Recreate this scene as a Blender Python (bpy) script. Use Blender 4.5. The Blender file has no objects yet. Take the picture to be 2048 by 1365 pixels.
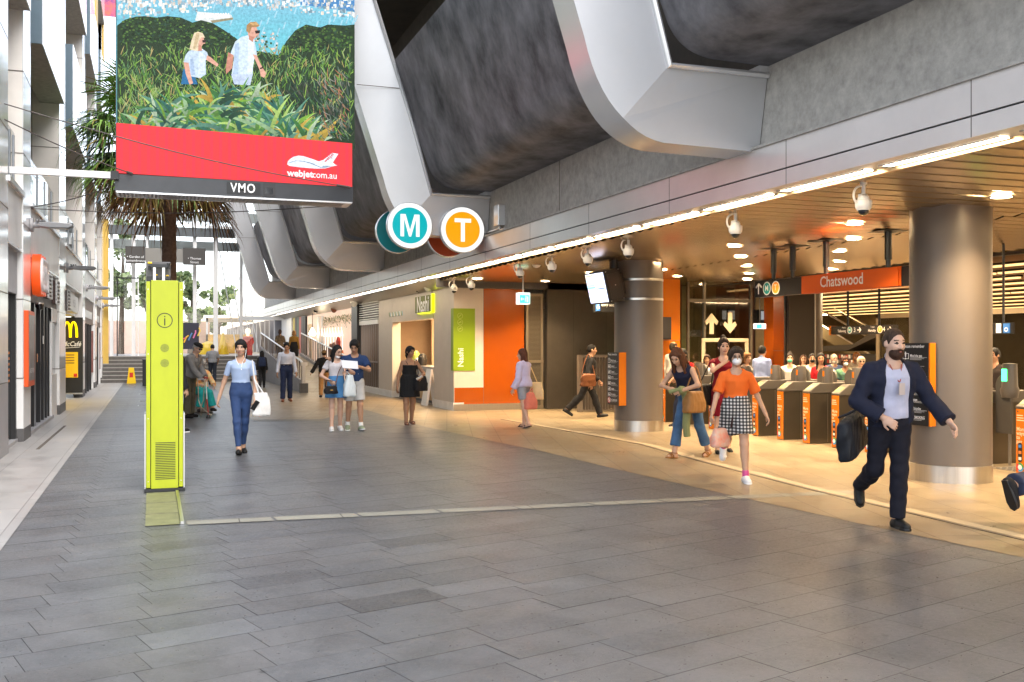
import bpy, math, random
import numpy as np
from mathutils import Matrix, Vector
random.seed(7); rng = np.random.default_rng(7)
SC = bpy.context.scene
COL = SC.collection
PI = math.pi
# ------------------------------------------------------------------ camera frame (metres; +Y runs down the mall, +X to the station)
FPX = 2000.0; EYE = 1.6; YAW = math.atan(719 / FPX)
_s, _c = math.sin(YAW), math.cos(YAW)
def _ray(u, v):
    a = (u - 1024) / FPX; b = (690 - v) / FPX
    return _s + a * _c, _c - a * _s, b
def on_z(u, v, z=0.0):
    x, y, b = _ray(u, v); d = (z - EYE) / b; return (x * d, y * d, z)
def on_x(u, v, X):
    x, y, b = _ray(u, v); d = X / x; return (X, y * d, EYE + b * d)
def on_y(u, v, Y):
    x, y, b = _ray(u, v); d = Y / y; return (x * d, Y, EYE + b * d)

def S(r, g, b):
    f = lambda c: (c / 255 / 12.92) if c / 255 <= 0.04045 else ((c / 255 + 0.055) / 1.055) ** 2.4
    return (f(r), f(g), f(b), 1.0)

# ------------------------------------------------------------------ materials
_M = {}
def mat(name, col=(0.5, 0.5, 0.5), rough=0.6, metal=0.0, var=0.0, vscale=3.0, bump=0.0, bscale=40.0, emit=None, estr=0.0,
        spec=0.5, coat=0.0, alpha=1.0, trans=0.0, attr=None, stretch=None, rvar=0.0, col2=None, coatr=0.1, vdetail=6.0):
    if name in _M: return _M[name]
    m = bpy.data.materials.new(name); m.use_nodes = True; _M[name] = m
    nt = m.node_tree; N = nt.nodes; L = nt.links
    b = N['Principled BSDF']
    c = tuple(col) if len(col) == 4 else tuple(col) + (1.0,)
    b.inputs['Base Color'].default_value = c
    b.inputs['Roughness'].default_value = rough
    b.inputs['Metallic'].default_value = metal
    b.inputs['Specular IOR Level'].default_value = spec
    b.inputs['Coat Weight'].default_value = coat
    b.inputs['Coat Roughness'].default_value = coatr
    b.inputs['Alpha'].default_value = alpha
    b.inputs['Transmission Weight'].default_value = trans
    m.diffuse_color = c
    vec = None
    if var or bump or rvar:
        tc = N.new('ShaderNodeTexCoord'); vec = tc.outputs['Object']
        if stretch:
            mp = N.new('ShaderNodeMapping'); mp.inputs['Scale'].default_value = stretch
            L.new(vec, mp.inputs['Vector']); vec = mp.outputs['Vector']
    src = None
    if attr:
        at = N.new('ShaderNodeVertexColor'); at.layer_name = attr; src = at.outputs['Color']
    if var:
        n = N.new('ShaderNodeTexNoise'); n.inputs['Scale'].default_value = vscale; n.inputs['Detail'].default_value = vdetail
        n.inputs['Roughness'].default_value = 0.65
        L.new(vec, n.inputs['Vector'])
        mx = N.new('ShaderNodeMix'); mx.data_type = 'RGBA'
        rp = N.new('ShaderNodeMapRange'); rp.inputs['From Min'].default_value = 0.3; rp.inputs['From Max'].default_value = 0.7
        L.new(n.outputs['Fac'], rp.inputs['Value']); L.new(rp.outputs['Result'], mx.inputs['Factor'])
        if src is not None:
            dk = N.new('ShaderNodeMix'); dk.data_type = 'RGBA'; dk.blend_type = 'MULTIPLY'; dk.inputs['Factor'].default_value = 1
            dk.inputs['B'].default_value = (1 - var, 1 - var, 1 - var, 1)
            L.new(src, dk.inputs['A']); L.new(dk.outputs['Result'], mx.inputs['A']); L.new(src, mx.inputs['B'])
        else:
            mx.inputs['A'].default_value = tuple(col2) if col2 else (c[0] * (1 - var), c[1] * (1 - var), c[2] * (1 - var), 1)
            mx.inputs['B'].default_value = (min(1, c[0] * (1 + var * .5)), min(1, c[1] * (1 + var * .5)), min(1, c[2] * (1 + var * .5)), 1)
        src = mx.outputs['Result']
        if rvar:
            r2 = N.new('ShaderNodeMapRange'); r2.inputs['From Min'].default_value = .3; r2.inputs['From Max'].default_value = .7
            r2.inputs['To Min'].default_value = max(.02, rough - rvar); r2.inputs['To Max'].default_value = min(1, rough + rvar)
            L.new(n.outputs['Fac'], r2.inputs['Value']); L.new(r2.outputs['Result'], b.inputs['Roughness'])
    if src is not None: L.new(src, b.inputs['Base Color'])
    if bump:
        n2 = N.new('ShaderNodeTexNoise'); n2.inputs['Scale'].default_value = bscale; n2.inputs['Detail'].default_value = 4
        L.new(vec, n2.inputs['Vector'])
        bp = N.new('ShaderNodeBump'); bp.inputs['Strength'].default_value = bump; bp.inputs['Distance'].default_value = 0.01
        L.new(n2.outputs['Fac'], bp.inputs['Height']); L.new(bp.outputs['Normal'], b.inputs['Normal'])
    if emit is not None:
        e = tuple(emit) if len(emit) == 4 else tuple(emit) + (1.0,)
        b.inputs['Emission Color'].default_value = e
        b.inputs['Emission Strength'].default_value = estr
    return m
def emit_attr(name, layer, strength):
    if name in _M: return _M[name]
    m = bpy.data.materials.new(name); m.use_nodes = True; _M[name] = m
    nt = m.node_tree; N = nt.nodes; b = N['Principled BSDF']
    a = N.new('ShaderNodeVertexColor'); a.layer_name = layer
    b.inputs['Base Color'].default_value = (.01, .01, .01, 1); b.inputs['Roughness'].default_value = .7; b.inputs['Specular IOR Level'].default_value = .12
    tc = N.new('ShaderNodeTexCoord'); n = N.new('ShaderNodeTexNoise'); n.inputs['Scale'].default_value = 22; n.inputs['Detail'].default_value = 10; n.inputs['Roughness'].default_value = .75; nt.links.new(tc.outputs['Object'], n.inputs['Vector'])
    mr = N.new('ShaderNodeMapRange'); mr.inputs['From Min'].default_value = .3; mr.inputs['From Max'].default_value = .7; mr.inputs['To Min'].default_value = .62; mr.inputs['To Max'].default_value = 1.3; nt.links.new(n.outputs['Fac'], mr.inputs['Value'])
    mx = N.new('ShaderNodeMix'); mx.data_type = 'RGBA'; mx.blend_type = 'MULTIPLY'; mx.inputs['Factor'].default_value = 1; nt.links.new(a.outputs['Color'], mx.inputs['A']); nt.links.new(mr.outputs['Result'], mx.inputs['B'])
    mk = N.new('ShaderNodeMix'); mk.data_type = 'RGBA'; nt.links.new(a.outputs['Alpha'], mk.inputs['Factor']); nt.links.new(a.outputs['Color'], mk.inputs['A']); nt.links.new(mx.outputs['Result'], mk.inputs['B'])
    nt.links.new(mk.outputs['Result'], b.inputs['Emission Color']); b.inputs['Emission Strength'].default_value = strength
    return m
def glass(name, tint=(0.9, 0.95, 0.95), rough=0.02, fac=0.12):
    """thin clear pane: mostly transparent with fresnel reflection"""
    if name in _M: return _M[name]
    m = bpy.data.materials.new(name); m.use_nodes = True; _M[name] = m
    nt = m.node_tree; N = nt.nodes; N.remove(N['Principled BSDF'])
    o = N['Material Output']; t = N.new('ShaderNodeBsdfTransparent'); t.inputs['Color'].default_value = tuple(tint) + (1,)
    g = N.new('ShaderNodeBsdfGlossy'); g.inputs['Roughness'].default_value = rough
    f = N.new('ShaderNodeFresnel'); f.inputs['IOR'].default_value = 1.5
    ad = N.new('ShaderNodeMath'); ad.operation = 'ADD'; ad.inputs[1].default_value = fac; ad.use_clamp = True
    mx = N.new('ShaderNodeMixShader')
    nt.links.new(f.outputs[0], ad.inputs[0]); nt.links.new(ad.outputs[0], mx.inputs[0])
    nt.links.new(t.outputs[0], mx.inputs[1]); nt.links.new(g.outputs[0], mx.inputs[2]); nt.links.new(mx.outputs[0], o.inputs[0])
    return m

# ------------------------------------------------------------------ objects
def tag(o, label=None, cat=None, group=None, kind=None):
    if label: o['label'] = label
    if cat: o['category'] = cat
    if group: o['group'] = group
    if kind: o['kind'] = kind
    return o
def empty(name, loc=(0, 0, 0), rz=0.0, label=None, cat=None, group=None):
    o = bpy.data.objects.new(name, None); COL.objects.link(o); o.location = loc; o.rotation_euler = (0, 0, rz)
    o.empty_display_size = 0.1
    return tag(o, label, cat, group)
def copy_tree(o, parent=None):
    c = o.copy(); COL.objects.link(c)
    if parent is not None: c.parent = parent
    for ch in list(o.children): copy_tree(ch, c)
    return c

class MB:
    """collects faces (with material slots) and links them as one mesh object"""
    def __init__(s): s.v = []; s.f = []; s.m = []; s.mats = []; s.cols = None
    def slot(s, m):
        if m not in s.mats: s.mats.append(m)
        return s.mats.index(m)
    def add(s, vs, fs, m, T=None):
        o = len(s.v); k = s.slot(m)
        for p in vs:
            p = Vector(p)
            if T is not None: p = T @ p
            s.v.append((p.x, p.y, p.z))
        for f in fs: s.f.append(tuple(i + o for i in f)); s.m.append(k)
        return s
    def box(s, x0, x1, y0, y1, z0, z1, m, T=None):
        vs = [(x, y, z) for x in (x0, x1) for y in (y0, y1) for z in (z0, z1)]
        return s.add(vs, [(0, 1, 3, 2), (4, 6, 7, 5), (0, 4, 5, 1), (2, 3, 7, 6), (0, 2, 6, 4), (1, 5, 7, 3)], m, T)
    def quad(s, a, b, c, d, m, T=None): return s.add([a, b, c, d], [(0, 1, 2, 3)], m, T)
    def poly(s, pts, m, T=None): return s.add(pts, [tuple(range(len(pts)))], m, T)
    def prism(s, pts, axis, a, b, m, T=None):
        """polygon pts (2D) extruded from a to b along axis; axis y: pts=(x,z), x: pts=(y,z), z: pts=(x,y)"""
        def P(p, t): return (p[0], t, p[1]) if axis == 'y' else ((t, p[0], p[1]) if axis == 'x' else (p[0], p[1], t))
        n = len(pts); vs = [P(p, a) for p in pts] + [P(p, b) for p in pts]
        fs = [tuple(range(n)), tuple(range(2 * n - 1, n - 1, -1))] + [(i, i + n, (i + 1) % n + n, (i + 1) % n) for i in range(n)]
        return s.add(vs, fs, m, T)
    def cyl(s, c, r, h, m, n=24, r2=None, axis='z', T=None, caps=True):
        r2 = r if r2 is None else r2; vs = []
        for k, (rr, t) in enumerate(((r, 0), (r2, h))):
            for i in range(n):
                a = 2 * PI * i / n; p = (rr * math.cos(a), rr * math.sin(a), t)
                if axis == 'x': p = (p[2], p[0], p[1])
                elif axis == 'y': p = (p[0], p[2], p[1])
                vs.append((c[0] + p[0], c[1] + p[1], c[2] + p[2]))
        fs = [(i, (i + 1) % n, (i + 1) % n + n, i + n) for i in range(n)]
        if caps: fs += [tuple(range(n - 1, -1, -1)), tuple(range(n, 2 * n))]
        return s.add(vs, fs, m, T)
    def lathe(s, prof, m, n=24, c=(0, 0, 0), T=None, axis='z', cap=True):
        vs = []; k = len(prof)
        for r, z in prof:
            for i in range(n):
                a = 2 * PI * i / n; p = (r * math.cos(a), r * math.sin(a), z)
                if axis == 'y': p = (p[0], p[2], p[1])
                vs.append((c[0] + p[0], c[1] + p[1], c[2] + p[2]))
        fs = [(j * n + i, j * n + (i + 1) % n, (j + 1) * n + (i + 1) % n, (j + 1) * n + i) for j in range(k - 1) for i in range(n)]
        if cap and prof[0][0] > 1e-4: fs.append(tuple(range(n - 1, -1, -1)))
        if cap and prof[-1][0] > 1e-4: fs.append(tuple(range((k - 1) * n, k * n)))
        return s.add(vs, fs, m, T)
    def tube(s, path, r, m, n=8, T=None):
        P = [Vector(p) for p in path]; vs = []; k = len(P); up = None
        rad = r if isinstance(r, (list, tuple)) else [r] * k
        for i in range(k):
            d = (P[min(i + 1, k - 1)] - P[max(i - 1, 0)]).normalized()
            if up is None: up = Vector((0, 0, 1)) if abs(d.z) < .9 else Vector((1, 0, 0))
            a = d.cross(up).normalized(); b2 = a.cross(d).normalized(); up = b2
            for j in range(n):
                t = 2 * PI * j / n; q = P[i] + (a * math.cos(t) + b2 * math.sin(t)) * rad[i]; vs.append(tuple(q))
        fs = [(i * n + j, i * n + (j + 1) % n, (i + 1) * n + (j + 1) % n, (i + 1) * n + j) for i in range(k - 1) for j in range(n)]
        fs += [tuple(range(n - 1, -1, -1)), tuple(range((k - 1) * n, k * n))]
        return s.add(vs, fs, m, T)
    def bar(s, a, b, w, h, m, T=None):
        a, b = Vector(a), Vector(b); d = (b - a).normalized()
        up = Vector((0, 0, 1)) if abs(d.z) < .95 else Vector((1, 0, 0))
        x = d.cross(up).normalized() * w / 2; y = x.normalized().cross(d).normalized() * h / 2
        vs = [tuple(p + sx * x + sy * y) for p in (a, b) for sx, sy in ((-1, -1), (1, -1), (1, 1), (-1, 1))]
        return s.add(vs, [(3, 2, 1, 0), (4, 5, 6, 7), (0, 1, 5, 4), (1, 2, 6, 5), (2, 3, 7, 6), (3, 0, 4, 7)], m, T)
    def disc(s, c, r, m, n=32, T=None, face='-y', r0=0.0, a0=0, a1=2 * PI):
        """flat disc or ring in the local xz plane (face -y)"""
        vs = []; full = abs(a1 - a0 - 2 * PI) < 1e-6
        k = n if full else n + 1
        for i in range(k):
            a = a0 + (a1 - a0) * i / n; vs.append((c[0] + r * math.cos(a), c[1], c[2] + r * math.sin(a)))
        if r0 <= 0:
            if not full: vs.append(c)
            return s.add(vs, [tuple(range(len(vs)))], m, T)
        for i in range(k):
            a = a0 + (a1 - a0) * i / n; vs.append((c[0] + r0 * math.cos(a), c[1], c[2] + r0 * math.sin(a)))
        fs = [(i, (i + 1) % k, (i + 1) % k + k, i + k) for i in range(n)]
        return s.add(vs, fs, m, T)
    def text(s, txt, size, m, T, align='CENTER', bold=0.0, sx=1.0, ext=0.0, shear=0.0, space=1.0):
        vs, fs = text_mesh(txt, size, align, bold, ext, shear, space)
        return s.add([(x * sx, y, z) for x, y, z in vs], fs, m, T)
    def build(s, name, parent=None, smooth=False, bevel=0.0, loc=None):
        me = bpy.data.meshes.new(name); me.from_pydata(s.v, [], s.f)
        for m in s.mats: me.materials.append(m)
        if len(s.mats) > 1: me.polygons.foreach_set('material_index', s.m)
        if smooth: me.polygons.foreach_set('use_smooth', [True] * len(s.f))
        me.update(); o = bpy.data.objects.new(name, me); COL.objects.link(o)
        if smooth and smooth != 'all': smooth_angle(me, 35)
        if bevel:
            b = o.modifiers.new('bevel', 'BEVEL'); b.width = bevel; b.segments = 2; b.limit_method = 'ANGLE'; b.angle_limit = math.radians(40)
        if parent is not None: o.parent = parent
        if loc: o.location = loc
        return o
def smooth_angle(me, deg):
    me.update()
    n = len(me.edges); ang = math.radians(deg)
    fn = [p.normal.copy() for p in me.polygons]; ef = {}
    for p in me.polygons:
        for k in p.edge_keys: ef.setdefault(k, []).append(p.index)
    sharp = [False] * n
    for e in me.edges:
        fs = ef.get(tuple(sorted(e.vertices)), [])
        if len(fs) == 2:
            a, b = fn[fs[0]], fn[fs[1]]
            if a.length > 0 and b.length > 0 and a.angle(b, 0) > ang: sharp[e.index] = True
    at = me.attributes.get('sharp_edge') or me.attributes.new('sharp_edge', 'BOOLEAN', 'EDGE')
    at.data.foreach_set('value', sharp)
_TX = {}
def text_mesh(txt, size, align, bold, ext, shear, space):
    k = (txt, align, bold, ext, size, shear, space)
    if k in _TX: return _TX[k]
    cu = bpy.data.curves.new('t', 'FONT'); cu.body = txt; cu.size = size; cu.align_x = align; cu.align_y = 'CENTER'
    cu.offset = bold * size; cu.extrude = ext; cu.resolution_u = 3; cu.shear = shear; cu.space_character = space
    o = bpy.data.objects.new('t', cu); COL.objects.link(o)
    dg = bpy.context.evaluated_depsgraph_get(); dg.update()
    me = o.evaluated_get(dg).to_mesh()
    r = ([tuple(v.co) for v in me.vertices], [tuple(p.vertices) for p in me.polygons])
    o.evaluated_get(dg).to_mesh_clear(); bpy.data.objects.remove(o); bpy.data.curves.remove(cu)
    _TX[k] = r; return r
def frame(o, u, v):
    """matrix whose local x,y,z run along u, v and u x v from origin o"""
    u = Vector(u).normalized(); v = Vector(v).normalized(); w = u.cross(v)
    return Matrix(((u.x, v.x, w.x, o[0]), (u.y, v.y, w.y, o[1]), (u.z, v.z, w.z, o[2]), (0, 0, 0, 1)))
def face_ny(x, y, z): return frame((x, y, z), (1, 0, 0), (0, 0, 1))        # reads from -Y (towards camera)
def face_nx(x, y, z): return frame((x, y, z), (0, -1, 0), (0, 0, 1))       # reads from -X
def face_px(x, y, z): return frame((x, y, z), (0, 1, 0), (0, 0, 1))        # reads from +X
def rot_z(a, loc=(0, 0, 0)): return Matrix.Translation(loc) @ Matrix.Rotation(a, 4, 'Z')
def thing(mb, name, label, cat, group=None, **k): return tag(mb.build(name, **k), label, cat, group)
def struct(mb, name, **k): return tag(mb.build(name, **k), kind='structure')
def set_cols(o, cols, layer='Col'):
    """per-face colours -> corner colour attribute"""
    me = o.data; at = me.color_attributes.new(layer, 'FLOAT_COLOR', 'CORNER')
    out = np.empty((len(me.loops), 4), np.float32)
    ls = np.empty(len(me.polygons), np.int32); lt = np.empty(len(me.polygons), np.int32)
    me.polygons.foreach_get('loop_start', ls); me.polygons.foreach_get('loop_total', lt)
    out[:] = np.repeat(np.asarray(cols, np.float32), lt, axis=0)
    at.data.foreach_set('color', out.ravel())

# ------------------------------------------------------------------ camera, world, light
cd = bpy.data.cameras.new('camera'); cam = bpy.data.objects.new('camera', cd); COL.objects.link(cam)
cd.sensor_width = 36; cd.lens = 36 * FPX / 2048; cd.shift_y = 7.5 / 2048; cd.clip_end = 2000; cd.clip_start = .05
cam.location = (0, 0, EYE); cam.rotation_euler = (PI / 2, 0, -YAW); SC.camera = cam
SC.view_settings.view_transform = 'Standard'; SC.view_settings.look = 'None'; SC.view_settings.gamma = 1.0
EXPO = 1.82; SC.view_settings.exposure = EXPO; LK = 2 ** -EXPO
SC.view_settings.use_curve_mapping = False
SC.cycles.use_denoising = True
SC.cycles.max_bounces = 10; SC.cycles.transparent_max_bounces = 16; SC.cycles.diffuse_bounces = 5
SC.cycles.sample_clamp_indirect = 6.0
w = bpy.data.worlds.new('World'); SC.world = w; w.use_nodes = True
wn = w.node_tree.nodes; sky = wn.new('ShaderNodeTexSky'); sky.sky_type = 'NISHITA'; sky.sun_disc = False
SUN_EL, SUN_AZ = math.radians(50), math.radians(163)
sky.sun_elevation = SUN_EL; sky.sun_rotation = SUN_AZ; sky.dust_density = 1.5; sky.air_density = 1.0; sky.ozone_density = 1.0
hs = wn.new('ShaderNodeHueSaturation'); hs.inputs['Saturation'].default_value = .45; w.node_tree.links.new(sky.outputs[0], hs.inputs['Color']); w.node_tree.links.new(hs.outputs[0], wn['Background'].inputs[0]); wn['Background'].inputs[1].default_value = 0.15
ld = bpy.data.lights.new('sun', 'SUN'); ld.energy = 1.1; ld.angle = math.radians(40); ld.color = (1, .96, .9)
sun = bpy.data.objects.new('sun', ld); COL.objects.link(sun)
_d = Vector((math.sin(SUN_AZ) * math.cos(SUN_EL), math.cos(SUN_AZ) * math.cos(SUN_EL), math.sin(SUN_EL)))
sun.rotation_euler = (-_d).to_track_quat('-Z', 'Y').to_euler(); sun.location = (0, 0, 30)
# ================================================================= materials of the place
m_gran = mat('granite', (.2, .2, .21), .36, attr='Col', var=.34, vscale=30, vdetail=14, bump=.25, bscale=160, rvar=.12, spec=.5)
def worn(m):
    nt = m.node_tree; N = nt.nodes; L = nt.links; b = N['Principled BSDF']; src = b.inputs['Base Color'].links[0].from_socket; tc = N.new('ShaderNodeTexCoord')
    def noise(sc, lo, hi, a, bb, det=6, st=None):
        v = tc.outputs['Object']
        if st: mp = N.new('ShaderNodeMapping'); mp.inputs['Scale'].default_value = st; mp.inputs['Rotation'].default_value = (0, 0, .6); L.new(v, mp.inputs['Vector']); v = mp.outputs['Vector']
        n = N.new('ShaderNodeTexNoise'); n.inputs['Scale'].default_value = sc; n.inputs['Detail'].default_value = det; n.inputs['Roughness'].default_value = .62; L.new(v, n.inputs['Vector'])
        r = N.new('ShaderNodeMapRange'); r.inputs['From Min'].default_value = lo; r.inputs['From Max'].default_value = hi; r.inputs['To Min'].default_value = a; r.inputs['To Max'].default_value = bb; L.new(n.outputs['Fac'], r.inputs['Value']); return r.outputs['Result']
    vo = N.new('ShaderNodeTexVoronoi'); vo.inputs['Scale'].default_value = 2.2; vo.inputs['Randomness'].default_value = 1; L.new(tc.outputs['Object'], vo.inputs['Vector'])
    rv = N.new('ShaderNodeMapRange'); rv.inputs['From Min'].default_value = .03; rv.inputs['From Max'].default_value = .055; rv.inputs['To Min'].default_value = .5; rv.inputs['To Max'].default_value = 1; L.new(vo.outputs['Distance'], rv.inputs['Value'])
    for f in (noise(.55, .35, .65, .84, 1.10), noise(2.6, .42, .66, 1.06, .80, 10), noise(7, .70, .80, 1, 1.75, 8, (1, .28, 1)), noise(5, .68, .8, 1, .62, 8, (.35, 1, 1)), rv.outputs['Result']):
        mx = N.new('ShaderNodeMix'); mx.data_type = 'RGBA'; mx.blend_type = 'MULTIPLY'; mx.inputs['Factor'].default_value = 1; L.new(src, mx.inputs['A']); L.new(f, mx.inputs['B']); src = mx.outputs['Result']
    L.new(src, b.inputs['Base Color'])
worn(m_gran)
m_mortar = mat('mortar', (.045, .044, .043), .9)
m_pale = None
def tile_mat(name, c1, c2, mort, w, h, rough=.45, rotz=0.0, mortar=.006, var=.25, spec=.5):
    m = bpy.data.materials.new(name); m.use_nodes = True; nt = m.node_tree; N = nt.nodes; L = nt.links; b = N['Principled BSDF']
    tc = N.new('ShaderNodeTexCoord'); mp = N.new('ShaderNodeMapping'); mp.inputs['Rotation'].default_value = (0, 0, rotz)
    L.new(tc.outputs['Object'], mp.inputs['Vector'])
    br = N.new('ShaderNodeTexBrick'); br.inputs['Scale'].default_value = 1; br.inputs['Brick Width'].default_value = w; br.inputs['Row Height'].default_value = h
    br.inputs['Mortar Size'].default_value = mortar; br.inputs['Color1'].default_value = c1; br.inputs['Color2'].default_value = c2; br.inputs['Mortar'].default_value = mort
    br.inputs['Mortar Smooth'].default_value = .2
    L.new(mp.outputs[0], br.inputs['Vector'])
    n = N.new('ShaderNodeTexNoise'); n.inputs['Scale'].default_value = 2.2; n.inputs['Detail'].default_value = 12; n.inputs['Roughness'].default_value = .7
    L.new(mp.outputs[0], n.inputs['Vector'])
    mr = N.new('ShaderNodeMapRange'); mr.inputs['From Min'].default_value = .3; mr.inputs['From Max'].default_value = .7; mr.inputs['To Min'].default_value = 1 - var; mr.inputs['To Max'].default_value = 1 + var * .4
    L.new(n.outputs['Fac'], mr.inputs['Value'])
    mx = N.new('ShaderNodeMix'); mx.data_type = 'RGBA'; mx.blend_type = 'MULTIPLY'; mx.inputs['Factor'].default_value = 1
    L.new(br.outputs['Color'], mx.inputs['A']); L.new(mr.outputs['Result'], mx.inputs['B']); L.new(mx.outputs['Result'], b.inputs['Base Color'])
    rr = N.new('ShaderNodeMapRange'); rr.inputs['From Min'].default_value = .3; rr.inputs['From Max'].default_value = .7; rr.inputs['To Min'].default_value = rough - .1; rr.inputs['To Max'].default_value = rough + .12
    L.new(n.outputs['Fac'], rr.inputs['Value']); L.new(rr.outputs['Result'], b.inputs['Roughness'])
    b.inputs['Specular IOR Level'].default_value = spec
    bp = N.new('ShaderNodeBump'); bp.inputs['Strength'].default_value = .3; bp.inputs['Distance'].default_value = .004
    iv = N.new('ShaderNodeMath'); iv.operation = 'SUBTRACT'; iv.inputs[0].default_value = 1; L.new(br.outputs['Fac'], iv.inputs[1])
    L.new(iv.outputs[0], bp.inputs['Height']); L.new(bp.outputs['Normal'], b.inputs['Normal'])
    _M[name] = m; return m
m_pale = tile_mat('pale_stone', (.42, .40, .38, 1), (.36, .345, .33, 1), (.22, .20, .19, 1), 1.2, .6, .36, PI / 2)
m_beige = tile_mat('beige_stone', (.275, .215, .135, 1), (.235, .183, .115, 1), (.10, .075, .045, 1), .9, .45, .36, PI / 2 + .28, mortar=.006, var=.3)
m_band = tile_mat('band_stone', (.30, .285, .235, 1), (.26, .25, .205, 1), (.08, .07, .06, 1), .92, .5, .5, 0.03)
m_white = mat('white_panel', (.78, .77, .76), .35, var=.08, vscale=1.2)
m_cream = mat('cream_panel', (.76, .72, .67), .45, var=.10, vscale=1.4)
m_gloss = mat('glossy_white_edge', (.85, .85, .86), .12, metal=.2, var=.08, vscale=2.5)
m_grey = mat('grey_paint', (.36, .35, .36), .5, var=.12, vscale=2)
m_dgrey = mat('dark_grey_cladding', (.10, .095, .095), .5, var=.2, vscale=4)
m_black = mat('black_paint', (.012, .012, .013), .4)
m_dark = mat('dark_frame', (.022, .021, .022), .3)
m_bluegrey = mat('blue_grey_steel', (.10, .15, .19), .35, var=.1)
m_joint = mat('joint', (.12, .10, .08), .8)
m_steel = mat('steel', (.58, .57, .55), .28, metal=1.0, var=.12, vscale=30, stretch=(1, 1, .04))
m_silver = mat('silver_panel', (.74, .74, .745), .24, metal=.5)
m_silverd = mat('silver_face', (.60, .60, .61), .34, metal=.38, var=.06, vscale=1)
m_conc = mat('concrete', (.42, .40, .365), .85, var=.30, vscale=9, bump=.5, bscale=60, vdetail=10)
m_smoky = mat('smoky_panel', (.028, .028, .031), .55, var=.5, vscale=2.0, vdetail=12, stretch=(1.0, .8, .5), col2=(.25, .245, .26, 1), spec=.25)
m_brown = mat('brown_recess', (.06, .045, .03), .8, var=.3)
m_bronze = mat('bronze_slat', (.48, .37, .24), .26, metal=.85)
m_fascia = mat('fascia_panel', (.74, .70, .68), .30, metal=.4, var=.07, vscale=1.5)
m_orange = mat('orange_panel', (.38, .075, .005), .16, var=.06, vscale=1, coat=.5)
m_orange2 = mat('orange_bright', (.60, .165, .008), .25, var=.06, vscale=1)
m_taupe = mat('column_paint', (.135, .113, .094), .38, var=.06, vscale=2, spec=.6)
m_tiled = tile_mat('dark_wall_tile', (.075, .062, .047, 1), (.062, .052, .04, 1), (.03, .026, .02, 1), .9, .16, .35, 0)
m_nashi = mat('ribbed_cream', (.60, .54, .47), .5, var=.06, vscale=3)
m_marble = mat('white_marble', (.72, .71, .69), .3, var=.15, vscale=5)
m_lime = mat('lime_yellow', (.36, .40, .003), .40, var=.10, vscale=5, vdetail=10, stretch=(1, 1, .5))
m_limed = mat('lime_dull', (.22, .25, .012), .5)
m_whitep = mat('white_paint', (.78, .78, .77), .35)
m_cctv = mat('camera_white', (.75, .72, .67), .3)
m_lens = mat('smoked_dome', (.01, .01, .012), .05, coat=1)
m_glass = glass('pane'); m_glass2 = glass('green_pane', (.82, .9, .86), .03, .15)
m_dglass = mat('dark_glass', (.015, .016, .018), .06, spec=.8)
m_yellow = mat('yellow_plastic', (.85, .55, .01), .4)
m_gold = mat('yellow_cladding', (.62, .40, .08), .5, var=.08)
m_letter = mat('white_letter', (.85, .85, .85), .5)
m_strip = mat('strip_emit', (1, .9, .75), .5, emit=(1, .83, .58), estr=7)
m_warm = mat('lamp_emit', (1, .9, .75), .5, emit=(1, .86, .58), estr=22)
m_rust = mat('rail_brown', (.16, .12, .095), .45, metal=.3)

# ================================================================= ground
g = MB(); g.quad((-60, -30, -.03), (90, -30, -.03), (90, 160, -.03), (-60, 160, -.03), mat('ground_concrete', (.28, .27, .26), .8, var=.2))
struct(g, 'ground')
# granite pavers: rows turned about sixteen degrees from the mall's cross direction, ends stepping with the mall
base = MB(); base.quad((-3, -4, -.006), (9, -4, -.006), (9, 47, -.006), (-3, 47, -.006), m_mortar); struct(base, 'paving_bed')
ang = math.radians(16.2); rd = Vector((math.cos(ang), math.sin(ang), 0)); nd = Vector((-math.sin(ang), math.cos(ang), 0))
RW, TL, STEP = .315, .61, .0915
pv = MB(); pcol = []; k0 = pv.slot(m_gran); V_, F_ = [], []
for i in range(-20, 165):
    sh = i * STEP; gap = .0019
    for j in range(-30, 60):
        n0, n1 = i * RW + gap, (i + 1) * RW - gap
        t0, t1 = sh + j * TL + gap, sh + (j + 1) * TL - gap
        c = rd * ((t0 + t1) / 2) + nd * ((n0 + n1) / 2)
        if not (-1.6 < c.x < 7.6 and -3 < c.y < 46.8): continue
        o = len(V_); zz = random.uniform(-.0008, .0008)
        for t, n in ((t0, n0), (t1, n0), (t1, n1), (t0, n1)):
            p = rd * t + nd * n; V_.append((p.x, p.y, zz))
        F_.append((o, o + 1, o + 2, o + 3))
        q = random.gauss(0, .058); b_ = .135 * (1 + q) * (.74 if random.random() < .02 else 1)
        wv = random.uniform(-.002, .0045); pcol.append((b_ + wv - .003, b_, b_ - wv + .005, 1))
pv.v = V_; pv.f = F_; pv.m = [0] * len(F_)
pav = struct(pv, 'granite_paving'); set_cols(pav, pcol)
p = MB(); p.quad((-3.2, -4, .004), (-1.1, -4, .004), (-1.14, 46.2, .004), (-3.2, 46.2, .004), m_pale); struct(p, 'pale_pavement')
bd = [(6.35, -3), (6.15, 5.75), (5.93, 7.45), (5.78, 9.2), (5.65, 10.8), (5.5, 13.8), (5.0, 18.8), (4.92, 25.0), (3.4, 21.5), (2.0, 21.95), (2.2, 46.2)]
p = MB(); p.poly([(x, y, .004) for x, y in bd] + [(40, 46.2, .004), (40, -3, .004)], m_beige); struct(p, 'beige_pavement')
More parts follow.
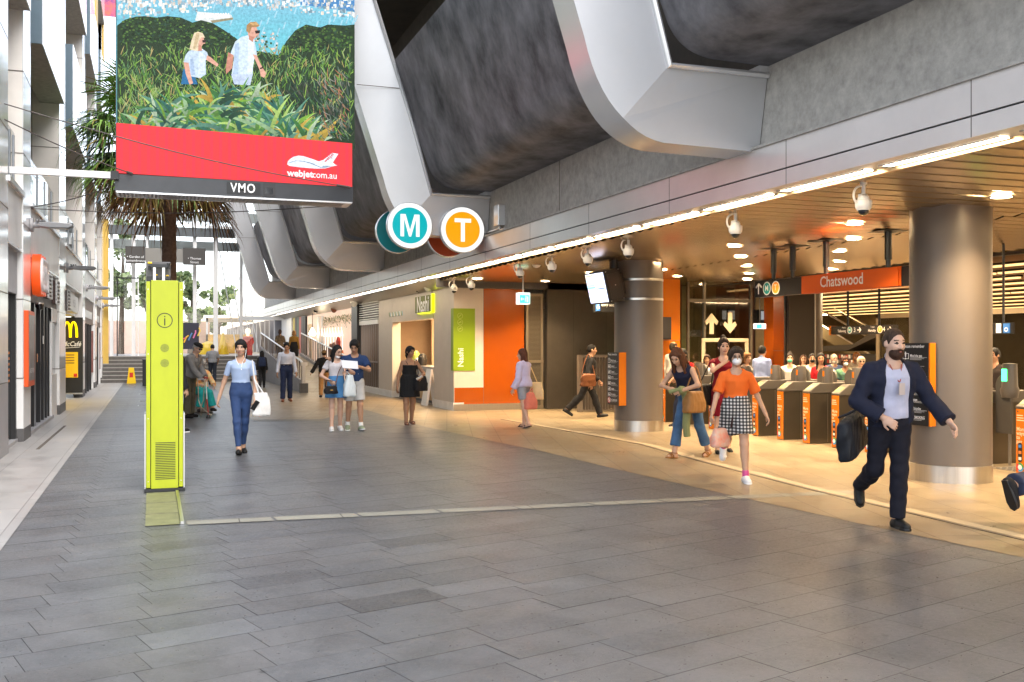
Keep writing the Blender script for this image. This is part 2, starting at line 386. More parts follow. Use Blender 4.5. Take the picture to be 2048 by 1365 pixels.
# light band of kerb blocks crossing the mall
p = MB(); L0, L1 = Vector((.27, 9.50, .006)), Vector((7.2, 9.03, .006)); dv = Vector((.03, -.45, 0)) * .42
n = 9
for k in range(n):
    a = L0.lerp(L1, k / n + .002); b_ = L0.lerp(L1, (k + 1) / n - .002)
    p.quad(a + dv, b_ + dv, b_ - dv * .15, a - dv * .15, m_band)
struct(p, 'kerb_band')
p = MB(); p.quad((-.06, 9.36, .007), (.23, 9.36, .007), (.23, 11.45, .007), (-.06, 11.45, .007), mat('olive_block', (.22, .22, .11), .5, var=.3, vscale=8))  # paving blocks in a mottled olive tone
for yy in (10.0, 10.7): p.box(-.06, .23, yy - .006, yy + .006, .007, .0085, m_joint)
p.box(.235, .265, 9.36, 11.4, .004, .03, m_steel)
struct(p, 'block_strip')
p = MB(); p.quad((2.0, 21.55, .0075), (5.45, 20.35, .0075), (5.47, 20.5, .0075), (2.02, 21.7, .0075), m_band); struct(p, 'kerb_line')
# floor joints / drain slots on the station side
p = MB()
pj = [(7.02, 20.2), (7.36, 14.4), (7.05, 11.9), (6.82, 9.2), (6.7, 6.2)]
for a, b_ in zip(pj, pj[1:]): p.bar((a[0], a[1], .007), (b_[0], b_[1], .007), .05, .004, mat('slot_drain', (.10, .075, .05), .5))
for a, b_ in zip([(x + .1, y) for x, y in pj], [(x + .1, y) for x, y in pj[1:]]): p.bar((a[0], a[1], .0062), (b_[0], b_[1], .0062), .13, .003, mat('drain_stone', (.40, .33, .22), .5))
p.bar((-1.65, 16.8, .007), (-1.62, 21.5, .007), .05, .004, m_joint)
struct(p, 'floor_drain')

# ================================================================= stairs, ramp and upper terrace at the far end
st = MB(); m_step = mat('stair_stone', (.115, .105, .095), .6, var=.25, vscale=8); m_nose = mat('stair_nosing', (.34, .32, .29), .6)
for k in range(7):
    y0 = 45.0 + .32 * k; z1 = .157 * (k + 1)
    st.box(-2.05, 4.5, y0, 47.6, z1 - .157, z1 - .002 * 0, m_step)
    st.box(-2.05, 4.5, y0 - .012, y0 + .05, z1 - .03, z1 + .004, m_nose)
thing(st, 'stairs', 'broad dark stone stairs with pale nosings at the far end of the mall', 'stairs')
t = MB(); t.box(-6, 16, 47.6, 110, .9, 1.098, m_pale); struct(t, 'terrace')
r = MB(); r.add([(4.78, 34, .01), (6.55, 34, .01), (6.55, 47.6, 1.1), (4.78, 47.6, 1.1), (4.78, 34, -.02), (6.55, 34, -.02), (6.55, 47.6, -.02), (4.78, 47.6, -.02)],
      [(0, 1, 2, 3), (0, 4, 5, 1), (1, 5, 6, 2), (3, 7, 4, 0)], m_beige); struct(r, 'ramp')
# ramp balustrades
def balustrade(x, ya, yb, za, zb, lab, n, wallh):
    root = empty('balustrade', (x, ya, 0), 0, lab, 'railing', 'railings along the ramp')
    w_ = MB()
    if wallh: 
        w_.add([(0, 0, 0), (.12, 0, 0), (.12, yb - ya, 0), (0, yb - ya, 0), (0, 0, za + wallh), (.12, 0, za + wallh), (.12, yb - ya, zb + wallh), (0, yb - ya, zb + wallh)],
               [(3, 2, 1, 0), (4, 5, 6, 7), (0, 1, 5, 4), (1, 2, 6, 5), (2, 3, 7, 6), (3, 0, 4, 7)], mat('ramp_wall', (.30, .30, .31), .5, var=.15))
        for k in range(60):
            yy = (yb - ya) * (k + .5) / 60; zz = za + wallh + (zb - za) * (k + .5) / 60
            w_.box(-.015, 0, yy - .06, yy + .05, .02, zz - .03, mat('ramp_wall', (.3, .3, .31), .5))
        w_.build('parapet', root)
    for k in range(n):
        yy = (yb - ya) * k / (n - 1); zz = za + (zb - za) * k / (n - 1)
        b_ = MB(); b_.box(.045, .075, yy - .03, yy + .03, zz + wallh, zz + 1.02, m_rust); b_.build('baluster', root)
    h = MB(); h.tube([(.06, -.25, za + .72), (.06, -.25, za + .95), (.06, 0, za + 1.04), (.06, yb - ya, zb + 1.04)], .03, m_steel, 8)
    h.build('handrail', root, smooth=True)
    return root
balustrade(4.66, 34.0, 47.4, 0.0, 1.1, 'steel handrail and corrugated grey parapet on the open side of the ramp', 24, .42)
balustrade(6.5, 34.5, 47.4, 0.04, 1.1, 'brown baluster railing climbing past the clothes shop window', 28, .12)
b_ = MB(); b_.box(4.6, 4.86, 33.5, 33.76, 0, .32, m_dgrey); b_.box(4.68, 4.78, 33.58, 33.68, .32, .98, m_steel); b_.box(4.62, 4.84, 33.52, 33.74, .9, 1.02, m_steel)
thing(b_, 'rail_post', 'steel end post on a dark block at the foot of the ramp', 'post')

# ================================================================= station building: soffit, fascia, beam, walls
stn = empty('station_building', (6.1, 4, 0), 0, 'long station building with bronze slat soffit, silver fascia and concrete edge beam', 'station')
O = Vector((-6.1, -4, 0))
def spart(mb, name, **k):
    o = mb.build(name, stn, **k); o.matrix_parent_inverse = Matrix.Translation(O); return o
# slatted ceiling (pillowed slats running across, along X)
sl = MB(); pitch = .3; ny = int((23.0 - 1.0) / pitch)
def zc(y): return 3.23 - .006 * max(0, y - 6)
for k in range(ny):
    y0 = 1.0 + k * pitch; z = zc(y0)
    prof = [(y0 + .012, z + .03), (y0 + .02, z), (y0 + .15, z - .022), (y0 + pitch - .02, z), (y0 + pitch - .012, z + .03)]
    for xa, xb in ((6.42, 10.02), (10.06, 13.6)):
        vs = [(xa, yy, zz) for yy, zz in prof] + [(xb, yy, zz) for yy, zz in prof]
        sl.add(vs, [(q, q + 1, q + 6, q + 5) for q in range(4)], m_bronze)
sl.box(6.362, 6.42, .6, 23.0, 3.19, 3.27, m_bronze); sl.box(6.36, 13.7, .6, 23.1, 3.272, 3.4, m_black)
spart(sl, 'slat_ceiling', smooth=False)
# fascia
fa = MB()
fa.box(6.08, 6.36, .5, 60, 3.235, 3.395, m_fascia); fa.box(6.10, 6.36, .5, 60, 3.395, 3.412, m_black); fa.box(6.08, 6.36, .5, 60, 3.412, 3.69, m_fascia)
fa.box(6.05, 6.3, .5, 60, 3.69, 3.72, m_conc)
for y in np.arange(1.3, 60, 2.45):
    fa.box(6.0785, 6.081, y - .004, y + .004, 3.236, 3.689, m_joint)
spart(fa, 'fascia')
bm_ = MB()
bm_.box(6.17, 6.9, .5, 60, 3.72, 4.62, m_conc)
for y in np.arange(5.6, 60, 9.3): bm_.box(6.166, 6.171, y - .006, y + .006, 3.73, 4.6, m_joint)
spart(bm_, 'edge_beam')
bw = MB(); bw.box(6.6, 6.9, -2, 60, 4.62, 15, m_brown); bw.box(4.9, 6.6, -2, 60, 10.3, 10.5, m_brown); spart(bw, 'upper_wall')
# ceiling over the shops further along, tipping down from the fascia to the shop fronts
sc_ = MB(); sc_.add([(6.36, 23.05, 3.2), (6.36, 60, 3.2), (6.95, 60, 2.97), (6.95, 23.05, 2.97), (14, 60, 2.97), (14, 23.05, 2.97)], [(0, 1, 2, 3), (3, 2, 4, 5)], mat('shop_soffit', (.40, .36, .30), .3, metal=.6, var=.05))
sc_.box(6.36, 13.6, 23.0, 23.05, 2.97, 3.4, m_dgrey); spart(sc_, 'shop_soffit')
# ================================================================= strip lights along the fascia
sp = MB(); sp.box(0, .10, .0, 1.34, 0, .004, m_strip); sp.box(-.012, 0, -.02, 1.36, -.006, .006, m_silver); sp.box(.10, .11, -.02, 1.36, -.006, .006, m_silver)
first = None
for k in range(34):
    y = 1.35 + k * 1.58
    if first is None: first = o = sp.build('strip_light')
    else: o = first.copy(); COL.objects.link(o)
    o.location = (6.235, y, 3.228); tag(o, 'long warm strip light in the line under the silver fascia', 'strip light', 'strip lights along the fascia edge')
# downlights with real lamps below
dl = [(8.57, 8.32), (8.6, 10.74), (8.65, 13.66), (8.7, 16.6), (8.7, 19.3), (8.75, 22.0), (10.75, 13.81), (10.91, 16.82), (10.95, 19.6), (10.7, 10.9), (10.6, 8.1), (13.0, 20.0), (13.0, 13.9), (13.0, 16.9), (13.0, 11), (12.95, 8), (8.5, 5.6), (10.6, 5.4), (7.0, 21.8), (7.1, 2.6), (9.2, 2.8), (12.0, 12.5), (12.0, 15.4), (12.0, 18.4), (12.0, 9.5), (9.8, 18.2), (9.75, 15.2), (9.75, 12.2)]
dm = MB(); dm.lathe([(.0, -.004), (.105, -.004)], m_warm, 20); dm.lathe([(.105, -.004), (.108, -.012), (.13, -.010), (.134, .0)], m_silver, 20, cap=False)
lf = None; first = None
for k, (x, y) in enumerate(dl):
    if first is None: first = o = dm.build('downlight', smooth=True)
    else: o = first.copy(); COL.objects.link(o)
    o.location = (x, y, zc(y) - .024)
    tag(o, 'round warm downlight glowing in the bronze slat ceiling', 'downlight', 'downlights in the slat ceiling')
    if lf is None:
        lf = bpy.data.lights.new('downlight_lamp', 'AREA'); lf.shape = 'DISK'; lf.size = .42; lf.energy = 27; lf.color = (1, .72, .42); lf.spread = math.radians(110)
    lo = bpy.data.objects.new('downlight_lamp', lf); COL.objects.link(lo); lo.location = (0, 0, -.02); lo.parent = o

# ================================================================= canopy ribs and smoky panels
def arc_pts(p0, p1, p2, n=10):
    out = []
    for i in range(n + 1):
        t = i / n; out.append(((1 - t) ** 2 * p0[0] + 2 * t * (1 - t) * p1[0] + t * t * p2[0], (1 - t) ** 2 * p0[1] + 2 * t * (1 - t) * p1[1] + t * t * p2[1]))
    return out
outer = [(2.2, 10.3), (3.55, 6.45)] + arc_pts((4.10, 4.72), (4.33, 3.78), (5.0, 3.70), 12) + [(6.16, 3.68)]
inner = [(6.16, 4.46), (4.98, 4.46), (4.62, 5.75), (3.15, 10.3)]
def make_rib():
    root = empty('canopy_rib', (0, 0, 0))
    D = .62
    a = MB(); n = len(outer)
    def dist(p, a0, b0): ux, uz = b0[0] - a0[0], b0[1] - a0[1]; l = math.hypot(ux, uz); return abs((p[0] - a0[0]) * uz - (p[1] - a0[1]) * ux) / l
    def dleg(p): return dist(p, inner[1], inner[2])
    def darm(p): return dist(p, inner[0], inner[1])
    # the crease is the bisector from the inner elbow; find where it meets the outer edge
    ci = min(range(2, n - 1), key=lambda i: abs(dleg(outer[i]) - darm(outer[i])))
    yo = [.2 * (dleg(p) if i <= ci else darm(p)) for i, p in enumerate(outer)]
    yo[0] = .2 * dist(outer[0], inner[2], inner[3])
    # outer curved skin
    vs = [(x, yo[i], z) for i, (x, z) in enumerate(outer)] + [(x, D, z) for x, z in outer]
    a.add(vs, [(i, i + 1, i + 1 + n, i + n) for i in range(n - 1)], m_silver); a.build('soffit_skin', root, smooth=True)
    b_ = MB()
    # two face plates, folded at the elbow
    leg = outer[:ci + 1] + [inner[1], inner[2], inner[3]]
    arm = outer[ci:] + [inner[0], inner[1]]
    up_ = [0, 1]
    b_.add([(outer[0][0], yo[0], outer[0][1]), (outer[1][0], yo[1], outer[1][1]), (inner[2][0], 0, inner[2][1]), (inner[3][0], 0, inner[3][1])], [(3, 2, 1, 0)], m_silverd)
    b_.add([(inner[2][0], 0, inner[2][1]), (inner[1][0], 0, inner[1][1])] + [(outer[i][0], yo[i], outer[i][1]) for i in range(ci, 0, -1)], [tuple(range(ci + 2))], m_silverd)
    b_.add([(inner[1][0], 0, inner[1][1]), (inner[0][0], 0, inner[0][1])] + [(outer[i][0], yo[i], outer[i][1]) for i in range(n - 1, ci - 1, -1)], [tuple(range(n - ci + 2))], m_silverd)
    b_.add([(x, D - .004, z) for x, z in leg], [tuple(range(len(leg)))], m_silverd)
    b_.add([(x, D - .004, z) for x, z in arm], [tuple(range(len(arm)))], m_silverd)
    b_.build('face_plate', root)
    c = MB(); vs = [(x, y, z) for y in (0, D) for x, z in inner]
    c.add(vs, [(i, i + 1, i + 5, i + 4) for i in range(3)], m_silverd)
    c.tube([(inner[3][0], -.02, inner[3][1]), (inner[2][0], -.02, inner[2][1]), (inner[1][0] , -.02, inner[1][1]), (6.16, -.02, 4.46)], .035, m_silver, 6)
    for zz in (6.4,):
        xo = 3.55; c.bar((3.56, -.002, 6.42), (4.42, -.002, 6.42), .006, .012, m_joint)
    c.build('inner_web', root)
    return root
rib_y = [9.1, 18.4, 27.7, 37.0, 46.4]
rib_lab = ['silver bent rib nearest the camera, fully seen above the fascia', 'silver bent rib behind the round M and T signs', 'silver bent rib just beyond the hanging video screen',
           'silver bent rib third from the far glazed end', 'silver bent rib next to the far glazed end wall']
rib = make_rib()
for k, y in enumerate(rib_y):
    o = rib if k == 0 else copy_tree(rib)
    o.location = (0, y, 0); tag(o, rib_lab[k], 'rib', 'bent silver canopy ribs')
o = copy_tree(rib); o.location = (0, -.25, 0); tag(o, 'silver bent rib overhead beside the photographer', 'rib', 'bent silver canopy ribs')
pprof = [(4.28, 6.95), (4.68, 5.62)] + arc_pts((4.93, 4.98), (5.06, 4.6), (5.5, 4.575), 10) + [(6.2, 4.565)]
plab = ['dark smoky curved panel above the nearest fascia corner', 'dark smoky curved panel between the nearest rib and the round station signs', 'dark smoky curved panel half hidden behind the video screen',
        'dark smoky curved panel third along beyond the screen', 'narrow dark smoky curved panel farthest along the canopy']
for k, (ya, yb) in enumerate([(.4, 9.1), (9.72, 18.4), (19.02, 27.7), (28.32, 37.0), (37.62, 46.4)]):
    a = MB(); n = len(pprof); M_ = 14
    vs = [(x + .1 * 0, ya + (yb - ya) * j / M_, z) for j in range(M_ + 1) for x, z in pprof]
    a.add(vs, [(j * n + i, j * n + i + 1, (j + 1) * n + i + 1, (j + 1) * n + i) for j in range(M_) for i in range(n - 1)], m_smoky)
    thing(a, 'smoky_soffit', plab[k], 'canopy panel', 'smoky panels between the ribs', smooth=True)
# ================================================================= columns
def column(x, y, lab, rings):
    root = empty('round_column', (x, y, 0), 0, lab, 'column', 'round station columns')
    a = MB(); a.lathe([(.455, .2), (.455, 3.3)], m_taupe, 64); a.build('shaft', root, smooth=True)
    a = MB(); a.lathe([(.462, .0), (.462, .2), (.455, .203)], m_steel, 64); a.build('base_band', root, smooth=True)
    for z in rings:
        a = MB(); a.lathe([(.456, z), (.461, z + .004), (.461, z + .04), (.456, z + .044)], m_steel, 64); a.build('steel_ring', root, smooth=True)
    return root
column(8.92, 9.42, 'wide taupe round column with a steel base, nearest the camera', ())
column(8.58, 16.85, 'taupe round column with two steel rings carrying the tilted monitor', (2.42, 2.78))
column(15.5, 21.3, 'taupe round column behind the ticket gates beside the dark pillar', ())
# ================================================================= building on the left of the mall
shp = empty('shop_building', (-2, 16, 0), 0, 'white panelled shop building with deep bays and projecting boxes along the alley side', 'building')
SO = Vector((2, -16, 0))
def lpart(mb, name, par=None, **k):
    o = mb.build(name, par or shp, **k)
    if par is None: o.matrix_parent_inverse = Matrix.Translation(SO)
    return o
XP = -2.0
pill = [(13.2, 16.35), (18.2, 19.25), (25.0, 26.7), (33.0, 34.2), (39.9, 41.2), (45.2, 46.2)]
HT = 24.0
for k, (a, b_) in enumerate(pill):
    q = MB(); q.box(-3.3, XP - .015, a, b_, 3.35, HT, m_cream)                     # upper fin
    q.box(XP - .015, XP, a - .004, b_ + .004, 1.05, HT, m_gloss)
    q.box(-2.22, XP - .015, a, b_, .22, 3.35, m_white if k else m_grey)
    q.box(-2.24, XP + .006, a - .006, b_ + .006, 0, .22, m_dgrey if k else m_grey)
    q.box(XP - .014, XP + .002, a - .003, b_ + .003, .22, 1.05, m_white if k else m_grey)
    for z in (1.05, 2.35, 3.6, 4.75, 6.1, 7.5, 8.9, 10.3, 11.7, 13.1, 14.5, 16, 17.5, 19):
        q.box(-3.31, XP + .002, a - .007, a - .002, z - .007, z + .007, m_joint)
        q.box(XP - .001, XP + .003, a, b_, z - .006, z + .006, m_joint)
    q.box(-2.58, -2.566, a - .007, a - .002, 3.4, HT, m_joint)
    lpart(q, 'pillar')
w_ = MB(); w_.box(-3.6, -3.3, 10, 46.2, 3.3, HT, m_cream); w_.box(-7, -3.3, 10, 46.2, 3.2, 3.34, m_white)
w_.box(-7, -6.8, 10, 46.2, 0, 3.2, m_dgrey)
for y in np.arange(12, 46, 1.5): w_.box(-3.3, -3.297, y - .005, y + .005, 3.4, HT, m_joint)
for z in np.arange(4.4, HT, 1.4): w_.box(-3.3, -3.296, 10, 46.2, z - .005, z + .005, m_joint)
lpart(w_, 'recess_wall')
q = MB(); q.box(-7, -2.12, 10.2, 13.2, 0, 3.15, m_grey); q.box(-6.8, -2.3, 16.0, 16.3, 0, 3.15, m_grey); lpart(q, 'end_wall')
bays = [(10.5, 13.2)] + [(pill[k][1], pill[k + 1][0]) for k in range(5)]
for k, (a, b_) in enumerate(bays):
    sp_ = MB(); sp_.box(-2.5, XP - .02, a, b_, 3.15, 4.02, m_white); sp_.box(-2.52, XP + .03, a, b_, 4.02, 4.10, m_silver)
    sp_.box(-2.3, XP - .017, a, b_, 3.12, 3.15, m_silver); lpart(sp_, 'spandrel')
    # glass balustrade with grey posts
    gp = MB(); gp.box(-2.14, -2.125, a + .05, b_ - .05, 4.12, 5.05, m_glass2); go = lpart(gp, 'glass_balustrade')
    nn = 4
    for j in range(nn):
        y = a + (b_ - a) * (j + .6) / nn; pp = MB(); pp.box(-2.2, -2.11, y - .05, y + .05, 4.1, 5.0, mat('post_grey', (.28, .30, .32), .35, metal=.5)); pp.build('post', go)
    # windows at the back of the recess
    wd = MB(); wd.box(-3.29, -3.26, a + .8, b_ - .5, 4.2, 6.4, m_dglass); wo = lpart(wd, 'window')
    wf = MB()
    for y in (a + .8, (a + b_) / 2 + .1, b_ - .5): wf.box(-3.26, -3.22, y - .03, y + .03, 4.2, 6.4, m_grey)
    wf.box(-3.26, -3.22, a + .8, b_ - .5, 6.4, 6.46, m_grey); wf.build('window_frame', wo)
    for z0, z1 in ((7.1, 9.2), (11.0, 13.1), (15.0, 17.0), (19, 21)):
        if k == 1 and z0 == 11.0: pass
        bx = MB(); bx.box(-2.42, -1.9, a + .9, b_ - .01, z0, z1, m_conc); bx.box(-1.9, -1.885, a + .88, b_ - .01, z0 - .01, z1, m_gloss)
        bx.box(-2.44, -1.9, a + .87, a + .9, z0 + .006, z1, m_bluegrey); bx.box(-3.3, -2.42, a, b_ - .01, z0 - .02 + .5, z0 + .6, m_cream)
        lpart(bx, 'projecting_box')
# yellow cladding higher up at the far end
yc = MB(); yc.box(-2.9, -1.96, 40.0, 41.3, 13.5, 18.5, m_gold); yc.box(-2.6, -1.94, 45.2, 46.25, 9.8, 18, m_gold); lpart(yc, 'yellow_cladding')
yc = MB(); yc.box(-2.0, -1.78, 46.3, 46.5, .0, 7.0, m_gold); yc.box(-2.02, -1.76, 46.26, 46.3, 7.0, 9.0, m_gloss); thing(yc, 'yellow_post', 'tall yellow post at the far corner of the shop building', 'post')

# ---- ground floor, bay 0: grey door with ribbed panel
d0 = empty('grey_shopfront', (-2.1, 17.3, 0), 0, 'dark narrow door under a ribbed grey panel at the near end', 'shopfront')
def child(root, mb, name, **k):
    o = mb.build(name, root, **k); o.matrix_parent_inverse = Matrix.Translation(-Vector(root.location)); return o
q = MB(); q.box(-2.4, -2.1, 16.35, 18.2, 2.42, 3.15, m_dgrey)
for k in range(22): q.box(-2.1, -2.085, 16.4 + k * .082, 16.44 + k * .082, 2.43, 3.14, m_grey)
child(d0, q, 'ribbed_panel')
q = MB(); q.box(-2.2, -2.17, 16.35, 18.2, .05, 2.42, m_dglass); child(d0, q, 'door_glass')
q = MB(); q.box(-2.2, -2.1, 16.35, 16.43, 0, 2.42, m_dark); q.box(-2.2, -2.1, 18.1, 18.2, 0, 2.42, m_dark); q.box(-2.2, -2.08, 16.35, 18.2, 0, .06, m_grey)
child(d0, q, 'door_frame')
q = MB()
for i, zz in enumerate(np.linspace(1.0, 1.45, 6)): q.box(-2.169, -2.166, 17.4, 17.9, zz, zz + .04, m_orange2)
child(d0, q, 'door_lettering')
# ---- orange framed poster on the pillar
po = empty('framed_poster', (-1.97, 18.4, .9), 0, 'tall grey poster in a bright orange frame on the pillar', 'poster')
q = MB(); q.box(-2.0, -1.93, 18.28, 19.2, .9, 2.17, mat('red_orange', (.72, .09, .01), .4)); child(po, q, 'poster_frame', bevel=.008)
q = MB(); q.box(-1.93, -1.926, 18.36, 19.12, 1.0, 2.1, mat('poster_print', (.20, .20, .21), .3, var=.7, vscale=7)); 
T = face_px(-1.924, 18.74, 1.16); q.text('BAKED FRESH', .11, m_letter, T)
child(po, q, 'poster_sheet')
# ---- bay 1: dark sliding doors, grey sign band, orange lobed sign
s1 = empty('dark_shopfront', (-2.1, 22, 0), 0, 'dark framed glass shopfront below the grey sign band with the orange sign', 'shopfront')
q = MB(); q.box(-2.5, -2.06, 19.25, 25.0, 2.38, 3.12, m_dgrey); q.box(-2.07, -2.04, 19.25, 25.0, 3.10, 3.14, m_gloss); child(s1, q, 'sign_band')
q = MB(); q.box(-2.45, -2.42, 19.9, 23.6, .05, 2.38, m_dglass); child(s1, q, 'door_glass')
for y, wd_ in ((19.3, .12), (20.6, .3), (21.7, .09), (22.35, .14), (23.0, .09), (23.5, .1)):
    q = MB(); q.box(-2.42, -2.08, y, y + wd_, 0, 2.38, m_dark); child(s1, q, 'mullion')
q = MB(); q.box(-2.45, -2.02, 19.25, 23.9, 0, .07, m_grey); child(s1, q, 'sill')
q = MB(); q.box(-2.2, -2.05, 23.65, 25, 0, .95, m_white); q.box(-2.2, -2.08, 23.7, 24.9, .95, 2.1, m_dglass); q.box(-2.16, -2.04, 23.6, 23.68, 0, 2.38, m_white); q.box(-2.2, -2.05, 23.6, 25, 2.1, 2.4, m_white); child(s1, q, 'side_window')
q = MB(); q.lathe([(.0, -.10), (.05, -.085), (.075, -.03), (.08, .03)], m_lens, 16, (-1.99, 20.6, 2.34)); q.cyl((-1.99, 20.6, 2.36), .085, .03, m_silver)
thing(q, 'dome_camera', 'small dome camera under the orange sign', 'camera', smooth=True)
for yy, zz, cc, nm in ((21.0, 1.35, m_orange2, 'small orange notice on the dark shop door'), (22.1, 1.7, m_letter, 'small white notice on the dark shop door')):
    q = MB(); q.box(-2.075, -2.07, yy, yy + .16, zz - .08, zz + .08, cc); thing(q, 'door_notice', nm, 'notice')
# orange sign with three joined lobes
og = empty('orange_sign', (-1.9, 19.95, 2.85), 0, 'orange sign of three joined lobes with white rings and letters', 'sign')
q = MB(); m_os = mat('sign_orange', (.85, .075, .005), .35, emit=(1, .12, .01), estr=.1)
rr, oc, NN = .27, .33, 22
cen = [(-oc, 0), (0, 0), (oc, 0)]
def lobes(rad, zs=1.25):
    pts = []
    for a in np.linspace(-PI, PI, 160, endpoint=False):
        best = max(( (cx * math.cos(a) + math.sqrt(max(0, rad * rad - (cx * math.sin(a)) ** 2))) for cx, _ in cen if rad * rad > (cx * math.sin(a)) ** 2), default=0)
        pts.append((best * math.cos(a), best * math.sin(a) * zs))
    return pts
vs = [(y + 19.95, z + 2.85) for y, z in lobes(.29)]
q.prism(vs, 'x', -2.0, -1.86, m_os); child(og, q, 'sign_body')
q = MB()
for k, ch in enumerate('egg'):
    T = face_px(-1.836, 19.95 + (k - 1) * oc, 2.85) @ Matrix.Diagonal((1, 1.25, 1, 1)) @ Matrix.Rotation(-PI / 2, 4, 'X')
    q.tube([(-1.85, 19.95 + (k - 1) * oc + .215 * math.cos(a), 2.85 + .27 * math.sin(a)) for a in np.linspace(0, 2 * PI, 29)], .034, m_letter, 8)
    q.text(ch if ch != 'g' else 'o', .30, m_letter, face_px(-1.85, 19.95 + (k - 1) * oc, 2.85), bold=.02, ext=.03)
child(og, q, 'ring_lettering')
for k, (y, z0, z1, lab) in enumerate(((22.4, 2.55, 3.02, 'white louvre vent nearest the orange sign'), (24.2, 2.5, 3.0, 'brown and white louvre vent in the middle of three'), (27.2, 2.45, 2.95, 'louvre vent just past the second pillar'))):
    v = empty('louvre_vent', (-2.02, y, z0), 0, lab, 'vent', 'louvre vents over the shopfronts')
    q = MB(); q.box(-2.08, -1.98, y - .35, y + .35, z0, z1, mat('vent_dark', (.05, .025, .02), .6)); child(v, q, 'vent_back')
    q = MB()
    for zz in np.linspace(z0, z1, 7): q.box(-1.985, -1.95, y - .37, y + .37, zz - .012, zz + .016, m_white)
    for yy in (y - .37, y + .35): q.box(-1.985, -1.95, yy, yy + .025, z0, z1, m_white)
    child(v, q, 'vent_slats')
# ---- bay 2: recessed cafe entrance with black panel
cf = empty('cafe_panel', (-2.3, 33, 0), 0, 'black cafe panel with golden arches and a yellow notice in the recess', 'sign panel')
q = MB(); q.box(-2.75, -1.97, 32.6, 32.75, .12, 2.42, m_black); q.box(-2.75, -1.97, 32.58, 32.6, .12, .16, m_steel); child(cf, q, 'panel_board')
q = MB(); m_arch = mat('arch_yellow', (.95, .62, .0), .4, emit=(1, .65, 0), estr=.5)
def arch(cx, w2, h):
    pth = []
    for t in np.linspace(0, PI, 19): pth.append((cx - w2 * math.cos(t), 32.57, 1.82 + h * math.sin(t) ** .75))
    return pth
for cx in (-2.40, -2.22): q.tube(arch(cx, .088, .46), [.022 + .012 * abs(math.cos(t)) for t in np.linspace(0, PI, 19)], m_arch, 8)
child(cf, q, 'golden_arches', smooth=True)
q = MB(); q.text('McCafé', .2, m_letter, face_ny(-2.28, 32.575, 1.62), bold=.01, shear=.25, sx=.85); q.bar((-2.5, 32.575, 1.5), (-2.05, 32.575, 1.53), .004, .012, m_letter); child(cf, q, 'cafe_lettering')
q = MB(); q.box(-2.6, -2.1, 32.575, 32.585, .62, 1.38, m_yellow)
for zz in (1.28, 1.2, 1.12, 1.04): q.box(-2.52, -2.2, 32.57, 32.575, zz, zz + .03, mat('print_brown', (.25, .14, .02), .6))
q.box(-2.22, -2.12, 32.57, 32.575, .64, .74, mat('print_red', (.6, .03, .01), .5)); child(cf, q, 'yellow_notice')
q = MB(); q.box(-4.2, -2.2, 26.7, 32.7, 2.45, 3.15, m_white); q.box(-4.2, -4.1, 26.7, 33, 0, 2.45, m_dgrey); lpart(q, 'recess_bulkhead')
q = MB(); q.box(-3.2, -2.6, 27.6, 31.5, 2.435, 2.448, mat('cafe_lamp', (1, .8, .4), .5, emit=(1, .72, .25), estr=4)); thing(q, 'ceiling_lamp', 'warm ceiling light in the cafe entrance recess', 'lamp')
q = MB(); q.box(-2.3, -2.02, 28.2, 31.4, 2.5, 2.95, m_whitep); q.text('McCafé', .3, mat('print_grey', (.35, .35, .36), .5), face_px(-2.012, 29.8, 2.72))
thing(q, 'fascia_sign', 'white box sign with grey lettering above the cafe recess', 'sign')
# ---- bays 3, 4: further shopfronts
for (a, b_), lab in zip(bays[4:6] if False else [(34.2, 39.9), (41.2, 45.2)], ('narrow shopfront with brown sign beyond the cafe panel', 'last shopfront by the foot of the stairs')):
    s = empty('far_shopfront', (-2.1, a, 0), 0, lab, 'shopfront')
    q = MB(); q.box(-2.4, -2.06, a, b_, 2.3, 3.12, mat('sign_brown', (.22, .15, .11), .5)); q.box(-2.062, -2.05, a + .6, b_ - 1, 2.5, 2.75, m_whitep); child(s, q, 'sign_band')
    q = MB(); q.box(-2.35, -2.3, a, b_, 0, 2.3, m_dglass); child(s, q, 'shop_glass')
    for y in np.linspace(a + .2, b_ - .3, 5):
        q = MB(); q.box(-2.3, -2.04, y, y + .12, 0, 2.3, m_dark if y < b_ - 1.5 else m_white); child(s, q, 'mullion')
    q = MB(); q.box(-2.1, -2.03, b_ - .9, b_ - .4, .6, 2.1, mat('menu_board', (.30, .10, .08), .5, var=.5, vscale=8)); child(s, q, 'menu_board')
